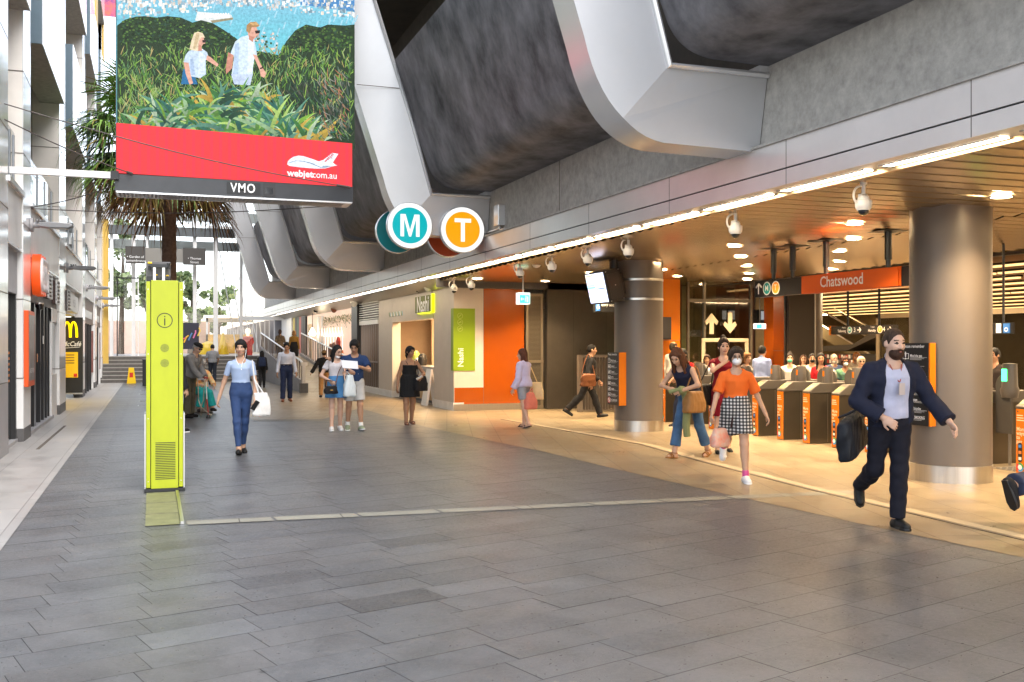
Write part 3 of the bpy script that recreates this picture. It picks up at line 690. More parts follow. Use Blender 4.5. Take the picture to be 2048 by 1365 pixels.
# ---- wall lamps
wl = MB(); wl.cyl((0, 0, 0), .12, .05, m_grey, 20, axis='x'); wl.cyl((.05, 0, 0), .05, .1, m_grey, 12, axis='x')
lampm = mat('lamp_grey', (.25, .25, .26), .4, metal=.5)
prof = [(.14, .035), (.3, .055), (.62, .045), (.68, .02), (.68, -.01), (.6, -.04), (.3, -.045), (.14, -.03)]
wl2 = MB(); wl2.prism(prof, 'y', -.12, .12, lampm); 
for k in range(3): wl2.box(.10 + k * .05, .13 + k * .05, -.1, .1, .05, .09, lampm)
wl3 = MB(); wl3.box(.3, .6, -.08, .08, -.052, -.046, mat('lamp_lens', (.6, .6, .58), .2))
lamp0 = empty('wall_lamp', (0, 0, 0)); wl.build('mount', lamp0, smooth=True); wl2.build('lamp_head', lamp0, bevel=.01); wl3.build('lens', lamp0)
for k, (y, z, lab) in enumerate(((19.16, 3.68, 'nearest grey wall lamp arm, above the orange poster'), (26.83, 3.49, 'grey wall lamp arm on the second pillar past the vents'), (34.6, 3.42, 'grey wall lamp arm above the far edge of the cafe panel'),
                                  (41.0, 3.36, 'grey wall lamp arm over the last shopfront'), (46.0, 3.27, 'farthest grey wall lamp arm, at the stairs'))):
    o = lamp0 if k == 0 else copy_tree(lamp0); o.location = (-1.995, y, z); tag(o, lab, 'wall lamp', 'grey wall lamp arms on the shop building')
# ---- coloured banner high up at the end
q = MB(); m_ban = mat('banner_cloth', (.7, .12, .02), .6, var=.9, vscale=1.6, col2=(.05, .02, .25, 1), vdetail=8)
q.box(-2.0, -1.0, 46.9, 46.93, 15.9, 19.5, m_ban); q.text('M', 1.5, mat('print_yellow', (.9, .5, .02), .5), face_ny(-1.6, 46.89, 17.6), bold=.05)
thing(q, 'hanging_banner', 'red banner with bright splashes hanging high at the far corner', 'banner')

# ================================================================= hanging video screen
bb = empty('video_screen', (1.36, 17, 4.03), 0, 'large hanging video screen showing a couple in flax above a red airline band', 'screen')
q = MB(); q.box(-.55, 3.21, 17.0, 17.45, 4.3, 10.2, m_black); child(bb, q, 'cabinet')
q = MB(); q.box(-.56, 3.22, 16.97, 17.47, 4.03, 4.3, mat('screen_skirt', (.035, .037, .042), .35, var=.2)); q.box(-.54, 3.2, 16.95, 17.5, 4.005, 4.03, m_silver)
for k in range(60): q.box(-.5 + k * .06, -.47 + k * .06, 16.955, 17.4, 4.0, 4.005, m_dgrey)
child(bb, q, 'skirt')
q = MB(); q.box(1.14, 1.68, 16.963, 16.97, 4.07, 4.27, m_black); q.text('VMO', .21, m_letter, face_ny(1.40, 16.958, 4.168), bold=.018, space=1.15, sx=.8); child(bb, q, 'name_plate')
q = MB(); q.box(1.72, 1.92, 16.955, 16.97, 4.06, 4.28, m_dark); q.box(1.76, 1.88, 16.95, 16.956, 4.1, 4.2, m_lens); child(bb, q, 'sensor_box')
# the picture: flat layered shapes on the screen face, local coords in photo pixels on the plane Y=17
LED = MB(); LC = []; _lay = [0]
m_led = emit_attr('led_picture', 'Col', 1.3 * LK)
def pp_(u, v, k=None):
    x, _, z = on_y(u, v, 17.0); return (x, 16.995 - .000005 * _lay[0], z)
def shape(pts, col, jit=0.0):
    _lay[0] += 1
    if isinstance(col, tuple) and len(col) == 3: col = S(*col)
    j = 1 + random.uniform(-jit, jit)
    LED.add([pp_(*p) for p in pts], [tuple(range(len(pts)))], m_led); LC.append((col[0] * j, col[1] * j, col[2] * j, 0.0 if col[0] > .8 and col[1] < .1 else 1))
def blade(u, v, L_, a, w, col, bend=.3, n=6):
    _lay[0] += 1
    pts = []; x, y, t = u, v, a
    mid = []
    for i in range(n + 1):
        mid.append((x, y, t)); x += math.cos(t) * L_ / n; y -= math.sin(t) * L_ / n; t -= bend / n
    vs = []
    for i, (x, y, t) in enumerate(mid):
        ww = w * (1 - (i / n) ** 1.6) * .5 * (0.55 + min(1, i * .9 / n + .45)) + .12
        vs += [pp_(x - math.sin(t) * ww, y - math.cos(t) * ww), pp_(x + math.sin(t) * ww, y + math.cos(t) * ww)]
    o = len(LED.v); LED.v += vs; LED.f += [(o + 2 * i, o + 2 * i + 2, o + 2 * i + 3, o + 2 * i + 1) for i in range(n)]; LED.m += [0] * n
    c = S(*col)
    for i in range(n):
        f = .65 + .6 * i / n; LC.append((c[0] * f, c[1] * f, c[2] * f, 1))
LED.slot(m_led)
R = random.Random(3)
TOPV = -420
# sea with bands
for k in range(40):
    v0 = TOPV + (330 - TOPV) * k / 40; v1 = TOPV + (330 - TOPV) * (k + 1) / 40
    if v0 > 280: continue
    f = min(1, max(0, (v0 + 60) / 140)); shape([(233, v0), (709, v0), (709, v1 + 1), (233, v1 + 1)], (138 - 30 * f, 186 + 8 * f, 214 - 4 * f))
for k in range(60):
    u0 = 380 + R.random() * 330; v0 = R.random() * 95; shape([(u0, v0), (u0 + 5, v0 - 14), (u0 + 8, v0 - 14), (u0 + 3, v0)], (160, 206, 224))
shape([(620, -60), (709, -60), (709, 24), (600, 10)], (75, 135, 190))
# city
for k in range(900):
    t = R.random(); u0 = 234 + 475 * R.random()
    vmax = 45 - (u0 - 234) * .11 if u0 < 420 else 12 + (u0 - 420) * .09
    v0 = TOPV * .25 * R.random() ** 3 + vmax * R.random(); g_ = R.choice([(225, 232, 236), (190, 205, 215), (150, 175, 190), (240, 240, 235), (205, 195, 185), (120, 150, 165), (235, 220, 205)])
    ww = R.uniform(2, 7); hh = R.uniform(2, 9); shape([(u0, v0), (min(709, u0 + ww), v0), (min(709, u0 + ww), v0 - hh), (u0, v0 - hh)], g_)
shape([(395, 24), (462, 30), (466, 38), (425, 46), (390, 42)], (222, 228, 228)); shape([(420, 42), (466, 36), (466, 40), (425, 47)], (150, 140, 110))
for k in range(12): shape([(400 + k * 5, 27), (403 + k * 5, 27), (405 + k * 5, 36), (402 + k * 5, 36)], (245, 245, 245))
# dark wooded hills
def hill(pts, dots, cs):
    shape(pts, (38, 60, 36))
    us = [p[0] for p in pts]; 
    for k in range(dots):
        u0 = R.uniform(min(us), max(us)); top = np.interp(u0, [p[0] for p in pts[:-2]], [p[1] for p in pts[:-2]]); v0 = R.uniform(top + 1, 125)
        s = R.uniform(1.2, 3.6); shape([(u0 + s * math.cos(a) * R.uniform(.7, 1.2), v0 + s * .7 * math.sin(a)) for a in np.linspace(0, 2 * PI, 7, endpoint=False) if 234 < u0 - 7 and u0 + 7 < 709] or [(300, 100), (301, 100), (301, 101)], R.choice(cs), .25)
cs = [(52, 84, 44), (30, 48, 32), (72, 108, 50), (44, 72, 56), (92, 122, 58), (26, 42, 28)]
hill([(234, 52), (250, 40), (272, 34), (290, 33), (315, 36), (335, 33), (362, 36), (385, 46), (402, 41), (425, 47), (450, 62), (475, 80), (475, 130), (234, 130)], 1000, cs)
hill([(555, 118), (572, 84), (590, 62), (612, 50), (640, 56), (655, 50), (690, 52), (709, 50), (709, 135), (555, 135)], 650, cs)
for k in range(60):
    u0 = R.uniform(505, 555); v0 = R.uniform(68, 112); s = R.uniform(2, 5); shape([(u0, v0), (u0 + s, v0), (u0 + s, v0 - s), (u0, v0 - s)], R.choice([(225, 225, 225), (205, 170, 150), (160, 170, 175), (60, 90, 60), (230, 205, 190)]))
# grass field
shape([(234, 92), (300, 86), (370, 100), (420, 98), (470, 78), (500, 100), (560, 112), (620, 105), (709, 95), (709, 300), (234, 300)], (38, 58, 36))
gc = [(116, 164, 62), (88, 138, 54), (150, 190, 84), (104, 150, 60), (140, 170, 86), (52, 88, 44), (84, 128, 84), (165, 185, 120), (48, 74, 52), (112, 150, 100), (190, 170, 110), (60, 96, 70)]
for k in range(3000):
    v0 = 100 + 180 * (k / 3000) ** .8; u0 = R.uniform(238, 704); L_ = R.uniform(14, 36) * (.6 + .5 * k / 3000)
    if u0 > 560 and v0 > 170 and R.random() < .7: col = R.choice([(28, 48, 44), (36, 60, 52), (46, 76, 60), (90, 90, 80)])
    else: col = R.choice(gc)
    a = PI / 2 + R.gauss(0, .55); L_ = min(L_, (u0 - 235) / max(.05, -math.cos(a)) if math.cos(a) < 0 else (708 - u0) / max(.05, math.cos(a)))
    blade(u0, v0, max(4, L_ * .9), a, R.uniform(.8, 2.0), col, R.uniform(-.5, .5) if 260 < u0 < 680 else 0, 4)
# woman and man (waist deep in leaves)
def ell(cu, cv, ru, rv, col, a0=0): shape([(cu + ru * math.cos(a) * math.cos(a0) - rv * math.sin(a) * math.sin(a0), cv + ru * math.cos(a) * math.sin(a0) + rv * math.sin(a) * math.cos(a0)) for a in np.linspace(0, 2 * PI, 16, endpoint=False)], col)
sk = (222, 168, 148); sk2 = (200, 138, 118)
shape([(366, 140), (385, 140), (395, 170), (362, 170)], (40, 110, 160))
shape([(371, 112), (377, 104), (392, 99), (404, 99), (414, 106), (418, 120), (411, 122), (412, 150), (400, 158), (372, 152), (370, 132), (367, 125)], (196, 214, 232))
shape([(398, 104), (410, 112), (409, 150), (396, 150)], (214, 228, 240)); shape([(380, 120), (386, 118), (390, 152), (381, 152)], (168, 190, 220))
shape([(367, 126), (377, 127), (381, 150), (386, 168), (379, 171), (371, 148)], sk); shape([(414, 112), (421, 116), (437, 130), (434, 135), (412, 121)], sk)
ell(398, 82, 10, 14, sk); shape([(392, 92), (402, 92), (404, 103), (393, 104)], sk2); shape([(406, 80), (411, 88), (407, 90)], sk)
shape([(388, 68), (396, 65), (405, 68), (410, 77), (402, 76), (397, 86), (396, 104), (384, 102), (379, 99), (383, 82)], (226, 208, 176)); shape([(392, 68), (399, 67), (396, 84), (390, 100), (386, 99)], (200, 178, 140))
shape([(404, 82), (412, 81), (411, 87), (405, 87)], (50, 35, 35))
shape([(462, 105), (470, 85), (483, 75), (496, 72), (508, 80), (512, 100), (514, 115), (506, 120), (505, 152), (490, 166), (474, 160), (463, 150), (468, 115), (460, 112)], (205, 222, 238))
shape([(496, 76), (507, 82), (509, 115), (503, 150), (494, 158)], (222, 236, 245)); shape([(470, 90), (478, 86), (476, 150), (466, 150)], (176, 198, 226)); shape([(462, 150), (505, 150), (500, 172), (468, 170)], (190, 205, 230))
shape([(456, 106), (467, 112), (464, 138), (452, 150), (451, 138)], sk2); shape([(505, 110), (513, 112), (524, 136), (532, 148), (528, 157), (521, 154), (519, 142)], sk)
ell(505, 66, 10, 14, sk); shape([(498, 72), (508, 76), (505, 86), (497, 80)], sk2); shape([(512, 62), (519, 69), (514, 72)], sk)
shape([(492, 64), (493, 52), (500, 46), (512, 45), (519, 53), (514, 56), (503, 56), (499, 68)], (172, 132, 86)); shape([(499, 48), (512, 46), (517, 52), (505, 52)], (205, 165, 110))
shape([(509, 63), (520, 62), (519, 68), (511, 69)], (40, 28, 28)); shape([(519, 137), (526, 135), (527, 138), (520, 140)], (60, 40, 40))
# big flax leaves
fc = [(70, 130, 95), (100, 150, 70), (150, 185, 140), (45, 100, 90), (120, 165, 60), (60, 115, 60), (175, 195, 165), (190, 160, 70), (90, 140, 120), (40, 80, 60), (170, 200, 110)]
for (cu, cv, nn, Lm, amin, amax) in ((300, 268, 40, 75, .2, 2.9), (410, 272, 110, 105, .1, 3.0), (470, 262, 90, 95, .2, 2.9), (500, 215, 40, 65, .3, 2.7), (560, 276, 80, 95, .1, 2.8), (440, 220, 40, 70, .2, 2.9), (350, 240, 40, 70, .3, 2.6), (610, 285, 40, 70, .4, 2.5)):
    for k in range(nn):
        u0 = cu + R.gauss(0, 20); v0 = min(288, cv + R.gauss(0, 10)); a = R.uniform(amin, amax); L_ = Lm * R.uniform(.45, 1)
        u0 = min(640, max(262, u0))
        if math.cos(a) < 0: L_ = min(L_, (u0 - 240) / -math.cos(a))
        blade(u0, v0, L_, a, R.uniform(3, 9), R.choice(fc), (1 if a < PI / 2 else -1) * R.uniform(.2, 1.5), 8)
for k in range(150):
    u0 = R.uniform(640, 700); v0 = R.uniform(150, 285); blade(u0, v0, R.uniform(10, 22), R.uniform(1.6, 2.8), 1.4, R.choice([(150, 150, 140), (110, 130, 110), (180, 120, 90), (80, 100, 90)]), .4, 4)
# red band
shape([(233, 247), (703.5, 288.3), (703.5, 375), (233, 347)], (246, 62, 66))
for k in range(26): 
    u0 = 240 + k * 18; a_ = np.interp(u0, [233, 703.5], [247.6, 288.7]); b2 = np.interp(u0, [233, 703.5], [346, 374.4]); shape([(u0, a_), (u0 + 6, a_ + .5), (u0 + 6, b2), (u0, b2)], (240, 58, 76))
# aeroplane logo
shape([(574, 330), (575, 324), (580, 319), (586, 315), (596, 312.5), (606, 313.5), (622, 318.5), (637, 324), (646, 321), (664, 307), (676, 309), (665, 326), (670, 330.5), (674, 332), (664, 334), (650, 338), (632, 338.5), (600, 336), (578, 333)], (232, 240, 252))
shape([(576, 327), (590, 322.5), (606, 323), (622, 327), (643, 336.5), (642, 337.2), (620, 328.2), (605, 324.2), (590, 323.6), (577, 328)], (110, 140, 170)); shape([(646, 332.6), (664, 333), (650, 337), (640, 337)], (150, 170, 190))
def led_text(txt, u, v, size, col, rot=0.0, bold=.0, sx=1.0, align='LEFT'):
    x, y, z = pp_(u, v); x2, _, z2 = pp_(u + 100, v + 6.2); dr = Vector((x2 - x, 0, z2 - z)).normalized(); dr = Matrix.Rotation(-rot, 3, 'Y') @ dr
    _lay[0] += 30; T = frame((x, 16.995 - .000005 * _lay[0], z), dr, Vector((-dr.z, 0, dr.x))); n0 = len(LED.f); LED.text(txt, size, m_led, T, align, bold, sx); LC.extend([S(*col)] * (len(LED.f) - n0))
led_text('webjet', 648.5, 324.5, .075, (215, 40, 50), rot=.78, bold=.02)
led_text('webjet', 574, 347.2, .155, (250, 250, 252), bold=.03, sx=1.0)
led_text('.com.au', 620.0, 350.3, .155, (250, 250, 252), bold=.008, sx=.93)
lo = LED.build('picture', bb); lo.matrix_parent_inverse = Matrix.Translation(-Vector(bb.location)); set_cols(lo, LC)
# strut and stay wires
q = MB(); q.box(-2.05, -.62, 16.9, 17.0, 4.215, 4.315, m_whitep); q.box(-.62, -.5, 16.88, 17.02, 4.2, 4.33, m_black); thing(q, 'white_strut', 'white strut from the building to the lower corner of the video screen', 'strut')
wm = mat('wire_rope', (.07, .055, .05), .5)
for a, b_, lab in (((-2.02, 15.95, 5.06), (3.15, 16.85, 4.26), 'long stay wire running across the red band of the screen'), ((-2.02, 15.95, 4.84), (-.3, 16.9, 4.3), 'stay wire to the near lower corner of the screen'),
                   ((-1.99, 19.2, 3.99), (-.5, 17.3, 4.2), 'stay wire rising from the lamp pillar to the screen'), ((-1.99, 19.2, 3.97), (3.15, 17.5, 4.05), 'stay wire running behind the screen from the lamp pillar')):
    q = MB(); a, b_ = Vector(a), Vector(b_); pts = [a.lerp(b_, t) - Vector((0, 0, .10 * math.sin(PI * t) * (a - b_).length / 5)) for t in np.linspace(0, 1, 12)]; q.tube(pts, .009, wm, 6); q.tube([pts[-2].lerp(pts[-1], .5), pts[-1]], .022, wm, 6)
    thing(q, 'stay_wire', lab, 'wire', 'stay wires of the screen', smooth=True)

# ================================================================= information pillar
ki = empty('information_pillar', (.125, 11.6, 0), 0, 'lime yellow information pillar with an i symbol, speakers and a grille', 'info pillar')
X0, X1, Y0, Y1 = -.065, .315, 11.5, 11.95
q = MB(); q.box(X0 + .05, X1 - .05, Y0, Y1, .04, 2.30, m_lime); child(ki, q, 'front_panel', bevel=.004)
for a, b_ in ((X0, X0 + .043), (X1 - .043, X1)):
    q = MB(); q.box(a, b_, Y0 + .004, Y1 - .01, .05, 2.285, m_lime); child(ki, q, 'side_panel', bevel=.004)
q = MB(); q.box(X0 + .043, X0 + .05, Y0 + .03, Y1 - .02, .05, 2.28, m_black); q.box(X1 - .05, X1 - .043, Y0 + .03, Y1 - .02, .05, 2.28, m_black); child(ki, q, 'shadow_gap')
q = MB(); q.box(X0 - .02, X1 + .02, Y0 - .02, Y1 + .02, .006, .042, m_black); child(ki, q, 'base_plate')
q = MB(); q.box(X0 - .018, X0 - .003, Y0 + .03, Y1, .04, .85, m_steel); q.box(X1 + .003, X1 + .018, Y0 + .03, Y1, .04, .85, m_steel); child(ki, q, 'side_guard')
m_ink = mat('olive_ink', (.02, .02, .008), .5)
q = MB(); T = face_ny(.125, Y0 - .002, 1.865) @ Matrix.Rotation(-PI / 2, 4, 'X'); q.disc((0, 0, 0), .082, m_ink, 40, T, r0=.073); q.disc((0, 0, .042), .0075, m_ink, 12, T); q.add([(-.006, 0, -.055), (.006, 0, -.055), (.006, 0, .022), (-.006, 0, .022)], [(0, 1, 2, 3)], m_ink, T)
child(ki, q, 'information_symbol')
for zz in (1.565, 1.40):
    q = MB(); T = face_ny(.125, Y0 - .002, zz) @ Matrix.Rotation(-PI / 2, 4, 'X'); q.disc((0, 0, 0), .045, m_limed, 28, T)
    for a in range(5):
        for b2 in range(8): q.disc((.008 * (a + 1) * math.cos(b2 * PI / 4 + a), -.001, .008 * (a + 1) * math.sin(b2 * PI / 4 + a)), .002, m_ink, 6, T)
    child(ki, q, 'speaker')
q = MB()
for k in range(22): zz = .14 + k * .0187; q.box(.03, .235, Y0 - .003, Y0 - .001, zz, zz + .008, m_black); q.box(.03, .235, Y0 - .008, Y0 - .003, zz + .008, zz + .0135, m_lime)
child(ki, q, 'grille')
for xx in (X0 + .021, X1 - .021):
    for zz in (.12, .8, 1.5, 2.2):
        q = MB(); q.cyl((xx, Y0 + .001, zz), .006, .004, m_steel, 10, axis='y'); child(ki, q, 'screw')
ud = empty('control_unit', (.06, 11.75, 2.3), 0, 'grey electrical unit with two chrome arms standing on the lime pillar', 'equipment')
q = MB(); q.box(-.065, .19, 11.75, 11.9, 2.3, 2.52, m_dgrey); q.box(-.065, .19, 11.74, 11.75, 2.3, 2.36, m_black); q.box(-.05, -.005, 11.735, 11.749, 2.495, 2.515, m_yellow); q.box(.14, .17, 11.735, 11.749, 2.36, 2.375, m_yellow); q.box(.03, .055, 11.735, 11.749, 2.365, 2.38, m_yellow); child(ud, q, 'unit_case', bevel=.006)
for xx in (.02, .115):
    q = MB(); q.box(xx - .014, xx + .014, 11.68, 11.70, 2.3, 2.47, m_steel); child(ud, q, 'chrome_arm')
q = MB(); q.box(-.02, .155, 11.66, 11.72, 2.452, 2.486, m_black); q.cyl((.165, 11.69, 2.44), .018, .06, m_black, 12); q.cyl((-.03, 11.69, 2.42), .014, .05, m_black, 12); child(ud, q, 'cross_bar')
q = MB()
for xx in (.06, .14): q.tube([(xx + .03 * math.cos(a), 11.69, 2.3 + .035 * math.sin(a)) for a in np.linspace(0, PI, 9)], .006, m_black, 6)
child(ud, q, 'cable')
# ================================================================= palm behind the screen
def make_palm(x, y, H, lab):
    root = empty('palm_tree', (x, y, 0), 0, lab, 'palm')
    q = MB(); n = 60; prof = []
    for k in range(n + 1):
        z = H * k / n; prof.append((.16 + .02 * math.exp(-z) + (.008 if k % 2 else 0), z))
    q.lathe(prof, mat('palm_trunk', (.20, .125, .09), .9, var=.5, vscale=14, bump=.8, bscale=50), 20); q.build('trunk', root, smooth=True)
    R = random.Random(11); lv = MB(); g1 = mat('palm_green', (.20, .36, .07), .45, var=.5, vscale=2.5); g2 = mat('palm_dark', (.11, .23, .045), .45, var=.4); g3 = mat('palm_yellow', (.28, .20, .04), .6, var=.4); g4 = mat('palm_brown', (.17, .085, .035), .8, var=.4)
    for k in range(96):
        el = R.uniform(-.85, 1.25); az = R.uniform(0, 2 * PI); L0 = R.uniform(1.0, 1.55)
        dr = Vector((math.cos(az) * math.cos(el), math.sin(az) * math.cos(el), math.sin(el)))
        a = Vector((0, 0, H - .1 - .25 * (el < 0))); tip = a + dr * L0 + Vector((0, 0, -.12)); mt = g4 if el < -.75 else (R.choice([g3, g1, g4]) if el < -.45 else R.choice([g1, g1, g2]))
        lv.tube([a, a.lerp(tip, .5) + Vector((0, 0, .05)), tip], [.018, .012, .008], mt, 5)
        side = dr.cross(Vector((0, 0, 1))); side = side.normalized() if side.length > .05 else Vector((1, 0, 0)); up = side.cross(dr).normalized()
        ns = 26; LL = R.uniform(.95, 1.3)
        for j in range(ns):
            th = -1.9 + 3.8 * (j + .5) / ns + R.gauss(0, .02); d2 = (dr * math.cos(th) + side * math.sin(th)).normalized(); l2 = LL * (.75 + .25 * math.cos(th * .8)) * R.uniform(.88, 1.05)
            nrm = up; wv = d2.cross(nrm).normalized(); p0 = tip; p1 = tip + d2 * l2 * .55 + Vector((0, 0, -.02)); dp = Vector((0, 0, -1)) * R.uniform(.15, .5) * l2; p2 = tip + d2 * l2 * .88 + dp * .6; p3 = tip + d2 * l2 * .98 + dp * 1.3
            w0 = .006; w1 = .030; m2 = mt if R.random() > .12 else g3
            lv.add([p0 - wv * w0, p0 + wv * w0, p1 - wv * w1, p1 + wv * w1, p2 - wv * .012, p2 + wv * .012, p3], [(0, 1, 3, 2), (2, 3, 5, 4), (4, 5, 6)], m2)
    for k in range(130):   # hanging dead skirt
        az = R.uniform(0, 2 * PI); r0 = R.uniform(.12, .75); z0 = H - R.uniform(.1, .7) ; L_ = R.uniform(.6, 1.35) * (1 - .35 * r0)
        p0 = Vector((math.cos(az) * r0, math.sin(az) * r0, z0)); p1 = p0 + Vector((math.cos(az) * .12, math.sin(az) * .12, -L_ * .5)); p2 = p1 + Vector((R.gauss(0, .05), R.gauss(0, .05), -L_ * .5)); wv = Vector((-math.sin(az), math.cos(az), 0)) * R.uniform(.006, .014)
        lv.add([p0 - wv, p0 + wv, p1 - wv, p1 + wv, p2], [(0, 1, 3, 2), (2, 3, 4)], R.choice([g4, g4, g3]))
    lv.build('crown', root); return root
make_palm(.37, 25.0, 6.65, 'fan palm with a brown skirt behind the video screen')
# ================================================================= far glazed end: beams, mullions, glass, sign, garden
eg = empty('glazed_end_wall', (2, 48, 0), 0, 'tall glazed screen with white mullions and dark beams closing the mall', 'glass wall')
q = MB(); q.box(-2.0, 7.0, 47.9, 48.2, 6.55, 6.95, mat('beam_grey', (.09, .10, .105), .5)); child(eg, q, 'beam')
q = MB(); q.box(-1.9, 7.0, 48.2, 48.45, 5.95, 6.35, mat('beam_pale', (.42, .46, .45), .5)); q.box(-2, 7, 48.3, 48.5, 7.3, 7.75, mat('beam_pale', (.42, .46, .45), .5)); child(eg, q, 'beam')
for x, wd_ in ((-1.72, .14), (-.80, .16), (-.22, .12), (1.83, .16), (2.75, .2), (3.9, .12)):
    q = MB(); q.box(x - wd_ / 2, x + wd_ / 2, 48.1, 48.35, 1.1, 7.3, m_whitep); child(eg, q, 'mullion')
q = MB(); q.box(-2, 4.4, 48.18, 48.2, 1.1, 6.4, glass('clear_end_pane', (1, 1, 1), .02, .0)); child(eg, q, 'glass_pane')
q = MB(); q.box(-1.5, -1.45, 47.7, 47.75, 1.1, 4.6, m_dark); q.box(-1.5, -.6, 47.7, 47.75, 4.55, 4.6, m_dark); q.box(-.62, -.58, 47.7, 47.75, 1.1, 4.6, m_whitep); child(eg, q, 'door_frame')
sg = empty('overhead_sign', (.6, 47.5, 5.2), 0, 'grey overhead direction sign with black ends beyond the palm', 'sign')
q = MB(); q.box(-.35, 1.45, 47.45, 47.6, 5.3, 5.92, mat('sign_grey', (.22, .21, .19), .6)); child(sg, q, 'sign_beam')
for a, b_, t1, t2 in ((-1.13, -.3, '• Garden of', 'Remembrance'), (1.3, 2.27, '• Thomas', 'Street')):
    q = MB(); q.box(a, b_, 47.4, 47.62, 5.22, 5.97, mat('sign_charcoal', (.06, .055, .05), .5)); q.text(t1, .15, m_letter, face_ny((a + b_) / 2, 47.395, 5.5)); q.text(t2, .15, m_letter, face_ny((a + b_) / 2, 47.395, 5.33)); child(sg, q, 'sign_panel')
for y0, y1, lab in ((62, 62.3, 'long salmon garden wall beyond the glazed end'),):
    q = MB(); q.box(-14, 3.2, y0, y1, 1.1, 3.0, mat('salmon_wall', (.62, .44, .36), .8, var=.15)); thing(q, 'garden_wall', lab, 'wall')
def bush_tree(x, y, z0, h, w, lab, n=1700, cat='tree', tall=True):
    root = empty('garden_tree', (x, y, z0), 0, lab, cat, 'trees beyond the glazed end')
    R = random.Random(int(x * 10 + y)); q = MB(); q.tube([(0, 0, 0), (.05, 0, h * .4), (.1, .05, h * .75)], [.16, .11, .05], mat('bark', (.10, .075, .055), .9), 8)
    for k in range(5): az = k * 1.3; q.tube([(0.05, 0, h * .35), (math.cos(az) * w * .3, math.sin(az) * w * .3, h * .7)], [.06, .02], mat('bark', (.1, .075, .055), .9), 6)
    q.build('trunk', root)
    q = MB(); l1 = mat('leaf_mid', (.22, .30, .12), .6, var=.4); l2 = mat('leaf_light', (.34, .40, .17), .6, var=.3); l3 = mat('leaf_dark', (.11, .17, .07), .6)  # leaf colours lightened to put the far end's haze into them
    cl = [(R.gauss(0, .3) * w, R.gauss(0, .3) * w, h * R.uniform(.3, 1.0), R.uniform(.25, .5) * w * .6) for _ in range(14)]
    for k in range(n):
        cx, cy, cz, cr = R.choice(cl); v = Vector((R.gauss(0, 1), R.gauss(0, 1), R.gauss(0, 1))).normalized() * cr * R.random() ** .4
        p = Vector((cx, cy, cz)) + v; a = Vector((R.gauss(0, 1), R.gauss(0, 1), R.gauss(0, 1))).normalized(); b2 = a.cross(Vector((R.gauss(0, 1), R.gauss(0, 1), R.gauss(0, 1)))).normalized(); s = R.uniform(.08, .2)
        q.add([p - a * s, p + b2 * s * .5, p + a * s, p - b2 * s * .5], [(0, 1, 2, 3)], R.choice([l1, l1, l2, l3]))
    q.build('crown', root); return root
for x, y, h, w, lab in ((-1.6, 58, 7.5, 2.0, 'pale leafy tree beyond the leftmost end panes'), (-.2, 57, 4.6, 1.5, 'low bushy tree just left of the lime pillar through the glass'), (2.0, 59, 4.4, 1.4, 'bushy tree seen right of the lime pillar'), (-4, 64, 9, 3, 'tall pale tree farthest back at the glazed end'), (3.9, 66, 3.9, 1.4, 'dark tree half hidden by the last rib')):
    bush_tree(x, y, 1.1, h, w, lab)
q = MB()
for k in range(6): q.bar((3.0 + k * .6, 52 + k * 2.6, 7.2), (4.0 + k * .6, 52 + k * 2.6, 1.2), .05, .05, m_whitep)
q.box(2.5, 7.3, 50, 52, 7.1, 7.3, m_whitep); thing(q, 'lattice_screen', 'pale slanting lattice beside the last rib', 'lattice')
q = MB(); q.prism([(.18, 0), (.16, .03), (.1, .62), (-.1, .62), (-.16, .03), (-.18, 0)], 'y', -.17, -.15, m_yellow); q.prism([(.18, 0), (.1, .62), (-.1, .62), (-.18, 0)], 'y', .15, .17, m_yellow, None); q.box(-.1, .1, -.16, .16, .6, .65, m_yellow); q.box(-.07, .07, -.173, -.171, .25, .45, mat('print_red', (.6, .03, .01), .5))
o = thing(q, 'wet_floor_sign', 'yellow wet floor sign at the foot of the stairs', 'floor sign'); x, y, _ = on_z(263, 767); o.location = (x, y - .3, .006)
# bright canopy, kiosk and yellow cones on the upper terrace
q = MB(); q.box(2.9, 5.5, 60, 60.4, 1.1, 2.2, mat('kiosk_orange', (.75, .42, .08), .5, var=.5, vscale=2)); q.box(2.9, 5.5, 60, 60.2, 2.9, 3.2, mat('kiosk_cream', (.7, .6, .45), .5)); q.box(2.9, 3.0, 60, 60.2, 1.1, 3.2, m_whitep); thing(q, 'terrace_kiosk', 'orange and cream kiosk on the upper terrace', 'kiosk')
for x, s, lab in ((3.35, 1.0, 'bulky yellow barrel shaped bin on the terrace'), (4.05, 1.0, 'yellow cone shaped stand on the terrace')):
    q = MB()
    if 'bin' in lab: q.lathe([(.5, 0), (.52, .3), (.4, .55), (.1, .68), (0, .68)], m_yellow, 20)
    else: q.lathe([(.3, 0), (.28, .1), (.1, .9), (.06, 1.1), (0, 1.1)], m_yellow, 20)
    o = thing(q, 'yellow_bin' if 'bin' in lab else 'yellow_cone', lab, 'bin' if 'bin' in lab else 'cone', smooth=True); o.location = (x - .6, 54, 1.1)
q = MB(); q.box(-.45, .45, -.04, .04, .3, 1.5, mat('mural_dark', (.03, .03, .05), .5)); 
for k in range(5): q.tube([(-.4 + .2 * k, -.045, .5 + .1 * k), (-.3 + .2 * k, -.045, .75 + .1 * k), (-.15 + .15 * k, -.045, .8 + .12 * k)], .035, mat('mural_%d' % k, [(.75, .1, .2, 1), (.85, .45, .05, 1), (.1, .25, .5, 1), (.7, .2, .4, 1), (.85, .6, .1, 1)][k], .5), 6)
q.box(-.45, -.4, -.03, .03, 0, .3, m_dark); q.box(.4, .45, -.03, .03, 0, .3, m_dark)
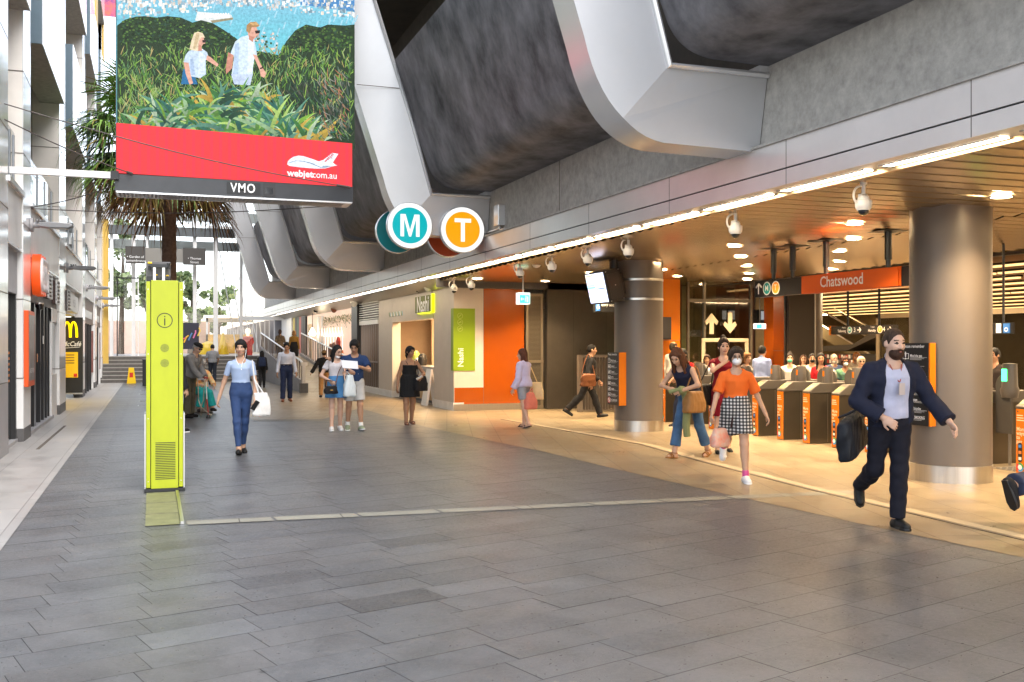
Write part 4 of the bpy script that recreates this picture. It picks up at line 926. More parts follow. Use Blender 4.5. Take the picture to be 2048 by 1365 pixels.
o = thing(q, 'painted_board', 'dark board painted with bright curls behind the man in the cap', 'board'); o.location = (1.55, 47.9, 1.1)
# benches / drain grates beside the pillar
for k, (u, v) in enumerate(((289, 803), (288, 812), (288, 789), (290, 782))):
    x, y, _ = on_z(u, v); q = MB(); q.box(x - .15, x + .12, y - .22, y + .22, .004, .01, m_steel)
    for j in range(7): q.box(x - .13, x + .1, y - .2 + j * .06, y - .17 + j * .06, .01, .011, m_dark)
    thing(q, 'floor_grate', 'small steel floor grate in the paving behind the lime pillar', 'grate', 'floor grates behind the lime pillar')
q = MB(); q.box(-.2, .1, -.25, .25, 0, 1.0, m_black); q.box(-.22, .12, -.27, .27, 1.0, 1.04, m_dark); o = thing(q, 'black_bin', 'black bin mostly hidden behind the lime pillar', 'bin', bevel=.01); x, y, _ = on_z(296, 772); o.location = (x, y, 0.006)
# ================================================================= round M and T signs
m_teal = mat('teal_face', (.0, .06, .065), .3, emit=(.0, .46, .50), estr=1.0 * LK); m_tealp = mat('teal_paint', (.0, .20, .23), .35)
m_amber = mat('amber_face', (.10, .04, .0), .3, emit=(.95, .40, .0), estr=1.0 * LK); m_rusto = mat('burnt_orange', (.42, .055, .008), .4)
m_ring = mat('lit_white', (.15, .15, .15), .3, emit=(1, .99, .96), estr=1.1 * LK)
for x, z, ch, mf, mb_, lab, r in ((4.57, 3.85, 'M', m_teal, m_tealp, 'round teal station sign with a white letter M', .425), (5.61, 3.81, 'T', m_amber, m_rusto, 'round amber station sign with a white letter T', .43)):
    s = empty('round_sign', (x, 18.4, z), 0, lab, 'sign', 'round station signs under the canopy')
    def T(y): return face_ny(x, y, z) @ Matrix.Rotation(-PI / 2, 4, 'X')
    q = MB(); q.lathe([(r, 0), (r + .012, .01), (r + .012, .11), (r, .12), (0, .12)], m_silver, 48, T=frame((x, 18.4, z), (1, 0, 0), (0, 0, -1))); child(s, q, 'sign_rim', smooth=True)
    q = MB(); q.disc((0, 0, 0), r, m_ring, 64, T(18.398), r0=r * .80); child(s, q, 'white_ring')
    q = MB(); q.disc((0, 0, 0), r * .80, mf, 64, T(18.399)); child(s, q, 'sign_face')
    q = MB(); TL = face_ny(x, 18.394, z)
    for pg in ([[(-.185, -.21), (-.115, -.21), (-.115, .12), (-.02, -.21), (.02, -.21), (.115, .12), (.115, -.21), (.185, -.21), (.185, .21), (.085, .21), (0, -.085), (-.085, .21), (-.185, .21)]] if ch == 'M' else [[(-.04, -.23), (.04, -.23), (.04, .14), (.165, .14), (.165, .215), (-.165, .215), (-.165, .14), (-.04, .14)]]): q.poly([(a, b2, 0) for a, b2 in pg], m_ring, TL)
    child(s, q, 'letter')
    q = MB(); q.lathe([(0, 0), (r, 0), (r, .10), (0, .10)], mb_, 48, T=frame((x - .0, 19.4, z), (1, 0, 0), (0, 0, -1))); q.lathe([(r, -.004), (r + .012, 0), (r + .012, .1), (r, .1)], m_silver, 48, T=frame((x, 19.4, z), (1, 0, 0), (0, 0, -1)), cap=False); child(s, q, 'rear_disc', smooth=True)
    q = MB(); q.tube([(x, 18.5, z), (x, 19.38, z)], .05, m_grey, 10); q.tube([(x, 18.95, z - .05), (6.1, 18.95, 3.68)], .03, m_grey, 8); child(s, q, 'bracket')
jx = on_x(1003, 432, 6.14)
q = MB(); q.box(6.03, 6.17, jx[1] - .13, jx[1] + .13, jx[2] - .19, jx[2] + .19, m_silver); q.tube([(6.1, jx[1], jx[2] - .19), (6.1, jx[1] - .05, 3.74), (6.1, jx[1] - .3, 3.73)], .025, m_silver, 6); q.tube([(6.12, jx[1] + .05, jx[2] - .19), (6.12, jx[1] + .1, 3.78), (6.12, 18.9, 3.78)], .02, m_silver, 6)
thing(q, 'junction_box', 'small grey junction box with conduit on the concrete beam', 'junction box', bevel=.01)
# ================================================================= cctv cameras
def cctv():
    r = empty('cctv_camera', (0, 0, 0))
    q = MB(); q.lathe([(.05, 0), (.05, -.03), (.028, -.035), (.028, -.17), (.06, -.18)], m_cctv, 16); q.build('drop_pole', r, smooth=True)
    q = MB(); q.lathe([(.02, -.16), (.075, -.2), (.085, -.25), (.115, -.26), (.118, -.31), (.112, -.36), (.085, -.4), (0, -.402)], m_cctv, 24); q.box(-.07, -.05, -.03, .03, -.25, -.17, m_cctv); q.build('housing', r, smooth=True)
    q = MB(); q.lathe([(.078, -.395)] + [(.075 * math.cos(a), -.40 - .075 * math.sin(a)) for a in np.linspace(0.1, PI / 2, 6)], m_lens, 20); q.build('dome', r, smooth=True)
    q = MB(); q.tube([(-.03, 0, -.05)] + [(-.06 - .11 * math.sin(t), 0, -.19 + .13 * math.cos(t)) for t in np.linspace(.2, 2.7, 9)] + [(-.08, 0, -.30)], .016, m_cctv, 8); q.build('cable', r, smooth=True)
    return r
cc = [(1727, 362, 6.65, 'nearest and largest white dome camera, left of the big column'), (1471, 420, 6.62, 'white dome camera second closest along the light strip'), (1257, 472, 6.7, 'white dome camera above the second column'),
      (1176, 494, 6.72, 'white dome camera just left of the tilted monitor'), (1104, 512, 6.72, 'white dome camera next right of the exit sign rod'), (1040, 528, 6.72, 'white dome camera directly above the exit sign'),
      (943, 553, 6.62, 'white dome camera against the cream Nashi end wall'), (908, 562, 6.6, 'white dome camera at the Nashi corner')]
c0 = cctv()
for k, (u, v, X, lab) in enumerate(cc):
    o = c0 if k == 0 else copy_tree(c0); p = on_x(u, v, X); z = 3.215 if p[1] < 21 else 3.13; o.location = (X, p[1], z); o.scale = (.70,) * 3; tag(o, lab, 'camera', 'white dome cameras under the soffit')
for u, v, X, dk, lab in ((837, 572, 6.8, 1, 'black half dome camera by the Nashi lettering'), (857, 570, 6.75, 0, 'small white dome beside the black one at the Nashi shop'), (632, 618, 6.7, 1, 'black half dome camera over the clothes shop'), (668, 617, 6.85, 2, 'reddish half dome over the clothes shop'), (708, 604, 6.6, 0, 'white dome camera on the black post'), (1073, 517, 7.0, 0, 'white cone shaped sensor near the exit sign')):
    p = on_x(u, v, X); q = MB(); mm = [m_cctv, m_lens, mat('dome_red', (.25, .10, .06), .2)][dk]; q.lathe([(.13, 0), (.13, -.05), (.11, -.1), (.06, -.17), (0, -.19)], mm, 20); q.lathe([(.05, .0), (.05, .3), (0, .3)], m_cctv if dk == 0 else m_dgrey, 8)
    o = thing(q, 'dome_camera', lab, 'camera', smooth=True); o.location = p
# ================================================================= cafe shop with lime banner
na = empty('corner_shop', (6.85, 27, 0), 0, 'cream ribbed corner shop with lime lettering and a lit serving opening', 'shop')
q = MB(); 
def ribwall(y0, y1, z0, z1):
    q.box(6.86, 7.1, y0, y1, z0, z1, m_nashi)
    n = int((y1 - y0) / .085)
    for k in range(n): q.box(6.846, 6.86, y0 + k * .085, y0 + k * .085 + .075, z0, z1, m_nashi)
ribwall(23.22, 25.07, .2, 3.0); ribwall(29.77, 31.76, .2, 3.0); ribwall(25.07, 29.77, 2.28, 3.0)
q.box(6.86, 7.6, 23.2, 23.3, .56, 3.15, m_nashi); q.box(6.846, 6.86, 23.2, 23.22, .2, 3.0, m_nashi)
child(na, q, 'ribbed_wall')
q = MB(); q.box(6.83, 7.1, 23.19, 25.07, 0, .2, m_marble); child(na, q, 'marble_plinth'); q = MB(); q.box(6.83, 7.1, 29.77, 35, 0, .2, m_marble); child(na, q, 'marble_plinth')
q = MB(); q.box(7.05, 7.12, 25.0, 29.8, 0, 2.3, m_nashi) if False else None
q.box(9.4, 9.5, 25, 32, 0, 3, mat('shop_back_wall', (.55, .40, .26), .6, var=.1)); q.box(7.1, 9.5, 31.7, 31.8, 0, 3, mat('shop_back_wall', (.55, .4, .26), .6)); q.box(7.1, 9.5, 24.9, 25.0, 0, 3, mat('shop_back_wall', (.55, .4, .26), .6)); q.box(7.1, 9.5, 25, 31.7, 2.75, 2.8, m_nashi); q.box(6.9, 9.5, 25, 31.7, .0, .012, m_dgrey)
q.box(8.2, 9.4, 30.2, 30.3, 0, 2.75, mat('shop_back_wall', (.55, .4, .26), .6))
child(na, q, 'inner_wall')
ctr = MB(); ctr.box(7.15, 7.8, 25.4, 29.7, .08, .92, mat('counter_wood', (.48, .30, .12), .45, var=.25, vscale=3, stretch=(1, .2, 4))); ctr.box(7.18, 7.8, 25.4, 29.7, 0.012, .08, m_black)
child(na, ctr, 'counter'); q = MB(); q.box(7.1, 7.85, 25.38, 29.72, .92, 1.0, m_steel); q.box(7.12, 7.2, 25.4, 29.7, .72, .92, mat('counter_stone', (.40, .37, .33), .4)); child(na, q, 'counter_top')
q = MB(); q.box(8.5, 8.56, 25.6, 27.9, 1.75, 2.45, m_black)
for k in range(5): q.box(8.49, 8.499, 25.8, 25.8 + 1.0 + .3 * (k % 2), 1.85 + .1 * k, 1.88 + .1 * k, mat('menu_text', (.7, .6, .4), .5))
child(na, q, 'menu_board')
q = MB(); q.box(8.55, 9.2, 25.3, 26.6, 1.35, 1.75, mat('shelf_glow', (1, .7, .35), .5, emit=(1, .55, .2), estr=3)); q.box(8.5, 9.3, 25.3, 27.2, 1.28, 1.33, m_dark); child(na, q, 'lit_shelf')
for y in (26.2, 28.4):
    l = bpy.data.lights.new('shop_lamp', 'AREA'); l.size = .5; l.energy = 55; l.color = (1, .68, .38); lo2 = bpy.data.objects.new('shop_lamp', l); COL.objects.link(lo2); lo2.location = (7.9, y, 2.73); lo2.parent = na; lo2.matrix_parent_inverse = Matrix.Translation((-6.85, -27, 0))
q = MB()
m_gl = mat('sign_lime', (.42, .50, .01), .4, emit=(.75, .85, .0), estr=.7)
q.box(6.78, 6.845, 24.95, 26.72, 2.46, 2.9, mat('sign_olive', (.12, .14, .01), .5)); q.box(6.77, 6.85, 24.93, 25.02, 2.44, 2.92, m_gl); q.box(6.77, 6.85, 25.0, 26.4, 2.43, 2.455, m_gl)
child(na, q, 'sign_box'); q = MB(); q.text('Nashi', .58, m_letter, face_nx(6.765, 25.85, 2.66), bold=.02, sx=.95); child(na, q, 'sign_lettering')
q = MB(); cl_ = [mat('wave_blue', (.25, .45, .6), .5), mat('wave_green', (.2, .3, .12), .5), m_letter]
for k in range(14): y = 28.42 + k * .13; q.bar((6.84, y, 2.46), (6.84, y + .08, 2.58), .01, .035, cl_[k % 3])
child(na, q, 'small_lettering')
q = MB(); m_lb = mat('banner_lime', (.23, .34, .004), .45); q.box(6.835, 7.38, 23.185, 23.195, .97, 2.48, m_lb); q.box(6.832, 6.84, 23.18, 23.4, .97, 2.48, m_lb)
Tb = frame((6.99, 23.18, 1.08), (0, 0, 1), (-1, 0, 0)); q.text('Nashi', .20, m_letter, frame((7.02, 23.18, 1.06), (0, 0, 1), (-1, 0, 0)), 'LEFT', .012)
for k in range(3):
    Tq = face_ny(7.0, 23.18, 2.30 - k * .155) @ Matrix.Rotation(-PI / 2, 4, 'X'); q.disc((0, 0, 0), .07, mat('banner_line', (.45, .52, .12), .5), 28, Tq, r0=.062); q.bar((6.96, 23.18, 2.27 - k * .155), (7.03, 23.18, 2.33 - k * .155), .004, .01, mat('banner_line', (.45, .52, .12), .5))
    if k: q.bar((6.96, 23.18, 2.30 - k * .155), (7.04, 23.18, 2.30 - k * .155), .004, .01, mat('banner_line', (.45, .52, .12), .5))
child(na, q, 'lime_banner')
# goods on the counter
rr_ = random.Random(5)
for k, (y, h, c, lab) in enumerate(((29.3, .32, (.03, .05, .02), 'dark green potted plant on the shop counter'), (28.9, .42, (.35, .42, .08), 'green bottle stand on the shop counter'), (28.5, .22, (.45, .45, .45), 'steel food container on the shop counter'), (26.1, .3, (.6, .4, .08), 'yellow and green fruit jar on the shop counter'), (25.75, .28, (.7, .18, .03), 'orange fruit jar on the shop counter'), (28.1, .35, (.02, .02, .02), 'black coffee machine on the shop counter'))):
    q = MB(); mm = mat('goods_%d' % k, c, .4, var=.5, vscale=14); q.lathe([(.12, 0), (.14, h * .4), (.12, h * .8), (.06, h), (0, h)], mm, 14)
    for j in range(8): a = j * .8; q.lathe([(0, -.04), (.045, 0), (0, .04)], mm, 8, (.1 * math.cos(a), .1 * math.sin(a), h * (.5 + .1 * (j % 3))))
    o = thing(q, 'counter_goods', lab, 'goods', smooth=True); o.location = (7.35, y, 1.0)
q = MB(); q.lathe([(.02, 0), (.14, .1), (.12, .45), (.05, .62), (0, .64)], mat('cone_orange', (.85, .48, .12), .5), 14); o = thing(q, 'ice_cream_model', 'large orange cone shaped model behind the counter', 'model', smooth=True); o.location = (8.0, 26.0, 1.25)
q = MB(); q.prism([(-.03, 0), (.03, 0), (.16, .95), (.12, .95)], 'y', 0, .5, m_whitep); q.prism([(.28, 0), (.33, 0), (.16, .95), (.13, .95)], 'y', 0.02, .48, m_whitep); o = thing(q, 'sandwich_board', 'white leaning sandwich board beside the serving counter', 'board'); o.location = (6.75, 25.35, .006)
# ================================================================= orange wall, mesh gate, dark tiled wall
q = MB(); q.box(7.6, 8.66, 23.2, 23.3, .16, 3.2, m_orange); q.box(6.86, 7.6, 23.195, 23.3, .16, .56, m_orange); q.box(7.598, 7.604, 23.19, 23.2, .16, 3.15, m_joint); ow = MB()
owr = empty('orange_wall', (7.8, 23.2, 0), 0, 'glossy orange wall panel beside the lime banner', 'wall'); child(owr, q, 'glossy_panel')
q = MB(); q.box(6.84, 8.68, 23.17, 23.3, 0, .16, m_steel); child(owr, q, 'steel_skirting')
mg = empty('mesh_gate', (8.9, 23.2, 0), 0, 'tall bronze mesh gate between the orange and dark walls', 'gate')
q = MB(); fm = mat('gate_frame', (.33, .28, .20), .35, metal=.7)
for x in (8.69, 9.09): q.box(x, x + .06, 23.15, 23.2, 0, 2.86, fm)
for z in (.02, 1.15, 2.8): q.box(8.69, 9.15, 23.14, 23.2, z, z + .07, fm)
child(mg, q, 'gate_frame')
q = MB()
for k in range(90):
    z = .1 + k * .031; q.box(8.75, 9.09, 23.165, 23.175, z, z + .009, fm)
for k in range(12): x = 8.76 + k * .029; q.box(x, x + .009, 23.16, 23.168, .08, 2.8, fm)
q.box(8.7, 9.1, 23.3, 23.32, 0, 2.9, m_dark); child(mg, q, 'mesh_panel')
q = MB(); q.box(9.2, 14.2, 23.0, 23.2, 0, 3.2, m_tiled); q.box(8.66, 9.2, 23.25, 23.4, 0, 3.2, m_black); thing(q, 'dark_tiled_wall', 'dark olive tiled wall behind the second column', 'wall')
cg = empty('folded_gate', (10, 21.7, 0), 0, 'low grey corrugated gate folded against the dark tiled wall', 'gate'); q = MB(); cm = mat('gate_grey', (.22, .19, .16), .4, metal=.5)
for k in range(16): x = 9.62 + k * .075; q.prism([(x, 21.8), (x + .0375, 21.74), (x + .075, 21.8), (x + .0375, 21.86)], 'z', .06, 1.3, cm)
child(cg, q, 'gate_leaf'); q = MB(); q.box(9.5, 9.6, 21.74, 21.86, 0, 1.36, cm); q.box(9.6, 10.9, 21.76, 21.84, 1.3, 1.36, cm); q.box(9.6, 10.9, 21.76, 21.84, .02, .06, cm); child(cg, q, 'gate_frame')
# shops further along
lv = empty('louvred_doorway', (6.85, 33.3, 0), 0, 'barred doorway under a white louvre next to the black post', 'doorway'); q = MB()
for z in np.linspace(2.45, 3.0, 8): q.box(6.82, 6.92, 31.8, 34.8, z, z + .025, m_whitep)
q.box(6.95, 6.98, 31.76, 34.82, 2.4, 3.05, m_dark); q.box(6.82, 6.93, 31.76, 34.82, 2.28, 2.42, m_whitep); child(lv, q, 'louvre')
q = MB(); q.box(7.3, 7.32, 31.8, 34.8, 1.1, 2.2, mat('backlit_white', (.8, .8, .8), .5, emit=(1, .95, .9), estr=.8)); q.box(7.28, 7.3, 32.0, 32.6, 1.1, 1.75, m_yellow); q.box(7.35, 7.4, 31.8, 34.8, 0, 2.3, m_dgrey); child(lv, q, 'lit_back_wall')
q = MB()
for y in np.linspace(31.9, 34.7, 9): q.box(6.86, 6.93, y - .04, y + .04, .2, 2.28, m_rust)
q.box(6.84, 6.95, 31.8, 34.8, 1.0, 1.06, m_rust); child(lv, q, 'bars')
q = MB(); q.box(6.75, 7.0, 34.85, 35.9, 0, 3.1, m_black); thing(q, 'black_post', 'wide black post beside the clothes shop window', 'post')
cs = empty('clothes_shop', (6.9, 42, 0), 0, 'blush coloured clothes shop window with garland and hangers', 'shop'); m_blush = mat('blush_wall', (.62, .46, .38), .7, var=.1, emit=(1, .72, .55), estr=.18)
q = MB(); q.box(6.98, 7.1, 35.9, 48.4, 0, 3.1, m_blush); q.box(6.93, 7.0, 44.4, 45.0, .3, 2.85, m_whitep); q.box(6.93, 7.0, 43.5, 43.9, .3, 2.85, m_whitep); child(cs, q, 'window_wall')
q = MB(); R3 = random.Random(2); gl = mat('garland', (.22, .26, .12), .6, var=.6, vscale=9); gw = mat('garland_white', (.75, .70, .6), .6)
for k in range(900):
    y = R3.uniform(36.2, 43.3); z = 2.72 - abs(R3.gauss(0, .18)); a = R3.uniform(0, 6.28); s = R3.uniform(.03, .08); q.add([(6.93, y, z), (6.9, y + s * math.cos(a), z + s * math.sin(a)), (6.92, y + s * 1.4 * math.cos(a + .5), z + s * 1.4 * math.sin(a + .5))], [(0, 1, 2)], gl if R3.random() < .6 else gw)
child(cs, q, 'garland')
q = MB(); q.tube([(6.93, 46.9, 2.55), (6.93, 46.9, 1.3)], [.16, .12], mat('cream_wood', (.75, .66, .5), .5), 10); q.box(6.9, 6.95, 46.55, 47.25, .7, 1.3, mat('cream_wood', (.75, .66, .5), .5)); child(cs, q, 'spade_ornament')
q = MB(); q.tube([(6.7, 44.9, 3.0), (6.7, 44.9, 2.35)], .015, m_dark, 6); q.lathe([(.03, 2.35), (.16, 2.1), (.12, 2.0), (0, 2.0)], mat('pendant_glow', (1, .9, .8), .5, emit=(1, .85, .6), estr=4), 14, (6.7, 44.9, 0)); thing(q, 'pendant_lamp', 'pendant lamp hanging outside the clothes shop', 'lamp', smooth=True)
hm = mat('hanger_white', (.85, .8, .75), .4, emit=(1, .9, .8), estr=.35)
hq = MB(); hq.tube([(0, -.25, 0), (0, 0, .22), (0, .25, 0), (0, -.25, 0)], .018, hm, 6); hq.tube([(0, 0, .22), (0, .03, .3), (0, .07, .33), (0, .09, .29)], .014, hm, 6); hq.tube([(0, -.2, 0), (0, -.2, -1.3)], .016, hm, 6)
h0 = None
for k in range(7):
    o = h0.copy() if h0 else hq.build('clothes_hanger')
    if h0: COL.objects.link(o)
    else: h0 = o
    o.location = (6.88 - .01 * k, 38.6 + k * .62, 1.95); tag(o, 'oversized white hanger in the clothes shop window', 'hanger', 'white hangers in the shop window')
for y, z, c, lab in ((39.0, 1.5, (.62, .06, .03), 'red jacket hanging in the clothes shop window'), (40.0, 1.3, (.22, .10, .07), 'brown dress hanging in the clothes shop window'), (40.7, 1.25, (.24, .11, .08), 'second brown dress beside the first in the shop window'), (38.3, 1.0, (.75, .2, .04), 'orange skirt low in the clothes shop window')):
    q = MB(); q.prism([(y - .12, z + .4), (y + .12, z + .4), (y + .32, z + .25), (y + .25, z - .1), (y + .34, z - .55), (y - .34, z - .55), (y - .25, z - .1), (y - .32, z + .25)], 'x', 6.78, 6.86, mat('cloth_' + lab[:6], c, .8, var=.3, vscale=5)); thing(q, 'hanging_garment', lab, 'garment', bevel=.03)
q = MB()
for k, c in enumerate(((.02, .02, .02), (.05, .05, .055), (.5, .12, .1), (.03, .10, .07), (.02, .02, .02), (.5, .4, .08))): q.box(6.9, 7.0, 48.5 + k * .75, 49.2 + k * .75, 1.1, 3.0, mat('stripe_%d' % k, c, .5))
q.box(6.85, 7.0, 53.2, 55.4, 1.1, 3.1, m_whitep); q.box(6.85, 7.0, 55.5, 57.5, 1.1, 3.1, m_white); thing(q, 'striped_doorway', 'doorway with dark red and green vertical stripes beyond the ramp', 'doorway')
q = MB(); fg = mat('fin_grey', (.28, .28, .31), .5)
for k in range(16): y = 58 + k * 2.6; q.box(6.55, 7.2, y, y + .7, 1.1, 3.1, fg); 
q.box(7.2, 7.3, 57.5, 100, 1.1, 3.1, mat('fin_back', (.42, .40, .38), .6)); thing(q, 'finned_wall', 'long wall of grey fins on the upper terrace', 'wall')
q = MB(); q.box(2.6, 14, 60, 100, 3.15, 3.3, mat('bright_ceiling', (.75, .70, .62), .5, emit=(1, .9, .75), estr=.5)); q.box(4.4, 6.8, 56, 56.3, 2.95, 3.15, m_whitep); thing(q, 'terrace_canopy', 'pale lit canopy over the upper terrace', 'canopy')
mq = empty('display_mannequin', (4.35, 50, 1.1), 0, 'mannequin in a red top on a stand at the top of the stairs', 'mannequin'); q = MB(); q.lathe([(.2, 1.0), (.23, 1.25), (.2, 1.5), (.3, 1.75), (.26, 1.95), (.1, 2.02)], mat('red_top', (.75, .08, .07), .6, var=.2), 18, (4.35, 50, 0)); child(mq, q, 'red_top', smooth=True)
q = MB(); q.lathe([(.06, 2.0), (.07, 2.1), (.13, 2.2), (.12, 2.35), (0, 2.42)], mat('mannequin_head', (.8, .6, .4), .5, emit=(1, .7, .4), estr=.5), 14, (4.35, 50, 0)); child(mq, q, 'head', smooth=True)
q = MB(); q.lathe([(.2, 1.1), (.2, 1.13), (.03, 1.15), (.03, 1.95)], m_dgrey, 14, (4.35, 50, .0)); child(mq, q, 'stand', smooth=True)
# ================================================================= exit sign
ex = empty('exit_sign', (7.32, 19.6, 2.45), 0, 'green and white running man exit sign hanging on a rod', 'exit sign'); p = on_x(1046, 597, 7.32); y = p[1]
q = MB(); q.tube([(7.32, y, 2.68), (7.32, y, 3.16)], .012, m_cctv, 8); child(ex, q, 'rod'); q = MB(); q.box(7.20, 7.44, y - .10, y + .10, 2.45, 2.69, mat('exit_case', (.8, .8, .8), .4, emit=(.9, 1, .95), estr=.5)); child(ex, q, 'lit_case')
m_eg = mat('exit_green', (.02, .35, .2), .4, emit=(.03, .55, .32), estr=.9); q = MB(); q.box(7.21, 7.43, y - .104, y - .1, 2.47, 2.64, m_eg); q.bar((7.24, y - .107, 2.555), (7.31, y - .107, 2.555), .003, .02, m_ring); q.add([(7.225, y - .107, 2.555), (7.26, y - .107, 2.60), (7.26, y - .107, 2.51)], [(0, 2, 1)], m_ring); q.box(7.36, 7.40, y - .107, y - .105, 2.49, 2.61, m_ring); q.disc((7.345, y - .107, 2.61), .014, m_ring, 10); q.bar((7.34, y - .107, 2.59), (7.33, y - .107, 2.50), .003, .018, m_ring); child(ex, q, 'pictogram')
# ================================================================= column notice boards
def board(X, y0, y1, z0, z1, lab, off=.06):
    r = empty('notice_board', (X, (y0 + y1) / 2, z0), 0, lab, 'notice board'); q = MB(); q.box(X, X + .05, y0, y1, z0, z1, m_black); child(r, q, 'panel'); q = MB(); q.box(X - .002, X + off, y0 - .022, y0 - .0, z0, z1, m_orange2); child(r, q, 'orange_edge')
    q = MB(); H = z1 - z0; W = y1 - y0; f = lambda yy, zz: face_nx(X - .003, yy, zz)
    q.text('Please remember', W * .118, m_letter, f(y1 - W * .06, z1 - H * .04), 'LEFT', .01, .95)
    rows = ['Mind the gap', 'Caution!', 'Caution!', 'CCTV', 'Valid ticket', 'Luggage', 'No bicycles', 'NO SMOKING']
    for k, t in enumerate(rows):
        z = z1 - H * (.155 + k * .107); q.text(t, W * .10, m_letter, f(y1 - W * .32, z), 'LEFT', .012, .85)
        for j in range(3 if k % 2 == 0 else 2): q.box(X - .003, X - .001, y0 + W * (.06 + .1 * ((j + k) % 3)), y1 - W * .32, z - H * (.022 + .014 * j), z - H * (.0165 + .014 * j), mat('print_pale', (.45, .45, .45), .6))
        q.box(X - .003, X - .001, y1 - W * .27, y1 - W * .05, z - H * .04, z + H * .03, m_letter); q.box(X - .005, X - .003, y1 - W * .255, y1 - W * .065, z - H * .034, z + H * .024, m_black)
        if k == 0: q.text('!', W * .28, m_letter, face_nx(X - .006, y1 - W * .16, z - H * .004), bold=.03)
        elif k == 7:
            T = face_nx(X - .006, y1 - W * .16, z - H * .005) @ Matrix.Rotation(-PI / 2, 4, 'X'); q.disc((0, 0, 0), W * .12, m_letter, 20, T); T = face_nx(X - .008, y1 - W * .16, z - H * .005) @ Matrix.Rotation(-PI / 2, 4, 'X'); q.disc((0, 0, 0), W * .12, mat('ban_red', (.6, .02, .02), .5), 20, T, r0=W * .09); q.bar((X - .009, y1 - W * .23, z + H * .02), (X - .009, y1 - W * .09, z - H * .03), .004, .01, mat('ban_red', (.6, .02, .02), .5))
        else:
            for a in range(3): q.box(X - .007, X - .005, y1 - W * (.22 - a * .05), y1 - W * (.19 - a * .05), z - H * .025, z + H * (.015 if a != k % 3 else 0), m_letter)
    child(r, q, 'printed_text')
board(8.40, 9.2, 9.64, .66, 1.62, 'black Please remember notice board on the nearest column', .08)
board(8.06, 16.62, 17.1, .48, 1.46, 'black Please remember notice board with a wide orange edge on the second column', .14)
# ================================================================= tilted monitor on second column
mo = empty('tilted_monitor', (7.9, 16.9, 2.6), 0, 'tilted departures monitor in a black housing on the second column', 'monitor')
T = Matrix.Translation((7.70, 16.85, 2.64)) @ Matrix.Rotation(math.radians(-13), 4, 'Y')
q = MB(); q.box(.02, .34, -.42, .40, -.30, .30, m_black, T); q.box(.34, .44, -.3, .3, -.2, .2, m_black, T); child(mo, q, 'housing', bevel=.012)
q = MB(); q.box(.08, .3, -.43, -.42, -.24, .22, m_dark, T)
for a, b_ in ((.06, .27), (.06, -.27), (.32, .27), (.32, -.27), (.2, 0)): q.cyl((a, -.44, b_), .009, .02, m_steel, 8, axis='y', T=T)
child(mo, q, 'side_cover')
q = MB(); mscr = mat('screen_white', (.1, .1, .1), .3, emit=(.62, .68, .95), estr=1.0); q.box(.012, .02, -.39, .37, -.27, .27, mscr, T)
cols_ = [(.9, .65, .2), (.9, .8, .5), (.3, .65, .9), (.85, .6, .5), (.25, .5, .8), (.15, .65, .55), (.7, .3, .4), (.5, .5, .75)]
for k, c in enumerate(cols_): q.box(.006, .011, .02, .35, .22 - k * .045, .26 - k * .045, mat('scr_%d' % k, (.05, .05, .05), .4, emit=c, estr=.9), T)
q.box(.006, .011, -.37, .0, -.03, .0, mat('scr_b', (.05, .05, .05), .4, emit=(.1, .15, .7), estr=.9), T)
for k in range(8): q.box(.006, .011, -.36 + .1 * (k % 3), -.02, .23 - k * .05, .245 - k * .05, mat('scr_t', (.05, .05, .05), .4, emit=(.35, .4, .65), estr=.8), T)
for k in range(4): q.box(.006, .011, -.35, .33 - .05 * k, -.25 + k * .025, -.242 + k * .025, mat('scr_t', (.05, .05, .05), .4, emit=(.35, .4, .65), estr=.8), T)
child(mo, q, 'screen')
q = MB(); q.cyl((8.0, 16.7, 2.9), .06, .3, m_black, 12); q.cyl((8.1, 16.95, 2.9), .07, .3, m_dark, 12); child(mo, q, 'ceiling_post')
ea = empty('access_sign', (9.0, 19, 2.3), 0, 'dark easy access sign with a wheelchair symbol behind the monitor', 'sign'); q = MB(); pa = on_y(1188, 603, 19.5); pb = on_y(1240, 625, 19.5); q.box(pa[0], pb[0], 19.5, 19.56, pb[2], pa[2], m_black); child(ea, q, 'panel')
q = MB(); q.box(pa[0] + .04, pa[0] + .14, 19.49, 19.5, pb[2] + .02, pa[2] - .02, mat('access_blue', (.03, .15, .5), .5)); q.text('Easy access', .09, m_letter, face_ny(pa[0] + .17, 19.49, (pa[2] + pb[2]) / 2 + .04), 'LEFT', .01)
Tq = face_ny(pa[0] + .09, 19.485, (pa[2] + pb[2]) / 2 - .02) @ Matrix.Rotation(-PI / 2, 4, 'X'); q.disc((0, 0, 0), .032, m_letter, 16, Tq, r0=.022); q.bar((pa[0] + .085, 19.485, pb[2] + .1), (pa[0] + .09, 19.485, pb[2] + .16), .003, .012, m_letter); child(ea, q, 'symbol')
q = MB(); q.tube([(pa[0] + .2, 19.53, pa[2]), (pa[0] + .2, 19.53, 3.15)], .02, m_black, 8); child(ea, q, 'hanger_rod')
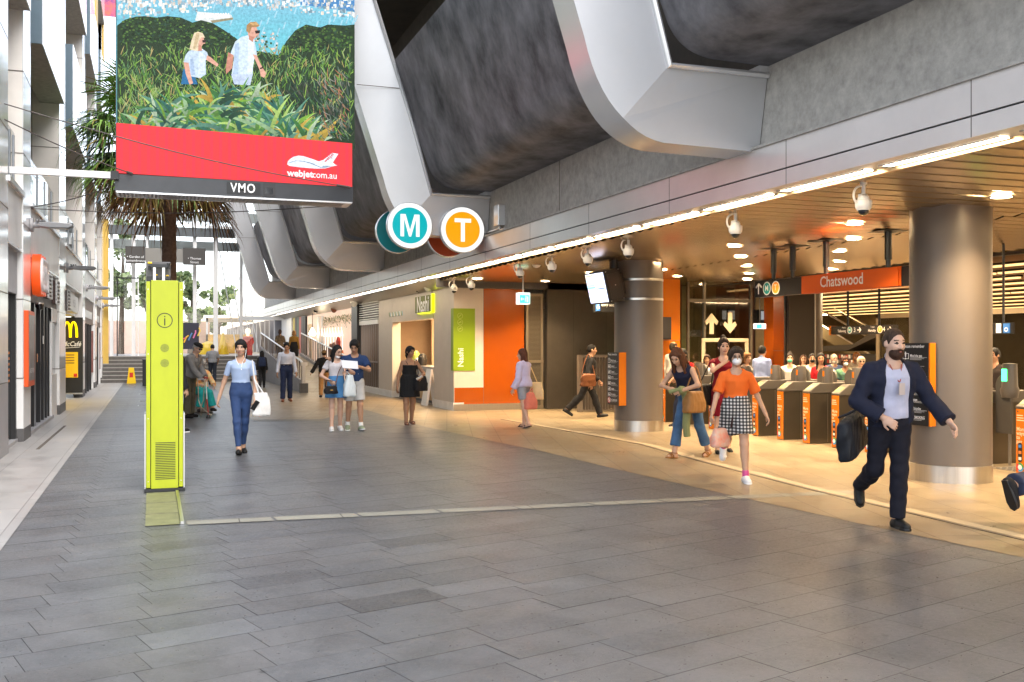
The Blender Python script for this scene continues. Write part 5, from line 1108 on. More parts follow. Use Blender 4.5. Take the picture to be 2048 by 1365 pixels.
# ================================================================= ticket gates
def gate():
    r = empty('ticket_gate', (0, 0, 0)); gb = mat('gate_body', (.10, .082, .06), .3, metal=.6, var=.1); gt = mat('gate_top', (.085, .075, .065), .4)
    q = MB(); q.box(.012, 1.5, -.085, .085, 0, .82, gb); q.box(.35, .36, -.088, .088, .02, .8, mat('gate_edge', (.3, .26, .2), .3, metal=.8)); q.box(.5, .56, -.089, .089, .62, .68, m_black); q.build('body', r)
    q = MB(); q.prism([(.0, .81), (.0, .845), (.2, .975), (1.5, .975), (1.5, .82), (.03, .81)], 'y', -.095, .095, gt); q.build('top_cover', r, bevel=.012)
    q = MB(); q.add([(.03, -.06, .872), (.03, .06, .872), (.13, .06, .937), (.13, -.06, .937)], [(0, 1, 2, 3)], mat('reader', (.35, .42, .12), .3, emit=(.6, .75, .2), estr=.05)); q.build('card_reader', r)
    q = MB(); q.box(0, .012, -.082, .082, .01, .81, m_orange2); op = q.build('orange_panel', r)
    q = MB(); f = lambda y, z: face_nx(-.002, y, z)
    for k, t in enumerate(('More', 'ways', 'to', 'pay')): q.text(t, .066, mat('print_cream', (.85, .7, .5), .5), f(.072, .565 - k * .05), 'LEFT', .012, .88)
    for k in range(3): q.box(-.002, 0, -.02 - .01 * k, .07, .73 - k * .03, .74 - k * .03, mat('print_cream', (.85, .7, .5), .5))
    q.box(-.002, 0, .045, .065, .775, .79, m_black)
    n_ = [(.033 * math.cos(a), .285 + (.085 if math.sin(a) > 0 else -.085) + .033 * math.sin(a)) for a in np.linspace(0, 2 * PI, 28, endpoint=False)]
    q.add([(-.003, y + .02, z) for y, z in n_], [tuple(range(28))], m_black)
    for zz, c in ((.36, (.05, .2, .6, 1)), (.285, (.6, .2, .05, 1)), (.21, (.8, .8, .8, 1))): q.box(-.006, -.003, -.0, .04, zz - .018, zz + .018, mat('pay_%d' % int(zz * 100), c, .5))
    for k, c in enumerate(((.03, .3, .10, 1), (.6, .02, .05, 1), (.03, .25, .6, 1))): q.disc((0, -.003, 0), .055, mat('ring_%d' % k, c, .4), 10, f(.02, .105) @ Matrix.Rotation(-PI / 2, 4, 'X'), r0=.03, a0=k * 2.094, a1=(k + 1) * 2.094)
    q.disc((0, -.003, 0), .03, m_letter, 16, f(.02, .105) @ Matrix.Rotation(-PI / 2, 4, 'X')); q.build('printed_marks', op)
    q = MB(); q.lathe([(.085, .97), (.088, 1.0), (.082, 1.21), (.075, 1.235), (0, 1.235)], gt, 20, (.42, .0, 0)); q.box(.332, .338, -.02, .02, 1.08, 1.17, m_orange2); q.build('end_post', r, smooth=True)
    for s in (-1, 1):
        q = MB(); pts = [(s * .11, .42), (s * .37, .42), (s * .37, 1.05)] + [(s * (.24 + .13 * math.cos(a)), 1.05 + .15 * math.sin(a)) for a in np.linspace(.2, PI - .2, 10)] + [(s * .11, 1.05)]
        q.prism(pts if s < 0 else pts, 'x', .66, .70, mat('paddle', (.085, .078, .07), .35)); q.build('paddle', r, bevel=.008)
    return r
gys = [on_x(u, 0, 9.93)[1] for u in (1326, 1361, 1422, 1510, 1560, 1612, 1670, 1737, 1812, 1900, 2043)]
glab = ['ticket gate farthest from the camera, against the second column', 'ticket gate second from the far end, by the red shirted man', 'ticket gate behind the bending woman with long hair', 'ticket gate just right of the masked woman in orange', 'ticket gate in front of the green masked woman', 'ticket gate between the green masked woman and the woman in red',
        'ticket gate immediately left of the bearded man in the suit', 'ticket gate behind the bearded man in the suit', 'ticket gate hidden behind the nearest column', 'ticket gate just past the nearest column', 'ticket gate at the edge of the picture, nearest the camera']
g0 = gate()
for k, y in enumerate(gys):
    o = g0 if k == 0 else copy_tree(g0); o.location = (9.93, y, .006); tag(o, glab[k], 'ticket gate', 'ticket gates in a line')
q = MB(); q.cyl((10.65, 10.2, .006), .02, .9, m_steel, 10); q.lathe([(.1, .9), (.12, 1.0), (.1, 1.05), (.09, 1.35), (0, 1.36)], mat('gate_top', (.085, .075, .065), .4), 18, (10.65, 10.2, 0)); q.box(10.55, 10.56, 10.16, 10.24, 1.12, 1.28, mat('green_led', (.02, .4, .1), .4, emit=(.05, 1, .25), estr=2)); thing(q, 'ticket_reader', 'ticket reader post with a lit green screen right of the nearest column', 'reader', smooth=True)
# ================================================================= Chatswood sign
XS = 9.5
cw = empty('station_name_sign', (XS, 12, 2.5), 0, 'long black and orange Chatswood station sign hanging over the gates', 'sign')
ya = on_x(1510, 0, XS)[1]; yb = on_x(1604, 0, XS)[1]; yc_ = on_x(1803, 0, XS)[1]; yd = on_x(1840, 0, XS)[1]; zt = on_x(1604, 554, XS)[2]; zb = on_x(1604, 588, XS)[2]; zm = (zt + zb) / 2; hh = zt - zb
q = MB(); q.box(XS, XS + .16, yb, ya, zb, zt, m_black); child(cw, q, 'black_panel'); q = MB(); q.box(XS, XS + .16, yd - .6, yc_, zb, zt, m_black); child(cw, q, 'black_panel')
q = MB(); q.box(XS - .01, XS + .17, yc_, yb, zb - .004, zt + .004, mat('sign_orange_lit', (.62, .10, .004), .35, coat=.3)); q.box(XS - .03, XS, yc_ + .03, yb - .03, zb + .01, zt - .01, mat('sign_orange_lit', (.62, .10, .004), .35)); child(cw, q, 'orange_panel')
q = MB(); q.text('Chatswood', hh * .86, m_letter, face_nx(XS - .034, (yb + yc_) / 2 + .12, zm + .01), bold=.014, sx=.92); child(cw, q, 'station_lettering')
q = MB(); Wd = ya - yb; yy = ya - Wd * .09
q.bar((XS - .004, yy, zm - hh * .32), (XS - .004, yy, zm + hh * .3), .004, .03, m_letter)
for s in (-1, 1): q.bar((XS - .004, yy + s * .085, zm + hh * .1), (XS - .004, yy, zm + hh * .33), .004, .03, m_letter)
for k, (c, ch) in enumerate(((mat('sign_teal', (.0, .28, .3), .4), 'M'), (mat('sign_amber', (.85, .33, .02), .4), 'T'))):
    y = ya - Wd * (.27 + .19 * k); T = face_nx(XS - .003, y, zm) @ Matrix.Rotation(-PI / 2, 4, 'X'); q.disc((0, 0, 0), hh * .42, m_letter, 32, T); T = face_nx(XS - .005, y, zm) @ Matrix.Rotation(-PI / 2, 4, 'X'); q.disc((0, 0, 0), hh * .35, c, 32, T); q.text(ch, hh * .5, m_letter, face_nx(XS - .008, y, zm), bold=.008)
child(cw, q, 'direction_symbols')
for u in (1539, 1577, 1643, 1767):
    y = on_x(u, 0, XS)[1]; q = MB(); q.tube([(XS + .08, y, zt), (XS + .08, y, 3.19)], .035, m_black, 10); q.tube([(XS + .08, y, zt + .12), (XS + .08, y, 3.19)], .05, m_black, 10); q.box(XS - .12, XS + .28, y - .2, y + .2, 3.165, 3.17, m_dark); child(cw, q, 'hanger')
# ================================================================= hanging platform sign
ps = empty('platform_sign', (14, 17, 2), 0, 'black hanging platform sign reading Tallawong 3 and Hornsby 4', 'sign'); XP2 = 14.0
a1, b1 = on_x(1662, 653, XP2), on_x(1787, 672, XP2); y1, y0 = a1[1], b1[1]; z1, z0 = a1[2] + .0, on_x(1662, 669, XP2)[2] - .01; W = y1 - y0; zc_ = (z0 + z1) / 2; h = z1 - z0
q = MB(); q.box(XP2, XP2 + .12, y0, y1, z0, z1, m_black); child(ps, q, 'panel'); q = MB(); q.box(XP2 - .01, XP2 + .13, y1, y1 + .06, z0 - .01, z1 + .01, m_orange2); child(ps, q, 'orange_end')
q = MB(); f = lambda t, dz=0: face_nx(XP2 - .004, y1 - W * t, zc_ + dz * h)
q.text('Metro', h * .26, m_letter, f(.255, .3), 'RIGHT'); q.text('Tallawong', h * .42, m_letter, f(.255, -.1), 'RIGHT', .012, .85); q.text('3', h * .75, m_letter, f(.40)); q.text('Trains', h * .26, m_letter, f(.715, .3), 'RIGHT'); q.text('Hornsby', h * .42, m_letter, f(.735, -.1), 'RIGHT', .012, .85); q.text('4', h * .75, m_letter, f(.86))
for t, c, ch in ((.32, mat('sign_teal', (0, .28, .3), .4), 'M'), (.80, mat('sign_amber', (.85, .33, .02), .4), 'T')):
    T = face_nx(XP2 - .003, y1 - W * t, zc_) @ Matrix.Rotation(-PI / 2, 4, 'X'); q.disc((0, 0, 0), h * .42, m_letter, 24, T); T = face_nx(XP2 - .006, y1 - W * t, zc_) @ Matrix.Rotation(-PI / 2, 4, 'X'); q.disc((0, 0, 0), h * .34, c, 24, T); q.text(ch, h * .48, m_letter, face_nx(XP2 - .009, y1 - W * t, zc_), bold=.006)
for t in (.445, .915):
    yy = y1 - W * t; q.bar((XP2 - .004, yy, zc_), (XP2 - .004, yy - .11, zc_), .004, .022, m_letter); q.bar((XP2 - .004, yy - .06, zc_ + .05), (XP2 - .004, yy - .115, zc_), .004, .022, m_letter); q.bar((XP2 - .004, yy - .06, zc_ - .05), (XP2 - .004, yy - .115, zc_), .004, .022, m_letter)
child(ps, q, 'lettering'); q = MB()
for t in (.25, .75): q.tube([(XP2 + .06, y1 - W * t, z1), (XP2 + .06, y1 - W * t, 3.2)], .025, m_black, 8)
child(ps, q, 'hanger')
# ================================================================= lift, pillars, concourse
li = empty('glass_lift', (12.8, 21, 0), 0, 'glass lift shaft with big cream up and down arrows', 'lift'); m_crm = mat('arrow_cream', (.50, .42, .30), .5)
q = MB(); q.box(12.0, 13.75, 21.02, 21.04, 0, 3.1, glass('lift_glass', (.75, .72, .64), .03, .10)); child(li, q, 'glass_wall'); q = MB(); q.box(12.0, 13.75, 22.6, 22.7, 0, 3.1, mat('lift_back', (.22, .19, .11), .4, var=.3)); child(li, q, 'rear_wall')
q = MB()
for x in (11.98, 12.42, 13.72): q.box(x, x + .06, 20.98, 21.04, 0, 3.1, mat('lift_frame', (.16, .14, .11), .35, metal=.5))
q.box(12.0, 13.75, 20.97, 21.0, 2.62, 2.7, mat('lift_frame', (.16, .14, .11), .35, metal=.5)); q.box(12.1, 12.25, 22.0, 22.4, .3, 2.0, mat('lift_glow', (.6, .65, .3), .5, emit=(.75, .85, .35), estr=.8)); child(li, q, 'lift_frame')
def arrow(u, up):
    c = on_y(u, 647, 20.95); s = 1 if up else -1; a = MB(); x, z = c[0], c[2]; pts = [(-.07, -.30), (.07, -.30), (.07, .03), (.17, -.05), (.22, .05), (0, .28), (-.22, .05), (-.17, -.05), (-.07, .03)]
    pts = [(x + px * .84, z + s * pz * .86) for px, pz in pts]; a.prism(pts, 'y', 20.94, 20.965, m_crm); child(li, a, 'arrow')
arrow(1423, True); arrow(1460, False)
pa = on_y(1403, 677, 20.95); pb = on_y(1497, 677, 20.95); q = MB(); q.box(pa[0], pb[0], 20.94, 20.965, pa[2] - .09, pa[2], m_crm); q.box(pa[0], pa[0] + .1, 20.94, 20.965, 0, pa[2] - .09, m_crm); q.box(pb[0] - .1, pb[0], 20.94, 20.965, 0, pa[2] - .09, m_crm); child(li, q, 'doorway_frame', bevel=.02)
q = MB(); q.box(11.2, 11.68, 20.8, 21.3, 0, 3.2, m_orange2); q.box(11.2, 11.68, 20.79, 20.8, 1.7, 1.71, m_joint); thing(q, 'orange_pillar', 'bright orange square pillar just right of the second column', 'pillar')
q = MB(); q.box(14.12, 14.42, 20.6, 21.0, 0, 3.2, m_orange); q.box(14.42, 14.48, 20.62, 21, 0, 3.2, m_steel); q.box(14.12, 14.42, 20.59, 20.6, 1.45, 1.46, m_joint); thing(q, 'orange_pillar', 'narrow orange pillar beside the dark pillar past the lift', 'pillar')
q = MB(); q.box(14.5, 15.22, 20.5, 21.1, 0, 3.2, mat('pillar_brown', (.035, .025, .016), .4)); q.box(15.23, 15.27, 20.5, 20.6, 0, 3.2, m_steel); thing(q, 'dark_pillar', 'dark brown square pillar behind the green masked woman', 'pillar')
q = MB(); q.box(11.7, 12.0, 21.3, 21.5, 0, 3.1, mat('wall_maroon', (.10, .035, .02), .3)); q.box(13.8, 14.12, 21.6, 21.8, 0, 3.1, mat('wall_wine', (.24, .07, .03), .35)); q.box(11.6, 15, 22.75, 22.9, 0, 3.1, mat('wall_maroon', (.10, .035, .02), .3)); thing(q, 'maroon_wall', 'dark maroon wall flanking the lift', 'wall')
q = MB(); pa = on_y(1313, 628, 20.7); q.box(pa[0], pa[0] + .28, 20.5, 20.78, 1.72, 2.24, m_black); q.box(pa[0] + .02, pa[0] + .26, 20.49, 20.5, 1.75, 2.2, m_dark); thing(q, 'black_monitor', 'black monitor seen from behind on the orange pillar', 'monitor', bevel=.02)
# mezzanine window strip reflected in glass bulkhead
gbm = empty('glass_bulkhead', (13.5, 21.9, 2.2), 0, 'blue grey glazed bulkhead strip above the lift', 'bulkhead'); pa = on_y(1442, 652, 21.9); pb = on_y(1560, 652, 21.9); q = MB(); q.box(pa[0], pb[0], 21.9, 21.95, 2.08, 2.18, mat('bulkhead_grey', (.22, .23, .25), .3)); child(gbm, q, 'sill')
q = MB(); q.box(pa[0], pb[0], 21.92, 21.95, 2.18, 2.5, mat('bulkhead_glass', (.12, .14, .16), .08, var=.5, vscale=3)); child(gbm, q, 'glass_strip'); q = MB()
for t in (.0, .1, .42, .62, .95): q.box(pa[0] + (pb[0] - pa[0]) * t, pa[0] + (pb[0] - pa[0]) * t + .03, 21.89, 21.92, 2.18, 2.5, m_black)
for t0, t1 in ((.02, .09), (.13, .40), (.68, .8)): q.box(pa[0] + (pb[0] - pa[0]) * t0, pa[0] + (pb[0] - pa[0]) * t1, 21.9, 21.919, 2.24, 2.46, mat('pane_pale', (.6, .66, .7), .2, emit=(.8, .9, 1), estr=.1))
child(gbm, q, 'window_bars')
# inner exit sign
q = MB(); p = on_y(1517, 650, 20.4); q.box(p[0] - .14, p[0] + .14, 20.3, 20.4, 1.98, 2.1, mat('exit_case', (.8, .8, .8), .4, emit=(.9, 1, .95), estr=.5)); q.box(p[0] - .13, p[0] + .02, 20.29, 20.3, 1.99, 2.09, m_eg); q.tube([(p[0], 20.35, 2.1), (p[0], 20.35, 3.1)], .01, m_dark, 6); thing(q, 'exit_sign', 'small green exit sign left of the narrow orange pillar', 'exit sign')
# concourse shell
con = empty('concourse', (25, 14, 0), 0, 'warm lit station concourse with rows of strip lights behind the gates', 'hall'); m_oc = mat('concourse_ceiling', (.20, .085, .025), .5, var=.2)
q = MB(); q.box(13.7, 40, -4, 54, 3.45, 3.6, m_oc); q.box(13.6, 13.75, .5, 23, 3.12, 3.6, m_dark); child(con, q, 'ceiling')
q = MB(); m_cwl = mat('concourse_wall', (.30, .24, .13), .5, var=.25)
for bb_ in ((38, 38.3, -4, 54, 0, 3.6), (15.6, 38, 53.8, 54, 0, 3.6), (15.2, 15.6, 23, 54, 0, 3.6), (13.6, 38, -4.2, -4, 0, 3.6)):
    q = MB(); q.box(*bb_, m_cwl); child(con, q, 'wall')
q = MB(); q.box(15.6, 38, -4, 53.8, .006, .02, m_beige); child(con, q, 'floor')
for xx in (19, 25, 31, 36):
    for yy in (12, 22, 32, 42):
        l = bpy.data.lights.new('hall_fill', 'AREA'); l.size = 2; l.energy = 170; l.color = (1, .70, .40); l2 = bpy.data.objects.new('hall_fill', l); COL.objects.link(l2); l2.location = (xx, yy, 3.1); l2.parent = con; l2.matrix_parent_inverse = Matrix.Translation((-25, -14, 0))  # unseen area lights added under the linear lights to brighten the hall
q = MB(); q.box(.0, .10, 0, 2.62, -.04, 0, mat('hall_strip', (1, .8, .5), .5, emit=(1, .62, .24), estr=.55)); q.box(-.03, .13, -.03, 2.65, 0, .05, m_dark)
h0 = None
for i, x in enumerate((17.0, 18.6, 20.2, 21.9, 23.7, 25.6, 27.8, 30.0, 32.4, 35)):
    ylo_, yhi_ = on_x(2048, 0, x)[1], on_x(1400, 0, x)[1]
    for j in range(20):
        if not ylo_ - 2.5 < 1.0 + j * 2.75 + (i % 3) * .8 < min(50, yhi_): continue
        o = h0.copy() if h0 else q.build('hall_light')
        if h0: COL.objects.link(o)
        else: h0 = o
        o.location = (x, 1.0 + j * 2.75 + (i % 3) * .8, 3.3 - .004 * (x - 17)); tag(o, 'warm linear light hanging in the rows over the concourse', 'hall light', 'linear lights in the concourse')
# escalators
for k, (xe, lab) in enumerate(((31.0, 'nearer escalator climbing behind the platform sign'), (33.5, 'farther escalator climbing behind the first one'))):
    e = empty('escalator', (xe, 24, 0), 0, lab, 'escalator', 'escalators in the concourse'); ylo, yhi = on_x(1762, 700, xe)[1] - .5, on_x(1640, 700, xe)[1] + 2; z1_, z0_ = 3.6, .5; ym = ylo
    def line(t, dz=0): return (xe, ylo + (yhi - ylo) * t, .55 + 2.75 * t + dz)
    q = MB(); q.add([line(0, -.5), line(1, -.5), line(1, .1), line(0, .1)] + [(xe + 1.1, p[1], p[2]) for p in (line(0, -.5), line(1, -.5), line(1, .1), line(0, .1))], [(0, 1, 2, 3), (4, 7, 6, 5), (0, 4, 5, 1), (3, 2, 6, 7)], mat('esc_truss', (.24, .20, .12), .35, metal=.5)); child(e, q, 'truss')
    q = MB()
    for dx in (0, 1.1): a, b_ = line(0, .85), line(1, .85); q.tube([(xe + dx, a[1], a[2]), (xe + dx, b_[1], b_[2])], .05, m_steel, 8); a, b_ = line(0, .12), line(1, .12); q.tube([(xe + dx, a[1], a[2]), (xe + dx, b_[1], b_[2])], .04, m_steel, 8)
    child(e, q, 'handrail'); q = MB(); q.add([line(0, .15), line(1, .15), line(1, .8), line(0, .8)], [(0, 1, 2, 3)], glass('esc_glass', (.75, .75, .6), .03, .12)); child(e, q, 'balustrade_glass')
q = MB(); q.prism([(16.5, 1.15), (20.2, 1.32), (22.5, .95), (22.5, 1.2), (20.2, 1.55), (16.5, 2.1)], 'x', 27.6, 28.2, m_black) if False else None
ks = empty('concourse_kiosk', (28, 21, 0), 0, 'black concourse kiosk with an angular canopy under the escalators', 'kiosk'); q = MB(); y_a, y_b = on_x(1640, 700, 28)[1], on_x(1752, 700, 28)[1]; q.box(28, 30, y_b, y_a, 0, 1.2, m_black); child(ks, q, 'counter')
q = MB(); q.prism([(y_b - .2, 1.9), (y_b + 1.6, 1.35), (y_a + .5, 1.30), (y_a + .5, 1.5), (y_b + 1.2, 1.62), (y_b - .2, 2.2)], 'x', 27.8, 30, mat('kiosk_canopy', (.03, .025, .02), .4)); child(ks, q, 'canopy'); q = MB()
for k in range(16):
    for j in range(2): y = y_a - .3 - k * .16; q.box(27.97, 28.0, y, y + .09, .8 + j * .22, .95 + j * .22, [m_letter, m_dgrey, mat('bottle_red', (.4, .05, .03), .4)][(k + j) % 3])
child(ks, q, 'bottle_shelf')
# glass office with posters to the right of the concourse
pr = empty('poster_room', (22, 13, 0), 0, 'cream framed glass room with black and white posters and an orange band', 'room'); XR = 22.0
ya_, yb2 = on_x(1752, 700, XR)[1], on_x(1836, 700, XR)[1]; q = MB(); q.box(XR + .3, XR + .35, yb2 - 8, ya_, 0, 2.4, mat('poster_mural', (.45, .42, .36), .5, var=.95, vscale=2.6, col2=(.02, .02, .02, 1), vdetail=10)); q.box(XR + .28, XR + .3, yb2 - 8, ya_, .0, 1.35, mat('band_red', (.55, .10, .02), .4)); q.box(XR + .27, XR + .29, yb2 + .2, yb2 + 1.0, 1.75, 2.0, m_orange2); child(pr, q, 'mural')
q = MB()
for y in (ya_, yb2 + .15, yb2 - 2.6, yb2 - 5.2): q.box(XR, XR + .1, y - .12, y, 0, 2.6, m_crm)
q.box(XR, XR + .1, yb2 - 8, ya_, 2.45, 2.6, m_crm); child(pr, q, 'frame')
q = MB(); q.box(XR + .04, XR + .05, yb2 - 8, ya_, 0, 2.45, m_glass); child(pr, q, 'glass_pane')
dw = MB(); dw.box(12.9, 13.1, 7.9, 9.6, 0, 2.55, mat('wall_olive', (.15, .11, .06), .5)); thing(dw, 'olive_wall', 'dark olive partition right of the nearest column', 'wall')
asg = empty('access_sign', (12.6, 9.3, 2), 0, 'small blue wheelchair sign on dark panel right of the nearest column', 'sign'); q = MB(); c = on_x(2005, 657, 12.6); q.box(12.6, 12.64, c[1] - .2, c[1] + .2, c[2] - .09, c[2] + .09, m_black); child(asg, q, 'panel')
q = MB(); q.box(12.59, 12.6, c[1] - .15, c[1] - .02, c[2] - .075, c[2] + .075, mat('access_blue', (.03, .15, .5), .5)); q.box(12.59, 12.6, c[1] + .02, c[1] + .12, c[2] - .075, c[2] + .075, m_letter); q.disc((0, -.003, 0), .035, m_letter, 14, face_nx(12.588, c[1] - .085, c[2] - .02) @ Matrix.Rotation(-PI / 2, 4, 'X'), r0=.022); child(asg, q, 'symbol'); q = MB(); q.tube([(12.62, c[1], c[2] + .09), (12.62, c[1], 3.2)], .02, m_black, 6); child(asg, q, 'hanger_rod')
# tactile floor patch near the last gate
q = MB(); q.box(10.2, 11.4, 9.5, 10.1, .006, .012, m_steel)
for a in range(12):
    for b2 in range(6): q.cyl((10.25 + a * .1, 9.55 + b2 * .09, .012), .03, .004, m_dgrey, 8)
thing(q, 'tactile_plate', 'studded steel floor plate in the nearest gate lane', 'plate')
# ================================================================= figures: smooth-union fields turned into continuous skins
def _rx(a): a = math.radians(a); c, s = math.cos(a), math.sin(a); return np.array([[1, 0, 0], [0, c, -s], [0, s, c]])
def _ry(a): a = math.radians(a); c, s = math.cos(a), math.sin(a); return np.array([[c, 0, s], [0, 1, 0], [-s, 0, c]])
def _rz(a): a = math.radians(a); c, s = math.cos(a), math.sin(a); return np.array([[c, -s, 0], [s, c, 0], [0, 0, 1]])
V3 = lambda *a: np.array(a, float)
class Prim:
    def __init__(s, fn, lo, hi): s.fn = fn; s.lo = np.array(lo, float); s.hi = np.array(hi, float)
def RC(a, b, r1, r2, flat=0):
    """tapered limb from a to b; flat=1 cuts it square at b, 2 at both ends"""
    a = np.array(a, float); b = np.array(b, float); ab = b - a; L = max(1e-6, float(ab @ ab)); ln = math.sqrt(L)
    def fn(x, y, z):
        px, py, pz = x - a[0], y - a[1], z - a[2]; t = (px * ab[0] + py * ab[1] + pz * ab[2]) / L; tc = np.clip(t, 0, 1)
        d = np.sqrt((px - tc * ab[0]) ** 2 + (py - tc * ab[1]) ** 2 + (pz - tc * ab[2]) ** 2) - (r1 + (r2 - r1) * tc)
        if flat:
            e = np.sqrt(np.maximum(0, (px - t * ab[0]) ** 2 + (py - t * ab[1]) ** 2 + (pz - t * ab[2]) ** 2)) - (r1 + (r2 - r1) * tc)
            d = np.where(t > 1, np.maximum(e, (t - 1) * ln), d)
            if flat == 2: d = np.where(t < 0, np.maximum(e, -t * ln), d)
        return d
    r = max(r1, r2); return Prim(fn, np.minimum(a, b) - r, np.maximum(a, b) + r)
def EL(c, r, R=None):
    c = np.array(c, float); r = np.array(r, float); m = float(max(r))
    def fn(x, y, z):
        px, py, pz = x - c[0], y - c[1], z - c[2]
        if R is not None: px, py, pz = (R[0, 0] * px + R[1, 0] * py + R[2, 0] * pz, R[0, 1] * px + R[1, 1] * py + R[2, 1] * pz, R[0, 2] * px + R[1, 2] * py + R[2, 2] * pz)
        k0 = np.sqrt((px / r[0]) ** 2 + (py / r[1]) ** 2 + (pz / r[2]) ** 2) + 1e-9; k1 = np.sqrt((px / r[0] ** 2) ** 2 + (py / r[1] ** 2) ** 2 + (pz / r[2] ** 2) ** 2) + 1e-9
        return k0 * (k0 - 1) / k1
    return Prim(fn, c - m, c + m)
def LOFT(o, R, prof, cap=True):
    """stack of ellipses: prof rows (z, rx, ry, cy) in the frame o,R"""
    o = np.array(o, float); P = np.array(prof, float); z0, z1 = P[0, 0], P[-1, 0]; m = max(P[:, 1].max(), (P[:, 2] + abs(P[:, 3])).max())
    ends = [o + R @ V3(0, 0, z) for z in (z0, z1)]
    def fn(x, y, z):
        px, py, pz = x - o[0], y - o[1], z - o[2]
        lx, ly, lz = (R[0, 0] * px + R[1, 0] * py + R[2, 0] * pz, R[0, 1] * px + R[1, 1] * py + R[2, 1] * pz, R[0, 2] * px + R[1, 2] * py + R[2, 2] * pz)
        rx = np.interp(lz, P[:, 0], P[:, 1]); ry = np.interp(lz, P[:, 0], P[:, 2]); cy = np.interp(lz, P[:, 0], P[:, 3]); ly = ly - cy
        q = np.sqrt((lx / rx) ** 2 + (ly / ry) ** 2) + 1e-9; d = (q - 1) * np.minimum(rx, ry) * .92
        return np.maximum(d, np.maximum(lz - z1, z0 - lz))
    return Prim(fn, np.minimum(*ends) - m, np.maximum(*ends) + m)
def surface_nets(f, org, h):
    s = f < 0; nx, ny, nz = f.shape; acc = np.zeros((nx * ny * nz, 3)); cnt = np.zeros(nx * ny * nz); st = (ny * nz, nz, 1); E = []
    for ax in range(3):
        sl0 = [slice(None)] * 3; sl1 = [slice(None)] * 3; sl0[ax] = slice(0, -1); sl1[ax] = slice(1, None)
        ch = s[tuple(sl0)] != s[tuple(sl1)]; I = np.argwhere(ch); J = I.copy(); J[:, ax] += 1
        f0 = f[I[:, 0], I[:, 1], I[:, 2]]; f1 = f[J[:, 0], J[:, 1], J[:, 2]]; t = f0 / (f0 - f1); p = I.astype(float); p[:, ax] += t
        o1, o2 = [a for a in range(3) if a != ax]; flat = I @ np.array(st)
        for d1 in (0, 1):
            for d2 in (0, 1):
                c = flat - d1 * st[o1] - d2 * st[o2]
                for a in range(3): acc[:, a] += np.bincount(c, p[:, a], len(cnt))
                cnt += np.bincount(c, minlength=len(cnt))
        E.append((ax, flat, f0 < 0, st[o1], st[o2]))
    ids = np.full(len(cnt), -1); w_ = np.nonzero(cnt)[0]; ids[w_] = np.arange(len(w_)); v = acc[w_] / cnt[w_][:, None]
    Q = []
    for ax, flat, neg, s1, s2 in E:
        q = np.stack([ids[flat - s1 - s2], ids[flat - s2], ids[flat], ids[flat - s1]], 1)
        if ax == 1: neg = ~neg
        q[~neg] = q[~neg][:, ::-1]; Q.append(q)
    return np.asarray(org) + v * h, np.concatenate(Q)
class Field:
    def __init__(s, prims, res, pad=.03):
        lo = np.min([p.lo for p in prims], 0) - pad; hi = np.max([p.hi for p in prims], 0) + pad
        s.res = res; s.lo = lo; n = np.ceil((hi - lo) / res).astype(int) + 1; s.ax = [lo[a] + res * np.arange(n[a]) for a in range(3)]
        s.f = np.full(n, .5, np.float32)
    def _sl(s, p, m):
        out = []
        for a in range(3):
            i0 = max(0, int((p.lo[a] - m - s.lo[a]) / s.res)); i1 = min(len(s.ax[a]), int((p.hi[a] + m - s.lo[a]) / s.res) + 2); out.append(slice(i0, max(i0, i1)))
        return tuple(out)
    def _xyz(s, sl): return s.ax[0][sl[0]][:, None, None], s.ax[1][sl[1]][None, :, None], s.ax[2][sl[2]][None, None, :]
    def add(s, p, k=.02):
        sl = s._sl(p, k + .03); d = p.fn(*s._xyz(sl)).astype(np.float32); o = s.f[sl]
        h = np.clip(.5 + .5 * (o - d) / k, 0, 1); s.f[sl] = o + (d - o) * h - k * h * (1 - h) if k > 0 else np.minimum(o, d)
        return s
    def sub(s, p, k=.008):
        sl = s._sl(p, k + .03); d = -p.fn(*s._xyz(sl)).astype(np.float32); o = s.f[sl]; h = np.clip(.5 + .5 * (d - o) / k, 0, 1); s.f[sl] = o + (d - o) * h + k * h * (1 - h); return s
    def cut(s, fn): s.f = np.maximum(s.f, fn(*s._xyz((slice(None),) * 3))).astype(np.float32); return s
    def wrinkle(s, amp, sc=(9, 9, 26), seed=0.0):
        x, y, z = s._xyz((slice(None),) * 3)
        s.f = s.f + amp * (np.sin(x * sc[0] * 6 + 2.1 * np.sin(z * 11 + seed) + seed) * np.sin(z * sc[2] + 3 * np.sin(x * 14 + seed * 2) + y * 9) + .6 * np.sin(z * sc[2] * 2.1 + y * 31 + x * 17 + seed)).astype(np.float32) * .7; return s
def field_obj(name, F, mats, parent, mi=None):
    b = 1e-3
    for a in range(3):
        sl = [slice(None)] * 3
        for e in (0, -1): sl[a] = e; F.f[tuple(sl)] = np.maximum(F.f[tuple(sl)], b)
    v, q = surface_nets(F.f, F.lo, F.res)
    me = bpy.data.meshes.new(name); n = len(q); me.vertices.add(len(v)); me.vertices.foreach_set('co', v.astype(np.float32).ravel()); me.loops.add(4 * n); me.loops.foreach_set('vertex_index', q.astype(np.int32).ravel()); me.polygons.add(n)
    me.polygons.foreach_set('loop_start', np.arange(0, 4 * n, 4, dtype=np.int32))
    for m in (mats if isinstance(mats, (list, tuple)) else [mats]): me.materials.append(m)
    if mi is not None: me.polygons.foreach_set('material_index', mi(v[q].mean(1)).astype(np.int32))
    me.polygons.foreach_set('use_smooth', np.ones(n, bool)); me.update(calc_edges=True); me.validate()
    o = bpy.data.objects.new(name, me); COL.objects.link(o); o.parent = parent; return o
_CM = {}
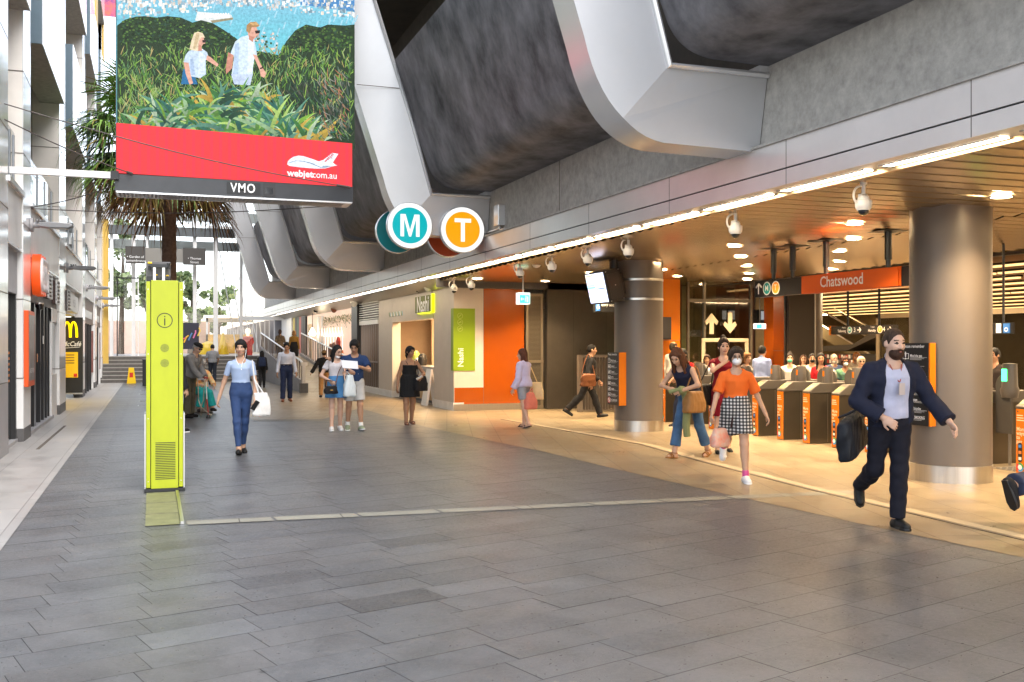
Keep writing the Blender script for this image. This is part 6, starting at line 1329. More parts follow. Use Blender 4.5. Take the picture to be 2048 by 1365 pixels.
def cloth(c, rough=.85, var=.12):
    k = ('c',) + tuple(round(x, 3) for x in c[:3])
    if k not in _CM: _CM[k] = mat('cloth_%d' % len(_CM), c, rough, var=var, vscale=9, bump=.25, bscale=300, spec=.25)
    return _CM[k]
def skinm(c): 
    k = ('s',) + tuple(c)
    if k not in _CM: _CM[k] = mat('skin_%d' % len(_CM), c, .5, var=.06, vscale=12, spec=.35)
    return _CM[k]
m_lip = mat('lips', (.33, .11, .09), .45); m_eye = mat('eye', (.02, .014, .01), .2); m_hairk = mat('hair_black', (.011, .009, .008), .38, var=.4, vscale=60, stretch=(1, 1, .12), bump=.5, bscale=120)
def hairm(c):
    k = ('h',) + tuple(c)
    if k not in _CM: _CM[k] = mat('hair_%d' % len(_CM), c, .6, var=.5, vscale=60, stretch=(1, 1, .12), bump=.6, bscale=120, spec=.22)
    return _CM[k]
SKA, SKB, SKC, SKD = (.50, .30, .20), (.42, .235, .145), (.33, .17, .095), (.58, .36, .26)

def ik(S, T, a, b, pole):
    S, T = np.array(S, float), np.array(T, float); d = T - S; L = min(np.linalg.norm(d), (a + b) * .999); u = d / np.linalg.norm(d)
    x = (a * a - b * b + L * L) / (2 * L); hgt = math.sqrt(max(0, a * a - x * x)); p = np.array(pole, float); p = p - u * (p @ u); p /= np.linalg.norm(p)
    E = S + u * x + p * hgt; return E, S + u * L
def person(label, loc, heading, h, sex='m', rl=(0, 2, 0), ll=(0, 2, 0), rf=0, lf=0, ra=(0, 8, 12, 10), la=(0, 8, 12, 10), lean=0, side=0, turn=0, head=(0, 0, 0), skin=SKA, hair=('short', (.011, .009, .008)),
           wear=(), res=.012, fat=1.0, curl=(45, 45), glasses=None, mask=None, beard=None, cap=None, sit=None, z0=.006, group=None, extras=()):
    root = empty('person', (loc[0], loc[1], z0 if len(loc) < 3 else loc[2]), -math.radians(heading), label, 'person', group)
    k = h / 1.7; fem = sex == 'f'
    # ---- joints
    hipw = (.083 if fem else .085) * k; shw = (.158 if fem else .182) * k; tl = .245 * h; sl = .24 * h; ual = .172 * h; fal = .15 * h
    P0 = V3(0, 0, 0); legs = {}
    for s, (fl, ab, kn), ft, nm in ((1, rl, rf, 'r'), (-1, ll, lf, 'l')):
        R = _ry(-s * ab) @ _rx(fl); H = P0 + V3(s * hipw, 0, .0); K = H + R @ V3(0, 0, -tl); R2 = R @ _rx(-kn); A = K + R2 @ V3(0, 0, -sl); fd = _rx(-ft) @ V3(s * .12, 1, 0); fd /= np.linalg.norm(fd)
        up = _rx(-ft) @ V3(0, 0, 1); legs[nm] = (H, K, A, fd, up, s)
    low = min(min((A - up * .075 * k)[2], (A + fd * .15 * k - up * .055 * k)[2]) for H, K, A, fd, up, s in legs.values())
    off = V3(0, 0, -low if sit is None else sit)
    legs = {n: (H + off, K + off, A + off, fd, up, s) for n, (H, K, A, fd, up, s) in legs.items()}
    P = off.copy(); RT = _rz(-turn) @ _rx(-lean) @ _ry(side); T0 = P + V3(0, 0, -.02 * k); tlen = .325 * h; N = T0 + RT @ V3(0, 0, tlen)
    Rh = RT @ _rx(lean * .6) @ _rz(-head[0]) @ _rx(-head[1]) @ _ry(head[2]); Nt = N + (RT @ _rx(-min(10, head[1] * .4))) @ V3(0, .012, .075) * k; HC = Nt + Rh @ V3(0, .012, .085) * k
    arms = {}
    for s, a, cu, nm in ((1, ra, curl[0], 'r'), (-1, la, curl[1], 'l')):
        Sh = T0 + RT @ V3(s * shw, 0, tlen * .865)
        if a[0] == 'ik':
            T = V3(*a[1]); pole = a[2] if len(a) > 2 else (s * .6, -.5, -.6); E, W = ik(Sh, T, ual, fal, pole); d = W - E; d /= np.linalg.norm(d)
            n = np.cross(d, np.cross(V3(-s, .2, -.3) if len(a) < 4 else V3(*a[3]), d)); n /= np.linalg.norm(n)
        else:
            R = RT @ _ry(-s * a[1]) @ _rx(a[0]); E = Sh + R @ V3(0, 0, -ual); R2 = R @ _rz(s * a[3]) @ _rx(a[2]); d = R2 @ V3(0, 0, -1); W = E + d * fal; n = R2 @ V3(-s, 0, 0)
        arms[nm] = (Sh, E, W, d, n, s, cu)
    HEADF = lambda x, y, z: HC + Rh @ (V3(x, y, z) * k)
    # ---- profile of the trunk
    prof = [(-.05, .045, .06, -.005), (-.015, .10, .09, -.005), (.02, .14, .108, -.008), (.06, .158, .118, -.012), (.12, .162, .118, -.012), (.235, .126, .092, 0), (.36, .138, .105, .008), (.415, .143, .108, .014), (.475, .150, .085, 0), (.515, .110, .065, -.005), (.55, .062, .055, -.006)] if fem else \
           [(-.05, .045, .06, -.005), (-.015, .10, .09, -.005), (.02, .138, .105, -.008), (.06, .152, .115, -.01), (.12, .155, .112, -.008), (.235, .143, .102, 0), (.36, .165, .115, .004), (.43, .172, .115, .006), (.485, .168, .09, 0), (.52, .125, .07, -.005), (.555, .066, .06, -.006)]
    sc = tlen / .5525
    def trunk(g=0.0, z0=-.05, z1=.555, flare=0, fatm=fat):
        zz = sorted(set([z0, z1] + [p[0] for p in prof if z0 < p[0] < z1])); Pn = np.array(prof)
        out = []
        for z in zz:
            zc2 = z if z0 < -.04 else max(.02, z); f_ = fatm if z < .43 else 1 + (fatm - 1) * .4
            out.append((z * sc, np.interp(zc2, Pn[:, 0], Pn[:, 1]) * k * f_ + g + flare * max(0, .2 - z), np.interp(zc2, Pn[:, 0], Pn[:, 2]) * k * f_ + g + flare * .8 * max(0, .2 - z), np.interp(zc2, Pn[:, 0], Pn[:, 3]) * k))
        return LOFT(T0, RT, out)
    lf_ = 1 + (fat - 1) * .8; armr = (.040 if fem else .047) * k * lf_; 
    def leg(nm, g=0.0, t1=1.0, flat=0, wide=0.0):
        H, K, A, fd, up, s = legs[nm]; out = []
        kr, ar = .054 * k * lf_ + g, .036 * k * lf_ + g + wide
        if t1 <= .5: 
            e = H + (K - H) * (t1 / .5); out.append(RC(H, e, .083 * k * lf_ + g, (.083 + (.054 - .083) * t1 / .5) * k * lf_ + g + wide, flat)); return out
        out.append(RC(H, K, .083 * k * lf_ + g, kr)); t = (t1 - .5) / .5; e = K + (A - K) * t; out.append(RC(K, e, kr, kr + (ar - kr) * t, flat))
        if t > .5 and wide < .03: bk = np.cross(A - K, np.cross(A - K, fd)); bk = bk / (np.linalg.norm(bk) + 1e-9) * .014 * k; out.append(EL(K + (A - K) * .3 + bk, (.05 * k * lf_ + g, .052 * k * lf_ + g, .10 * k)))
        return out
    def arm(nm, g=0.0, t1=2.0, flat=0, wide=0.0):
        Sh, E, W, d, n, s, cu = arms[nm]; er, wr = armr * .82 + g, .026 * k * lf_ + g
        if t1 <= 1: e = Sh + (E - Sh) * t1; return [RC(Sh, e, armr * 1.06 + g, armr * (1.06 - .22 * t1) + g + wide, flat)]
        t = t1 - 1; e = E + (W - E) * t; return [RC(Sh, E, armr * 1.06 + g, er), RC(E, e, er, er + (wr - er) * t + wide, flat)]
    def traps(g=0.0): return [RC(N - RT @ V3(0, 0, .03) * k, arms[nm][0] + RT @ V3(-arms[nm][5] * .02, 0, .0) * k, .042 * k + g, .036 * k + g) for nm in 'rl']
    # ---- body
    B = trunk(); prims = [(B, .03)] + [(p, .04) for p in traps()]
    for nm in 'rl':
        for p in leg(nm): prims.append((p, .03))
        H, K, A, fd, up, s = legs[nm]; heel = A - up * .042 * k - fd * .03 * k; prims += [(RC(A, heel, .036 * k, .033 * k), .02), (RC(heel, A - up * .05 * k + fd * .14 * k, .034 * k, .022 * k), .02)]
        for p in arm(nm): prims.append((p, .025))
    prims += [(RC(N - RT @ V3(0, 0, .03) * k, Nt + Rh @ V3(0, .0, .03) * k, .052 * k if fem else .06 * k, .048 * k if fem else .056 * k), .03)]
    for nm in 'rl':
        Sh, E, W, d, n, s, cu = arms[nm]; ac = np.cross(n, d) * s; ac /= np.linalg.norm(ac)      # ac points to the thumb side
        Rm = np.stack([ac, n, d], 1); prims.append((EL(W + d * .05 * k, V3(.040, .017, .052) * k, Rm), .015))
        for j, (o, L_) in enumerate(((.030, .072), (.010, .080), (-.010, .075), (-.029, .058))):
            b = W + d * .085 * k + ac * o * k; c1 = math.radians(cu * .55 + 4 * j); c2 = math.radians(cu * 1.5 + 5 * j); sp = ac * (o * .9); d1 = d * math.cos(c1) + n * math.sin(c1) + sp; d2 = d * math.cos(c2) + n * math.sin(c2) + sp * .6
            m_ = b + d1 * L_ * .5 * k; prims += [(RC(b, m_, .0095 * k, .0088 * k), .005), (RC(m_, m_ + d2 * L_ * .5 * k, .0088 * k, .0072 * k), .003)]
        b = W + d * .025 * k + ac * .03 * k; d1 = d * .72 + ac * .62 + n * .3; m_ = b + d1 * .04 * k; prims += [(RC(b, m_, .0125 * k, .0105 * k), .008), (RC(m_, m_ + (d * .95 + ac * .2 + n * .35) * .035 * k, .0105 * k, .0085 * k), .003)]
    E3 = lambda c, r: EL(HEADF(*c), V3(*r) * k, Rh)
    prims += [(E3((0, -.012, .03), (.074, .094, .094)), .03), (E3((0, .03, -.03), (.060, .060, .078)), .03), (E3((0, .062, -.088), (.026, .024, .022)), .02), (E3((0, .072, .035), (.048, .022, .02)), .02), (E3((.036, .062, -.018), (.024, .024, .024)), .02), (E3((-.036, .062, -.018), (.024, .024, .024)), .02),
              (RC(HEADF(0, .088, .012), HEADF(0, .112, -.026), .009 * k, .0135 * k), .012), (E3((.014, .098, -.03), (.010, .011, .009)), .008), (E3((-.014, .098, -.03), (.01, .011, .009)), .008), (E3((0, .088, -.056), (.024, .012, .006)), .006), (E3((0, .087, -.067), (.02, .012, .007)), .006)]
    for s in (1, -1): prims.append((EL(HEADF(s * .077, -.004, -.004), V3(.010, .022, .032) * k, Rh @ _rz(s * 20)), .008))
    F = Field([p for p, _ in prims], res)
    for p, kk in prims: F.add(p, kk)
    for s in (1, -1): F.sub(E3((s * .032, .103, .012), (.017, .016, .010)), .012)
    for s in (1, -1): F.add(E3((s * .031, .081, .011), (.012, .012, .010)), .003)
    hc = hair[1]; hm_ = hairm(hc)
    def mi(c):
        l = (c - HC) @ Rh / k; x, y, z = np.abs(l[:, 0]), l[:, 1], l[:, 2]; out = np.zeros(len(c)); f_ = y > .06
        rr = max(.010, res * .75 / k)
        out[f_ & (((x - .031) / .015) ** 2 + ((z - .011) / max(.0095, res * .8)) ** 2 < 1)] = 1; out[f_ & (x > .014) & (x < .05) & (abs(z - .034 + (x - .03) ** 2 * 4) < max(.0045, res * .42))] = 2; out[f_ & (x < .023) & (abs(z + .061) < max(.008, res * .7)) & (y > .078)] = 3
        return out
    field_obj('body', F, [skinm(skin), m_eye, hm_, m_lip], root, mi)
    # ---- hair
    st = hair[0]; hp = []; face_cut = EL(HEADF(0, .085, -.03), V3(.071, .078, .108) * k, Rh)
    def shell(g=.012, drop=0): return [E3((0, -.014, .034), (.074 + g, .094 + g, .094 + g)), E3((0, -.04, -.005 - drop), (.074 + g * .8, .068 + g, .075 + drop))]
    if st != 'none':
        sh = shell({'short': .011, 'crop': .006, 'thick': .02, 'curly': .028, 'ring': .006}.get(st, .014), {'short': -.005, 'crop': -.01, 'thick': .005}.get(st, .01)); ex = []
        dn = RT @ V3(0, 0, -1)
        if st in ('long', 'longfwd'):
            L_ = .30 if st == 'long' else .34
            ex += [LOFT(HC, Rh @ _rx(0) if st == 'long' else Rh, [(-L_ * k, .075 * k, .035 * k, -.085 * k), (-.14 * k, .092 * k, .045 * k, -.075 * k), (.03 * k, .088 * k, .07 * k, -.04 * k)])]
            for s in (1, -1): ex.append(RC(HEADF(s * .078, -.01, .03), HEADF(s * .088, .02, -.24), .026 * k, .022 * k))
            if st == 'longfwd':
                for s in (1, -1): ex += [RC(HEADF(s * .075, .03, .05), HEADF(s * .085, .075, -.22), .03 * k, .02 * k)]
        if st == 'bob':
            for s in (1, -1): ex.append(RC(HEADF(s * .076, -.005, .03), HEADF(s * .082, .012, -.11), .026 * k, .022 * k))
            ex.append(E3((0, -.06, -.06), (.085, .05, .075)))
        if st in ('pony', 'bun'):
            ex.append(RC(HEADF(0, -.10, .04), HEADF(0, -.125, .03), .03 * k, .026 * k))
            if st == 'pony': ex += [RC(HEADF(0, -.125, .03), HEADF(-.03, -.15, -.08), .03 * k, .03 * k), RC(HEADF(-.03, -.15, -.08), HEADF(-.06, -.135, -.22), .03 * k, .01 * k)]
            else: ex += [E3((0, -.05, .14), (.04, .045, .04))]
        fr = [E3((0, .066, .082), (.062, .03, .034)), E3((.05, .05, .05), (.025, .03, .05)), E3((-.05, .05, .05), (.025, .03, .05))] if st in ('thick', 'pony', 'bob') else []
        hp = sh + ex; F = Field(hp + fr, res)
        for p in sh: F.add(p, .02)
        if st in ('ring', ): F.sub(E3((0, .0, .12), (.066, .075, .07)), .01)
        F.sub(face_cut, .012)
        for p in ex + fr: F.add(p, .02)
        if st in ('long', 'longfwd', 'bob'): F.sub(EL(HEADF(0, .11, -.04), V3(.056, .075, .09) * k, Rh), .01)
        F.wrinkle(.007 if st == 'curly' else .0055, (50, 40, 10) if st != 'curly' else (40, 40, 60), h * 7); field_obj('hair', F, hm_, root)
    if beard:
        F = Field([E3((0, .045, -.075), (.07, .075, .075))], res); F.add(E3((0, .04, -.078), (.064, .066, .062)), .01); F.add(E3((0, .096, -.05), (.03, .012, .01)), .01); F.sub(E3((0, .10, -.061), (.022, .012, .006)), .004); F.sub(E3((0, .06, .01), (.09, .09, .058)), .012); F.add(E3((0, .092, -.047), (.03, .013, .007)), .006); F.wrinkle(.002, (50, 50, 50)); field_obj('beard', F, hairm(beard), root)
    if mask:
        F = Field([E3((0, .06, -.045), (.075, .075, .075))], res); dz = -.045 if mask[0] == 'face' else -.095
        F.add(E3((0, .062 if mask[0] == 'face' else .045, dz), (.058, .066 if mask[0] == 'face' else .05, .052 if mask[0] == 'face' else .032)), .01)
        a0 = HEADF(0, .03, 0); fw = Rh @ V3(0, 1, 0); F.cut(lambda x, y, z: -((x - a0[0]) * fw[0] + (y - a0[1]) * fw[1] + (z - a0[2]) * fw[2])); field_obj('face_mask', F, cloth(mask[1]), root)
    if glasses:
        q = MB(); gm = m_black if glasses == 'sun' else m_dark
        for s in (1, -1):
            c = HEADF(s * .033, .106, .011); ring = [c + Rh @ (V3(.022 * math.cos(a), -.004 * abs(math.cos(a)), .017 * math.sin(a)) * k) for a in np.linspace(0, 2 * PI, 13)]
            if glasses == 'sun': q.poly([tuple(p) for p in ring[:-1]], gm)
            q.tube([tuple(p) for p in ring], .0022, gm, 5); q.tube([tuple(HEADF(s * .055, .10, .015)), tuple(HEADF(s * .08, .0, .012))], .0022, gm, 5)
        q.tube([tuple(HEADF(-.012, .108, .013)), tuple(HEADF(.012, .108, .013))], .0022, gm, 5); q.build('glasses', root)
    if cap:
        F = Field([E3((0, 0, .07), (.12, .15, .1))], res)
        if cap[0] == 'flat': F.add(E3((0, -.002, .085), (.098, .118, .045)), .02); F.add(E3((0, .095, .058), (.06, .05, .012)), .012)
        else: F.add(E3((0, -.012, .05), (.092, .112, .095)), .02); F.sub(E3((0, .09, -.04), (.08, .08, .085)), .01); F.sub(E3((0, -.02, -.12), (.2, .2, .12)), .01)
        field_obj('cap', F, cloth(cap[1]), root)
    # ---- clothing
    seed = h * 31 + heading
    for wv in wear:
        ty, mt, o = wv[0], wv[1], (wv[2] if len(wv) > 2 else {})
        g = o.get('g', .012) * 1.0
        if ty in ('top', 'jacket'):
            sl_ = o.get('sleeve', .6); z0_ = o.get('hem', .10); pr = [(trunk(g, z0_, .55, o.get('flare', 0)), .02)] + [(p, .04) for p in traps(g)]
            pf = o.get('slw', .012)
            if sl_ > 0:
                for nm in 'rl':
                    for p in arm(nm, g * .8, sl_, 1, pf): pr.append((p, .014))
            if o.get('collar'): pr.append((RC(N - RT @ V3(0, 0, .02) * k, N + RT @ V3(0, .0, .045) * k, .068 * k, .06 * k), .01))
            F = Field([p for p, _ in pr], res)
            for p, kk in pr: F.add(p, kk)
            nk = o.get('neck', .075); nd_ = o.get('ndrop', .02)
            c0 = N + RT @ V3(0, .035, -nd_) * k; F.sub(RC(c0, c0 + RT @ V3(0, .02, .2) * k, nk * k, (nk + .02) * k), .006)
            if o.get('sl0'):   # sleeveless: open arm holes
                for nm in 'rl': Sh = arms[nm][0]; F.sub(EL(Sh + RT @ V3(arms[nm][5] * .035, 0, -.02) * k, V3(.05, .08, .085) * k, RT), .006)
            if ty == 'jacket':
                w0 = o.get('open', .05); c1 = N + RT @ V3(0, .12, -.02) * k; c2 = T0 + RT @ V3(o.get('shift', 0), .16, (z0_ + .02) * sc) ; F.sub(RC(c1, c2, w0 * k, w0 * 1.35 * k), .01)
            F.wrinkle(o.get('wr', .0035), (9, 9, 24), seed); field_obj(o.get('name', 'shirt' if ty == 'top' else 'jacket'), F, mt, root)
        elif ty == 'pants':
            t1 = o.get('len', .985); wide = o.get('wide', .01); pr = [(trunk(max(.003, g - .005), -.05, o.get('waist', .2)), .02)]
            for nm in 'rl':
                for p in leg(nm, g, t1, 1, wide): pr.append((p, .04))
            F = Field([p for p, _ in pr], res)
            for p, kk in pr: F.add(p, kk)
            F.wrinkle(o.get('wr', .003), (8, 8, 30), seed + 1); field_obj(o.get('name', 'trousers' if t1 > .6 else 'shorts'), F, mt, root)
        elif ty == 'skirt':
            L_ = o.get('len', .35) * k; top = o.get('waist', .22) * sc; fl = o.get('flare', .05); w1 = np.interp(o.get('waist', .22), [p[0] for p in prof], [p[1] for p in prof]) * k * fat + g
            pr = LOFT(T0, np.eye(3) if not o.get('bend') else RT, [(top - L_, .175 * k * fat + fl, .14 * k * fat + fl, .01), (min(.06 * k, top - .05), .168 * k * fat + g, .128 * k * fat + g, -.006), (top, w1, .1 * k * fat + g, 0)])
            F = Field([pr], res); F.add(pr, .001); F.wrinkle(o.get('wr', .005), (26, 26, 3), seed); field_obj('skirt', F, mt, root)
        elif ty == 'dress':
            L_ = o.get('len', .3) * k; pr = [(trunk(g, .0, o.get('topz', .45)), .02), (LOFT(T0, RT, [(-L_, .172 * k * fat + o.get('flare', .03), .135 * k * fat + o.get('flare', .03), .01), (.06 * k, .165 * k * fat + g, .125 * k * fat + g, -.006), (.2 * k, .14 * k * fat + g, .105 * k * fat + g, 0)]), .03)]
            F = Field([p for p, _ in pr], res)
            for p, kk in pr: F.add(p, kk)
            F.wrinkle(.004, (14, 14, 16), seed); field_obj('dress', F, mt, root)
            q = MB()
            for s in (1, -1):
                pts = [T0 + RT @ V3(s * x, y, z * sc) for x, y, z in ((.075, .118, .44), (.085, .085, .49), (.09, .0, .525), (.085, -.07, .48))]; q.tube([tuple(p * np.array([1, 1, 1])) for p in pts], .006, mt, 5)
            q.build('strap', root)
        elif ty == 'shoes':
            for nm in 'rl':
                H, K, A, fd, up, s = legs[nm]; g2 = o.get('g', .008); kind = o.get('kind', 'shoe'); he = A - up * .045 * k - fd * .035 * k; toe = A - up * .05 * k + fd * .155 * k
                if kind in ('sandal', 'thong'):
                    q = MB(); rt = np.cross(fd, up); bs = A - up * .078 * k; out = [(-.055, -.03), (.03, -.036), (.11, -.045), (.16, -.03), (.18, 0), (.16, .03), (.11, .042), (.03, .033), (-.055, .028)]
                    q.prism([(0, 0), (1, 0), (1, 1)], 'z', 0, 0.0001, mt) if False else None
                    vs = [tuple(bs + fd * a * k + rt * b * k + up * zz * k) for zz in (0, .018) for a, b in out]; n9 = len(out); q.add(vs, [tuple(range(n9 - 1, -1, -1)), tuple(range(n9, 2 * n9))] + [(i, (i + 1) % n9, (i + 1) % n9 + n9, i + n9) for i in range(n9)], mt)
                    for a in ((.10, .06) if kind == 'sandal' else (.10,)): q.tube([tuple(bs + fd * a * k + rt * (.046 * math.cos(t)) * k + up * (.012 + .05 * math.sin(t)) * k) for t in np.linspace(0, PI, 9)], .009 * k, mt, 6)
                    if kind == 'sandal': q.tube([tuple(A - up * .0 + (fd * math.cos(t) + rt * math.sin(t)) * .043 * k) for t in np.linspace(0, 2 * PI, 13)], .007, mt, 6)
                    q.build('sandal', root); continue
                pr = [(RC(A - up * .02 * k * (1 if kind != 'boot' else -3), he, .041 * k + g2 * .5, .037 * k + g2), .015), (RC(he, toe, .037 * k + g2, .027 * k + g2), .02), (RC(A - up * .03 * k + fd * .03 * k, toe - fd * .03 * k, .034 * k + g2, .03 * k + g2), .02)]
                if kind == 'heel': pr = pr[1:2]
                F = Field([p for p, _ in pr], min(res, .011))
                for p, kk in pr: F.add(p, kk)
                c0 = A - up * .078 * k; F.cut(lambda x, y, z: -((x - c0[0]) * up[0] + (y - c0[1]) * up[1] + (z - c0[2]) * up[2]))
                if kind in ('loafer', 'heel'): F.sub(EL(A + fd * .02 * k - up * .02 * k, V3(.05, .07, .04) * k), .006)
                field_obj('shoe', F, mt, root)
                if kind == 'sneaker' or o.get('sole'):
                    q = MB(); rt = np.cross(fd, up); bs = c0 - up * .004; out = [(-.072, -.03), (.03, -.042), (.12, -.05), (.175, -.035), (.195, 0), (.175, .033), (.12, .046), (.03, .04), (-.072, .03)]
                    vs = [tuple(bs + fd * a * k + rt * b * k + up * zz * k) for zz in (0, .022) for a, b in out]; n9 = len(out); q.add(vs, [tuple(range(n9 - 1, -1, -1)), tuple(range(n9, 2 * n9))] + [(i, (i + 1) % n9, (i + 1) % n9 + n9, i + n9) for i in range(n9)], o.get('sole', m_letter)); q.build('sole', root, bevel=.006)
                if o.get('sock'):
                    S_ = [RC(A + (K - A) * .22, A - up * .02 * k, .042 * k, .044 * k, 0)]; F = Field(S_, res); F.add(S_[0], .001); c1 = A + (K - A) * .2; dd = (K - A) / np.linalg.norm(K - A); F.cut(lambda x, y, z: (x - c1[0]) * dd[0] + (y - c1[1]) * dd[1] + (z - c1[2]) * dd[2]); field_obj('sock', F, o['sock'], root)
        elif ty == 'belt':
            pr = LOFT(T0, RT, [(.175 * sc, .155 * k * fat + .016, .113 * k * fat + .016, 0), (.2 * sc, .152 * k * fat + .016, .11 * k * fat + .016, 0)]); F = Field([pr], min(res, .01)); F.add(pr, .001); field_obj('belt', F, mt, root)
    J = dict(root=root, arms=arms, legs=legs, N=N, T0=T0, RT=RT, k=k, HC=HC, Rh=Rh)
    J['W'] = lambda p: root.matrix_basis @ Vector(tuple(p))
    root.matrix_basis  # local frame of the figure
    return J
def to_world(J, p):
    r = J['root']; a = r.rotation_euler.z; x, y, z = float(p[0]), float(p[1]), float(p[2]); return Vector((r.location.x + x * math.cos(a) - y * math.sin(a), r.location.y + x * math.sin(a) + y * math.cos(a), r.location.z + z))
def soft_bag(name, label, c, dims, m, rz=0.0, strap=None, strapm=None, taper=.8, tilt=0.0, res=.012, cat='bag', flap=None):
    """rounded bag hanging at c (world), with a strap tube through world points"""
    root = empty(name, c, rz, label, cat); a, b, h = dims; R = _ry(tilt)
    pr = LOFT(V3(0, 0, 0), R, [(-h / 2, a * .5, b * .42, 0), (-h * .42, a * .53, b * .5, 0), (0, a * .5, b * .5, 0), (h * .4, a * .5 * taper, b * .38, 0), (h / 2, a * .48 * taper, b * .2, 0)])
    base = pr.fn
    P_ = np.array([(-h / 2, .5, .42), (-h * .42, .53, .5), (0, .5, .5), (h * .4, .5 * taper, .38), (h / 2, .48 * taper, .2)])
    def fn(x, y, z):
        lx, ly, lz = (R[0, 0] * x + R[1, 0] * y + R[2, 0] * z, R[0, 1] * x + R[1, 1] * y + R[2, 1] * z, R[0, 2] * x + R[1, 2] * y + R[2, 2] * z)
        rx = np.interp(lz, P_[:, 0], P_[:, 1]) * a; ry = np.interp(lz, P_[:, 0], P_[:, 2]) * b
        q = ((np.abs(lx) / rx) ** 4 + (np.abs(ly) / ry) ** 4) ** .25; return np.maximum((q - 1) * np.minimum(rx, ry), np.abs(lz) - h / 2)
    pr.fn = fn; F = Field([pr], res); F.add(pr, .001); F.wrinkle(.004, (14, 14, 18), a * 50); field_obj('bag_body', F, m, root)
    if strap:
        q = MB(); q.tube([tuple(Matrix.Rotation(-rz, 3, 'Z') @ (Vector(p) - Vector(c))) for p in strap], .011, strapm or m, 6); q.build('strap', root, smooth=True)
    if flap is not None:
        q = MB(); q.box(-a * .42, a * .42, -b * .54, -b * .46, -h * .05, h * .38, m); q.box(-.025, .025, -b * .58, -b * .54, -h * .08, h * .04, flap); q.build('flap', root, bevel=.01)
    return root
def ctrl(pts, n=10):
    """smooth polyline through control points"""
    P = [Vector(p) for p in pts]; out = []
    for i in range(len(P) - 1):
        p0, p1, p2, p3 = P[max(0, i - 1)], P[i], P[i + 1], P[min(len(P) - 1, i + 2)]
        for j in range(n if i < len(P) - 2 else n + 1):
            t = j / n; out.append(.5 * ((2 * p1) + (p2 - p0) * t + (2 * p0 - 5 * p1 + 4 * p2 - p3) * t * t + (3 * p1 - p0 - 3 * p2 + p3) * t ** 3))
    return out
def G_(u, v): x, y, _ = on_z(u, v); return (x, y)
def ht(v_top, v_foot, f=1.0): return EYE * (v_foot - v_top) / (v_foot - 690) * f
c_ = lambda r, g, b: S(r, g, b)[:3]
BLK = (.012, .011, .011)
# ---- woman in the pale blue top
W1 = person('woman in a pale blue top and blue jeans walking past the lime pillar', G_(482, 908), 181, 1.66, 'f', rl=(11, -3, 4), ll=(-10, -3, 8), rf=-8, lf=10, ra=(-14, 17, 14, 0), la=(8, 9, 26, 25), head=(14, 2, 0), skin=SKA,
       hair=('pony', BLK), res=.0095, wear=(('pants', mat('denim_blue', (.022, .055, .16), .8, var=.35, vscale=5, bump=.3, bscale=200), {'g': .003, 'wide': .002, 'waist': .215, 'name': 'jeans', 'len': .95, 'wr': .002}), ('top', mat('pale_blue_knit', (.33, .42, .60), .8, var=.06, bump=.2, bscale=250), {'g': .005, 'sleeve': .62, 'hem': .195, 'slw': .003, 'wr': .0015, 'neck': .066}), ('shoes', cloth((.012, .012, .012), .35), {'kind': 'loafer'})))
hd = to_world(W1, W1['arms']['l'][2] + W1['arms']['l'][3] * .09)
q = MB(); q.box(-.036, .036, -.006, .006, -.075, .075, m_black); o = thing(q, 'mobile_phone', 'black phone held by the woman in the pale blue top', 'phone', bevel=.004); o.location = hd + Vector((0, -.03, -.03)); o.rotation_euler = (.3, .5, .4)
soft_bag('tote_bag', 'white cloth tote bag carried by the woman in the pale blue top', hd + Vector((.10, .06, -.02)), (.26, .10, .34), cloth((.72, .71, .69)), .3, [hd + Vector((.06, .02, .12)), hd + Vector((.0, .05, .34)), hd + Vector((-.03, .06, .62)), hd + Vector((.0, .10, .35)), hd + Vector((.14, .08, .12))])
q = MB(); f = lambda *a: tuple(to_world(W1, W1['HC'] + W1['Rh'] @ V3(*a)))
q.tube(ctrl([f(-.078, .01, -.02), f(-.07, .045, -.12), f(-.03, .07, -.22), tuple(to_world(W1, W1['T0'] + V3(0, .13, .38)))]), .0035, m_letter, 5); q.tube(ctrl([f(.078, .01, -.02), f(.07, .045, -.12), f(.03, .07, -.22), tuple(to_world(W1, W1['T0'] + V3(0, .13, .38)))]), .0035, m_letter, 5)
thing(q, 'earphones', 'white earphone cord on the woman in the pale blue top', 'earphones')
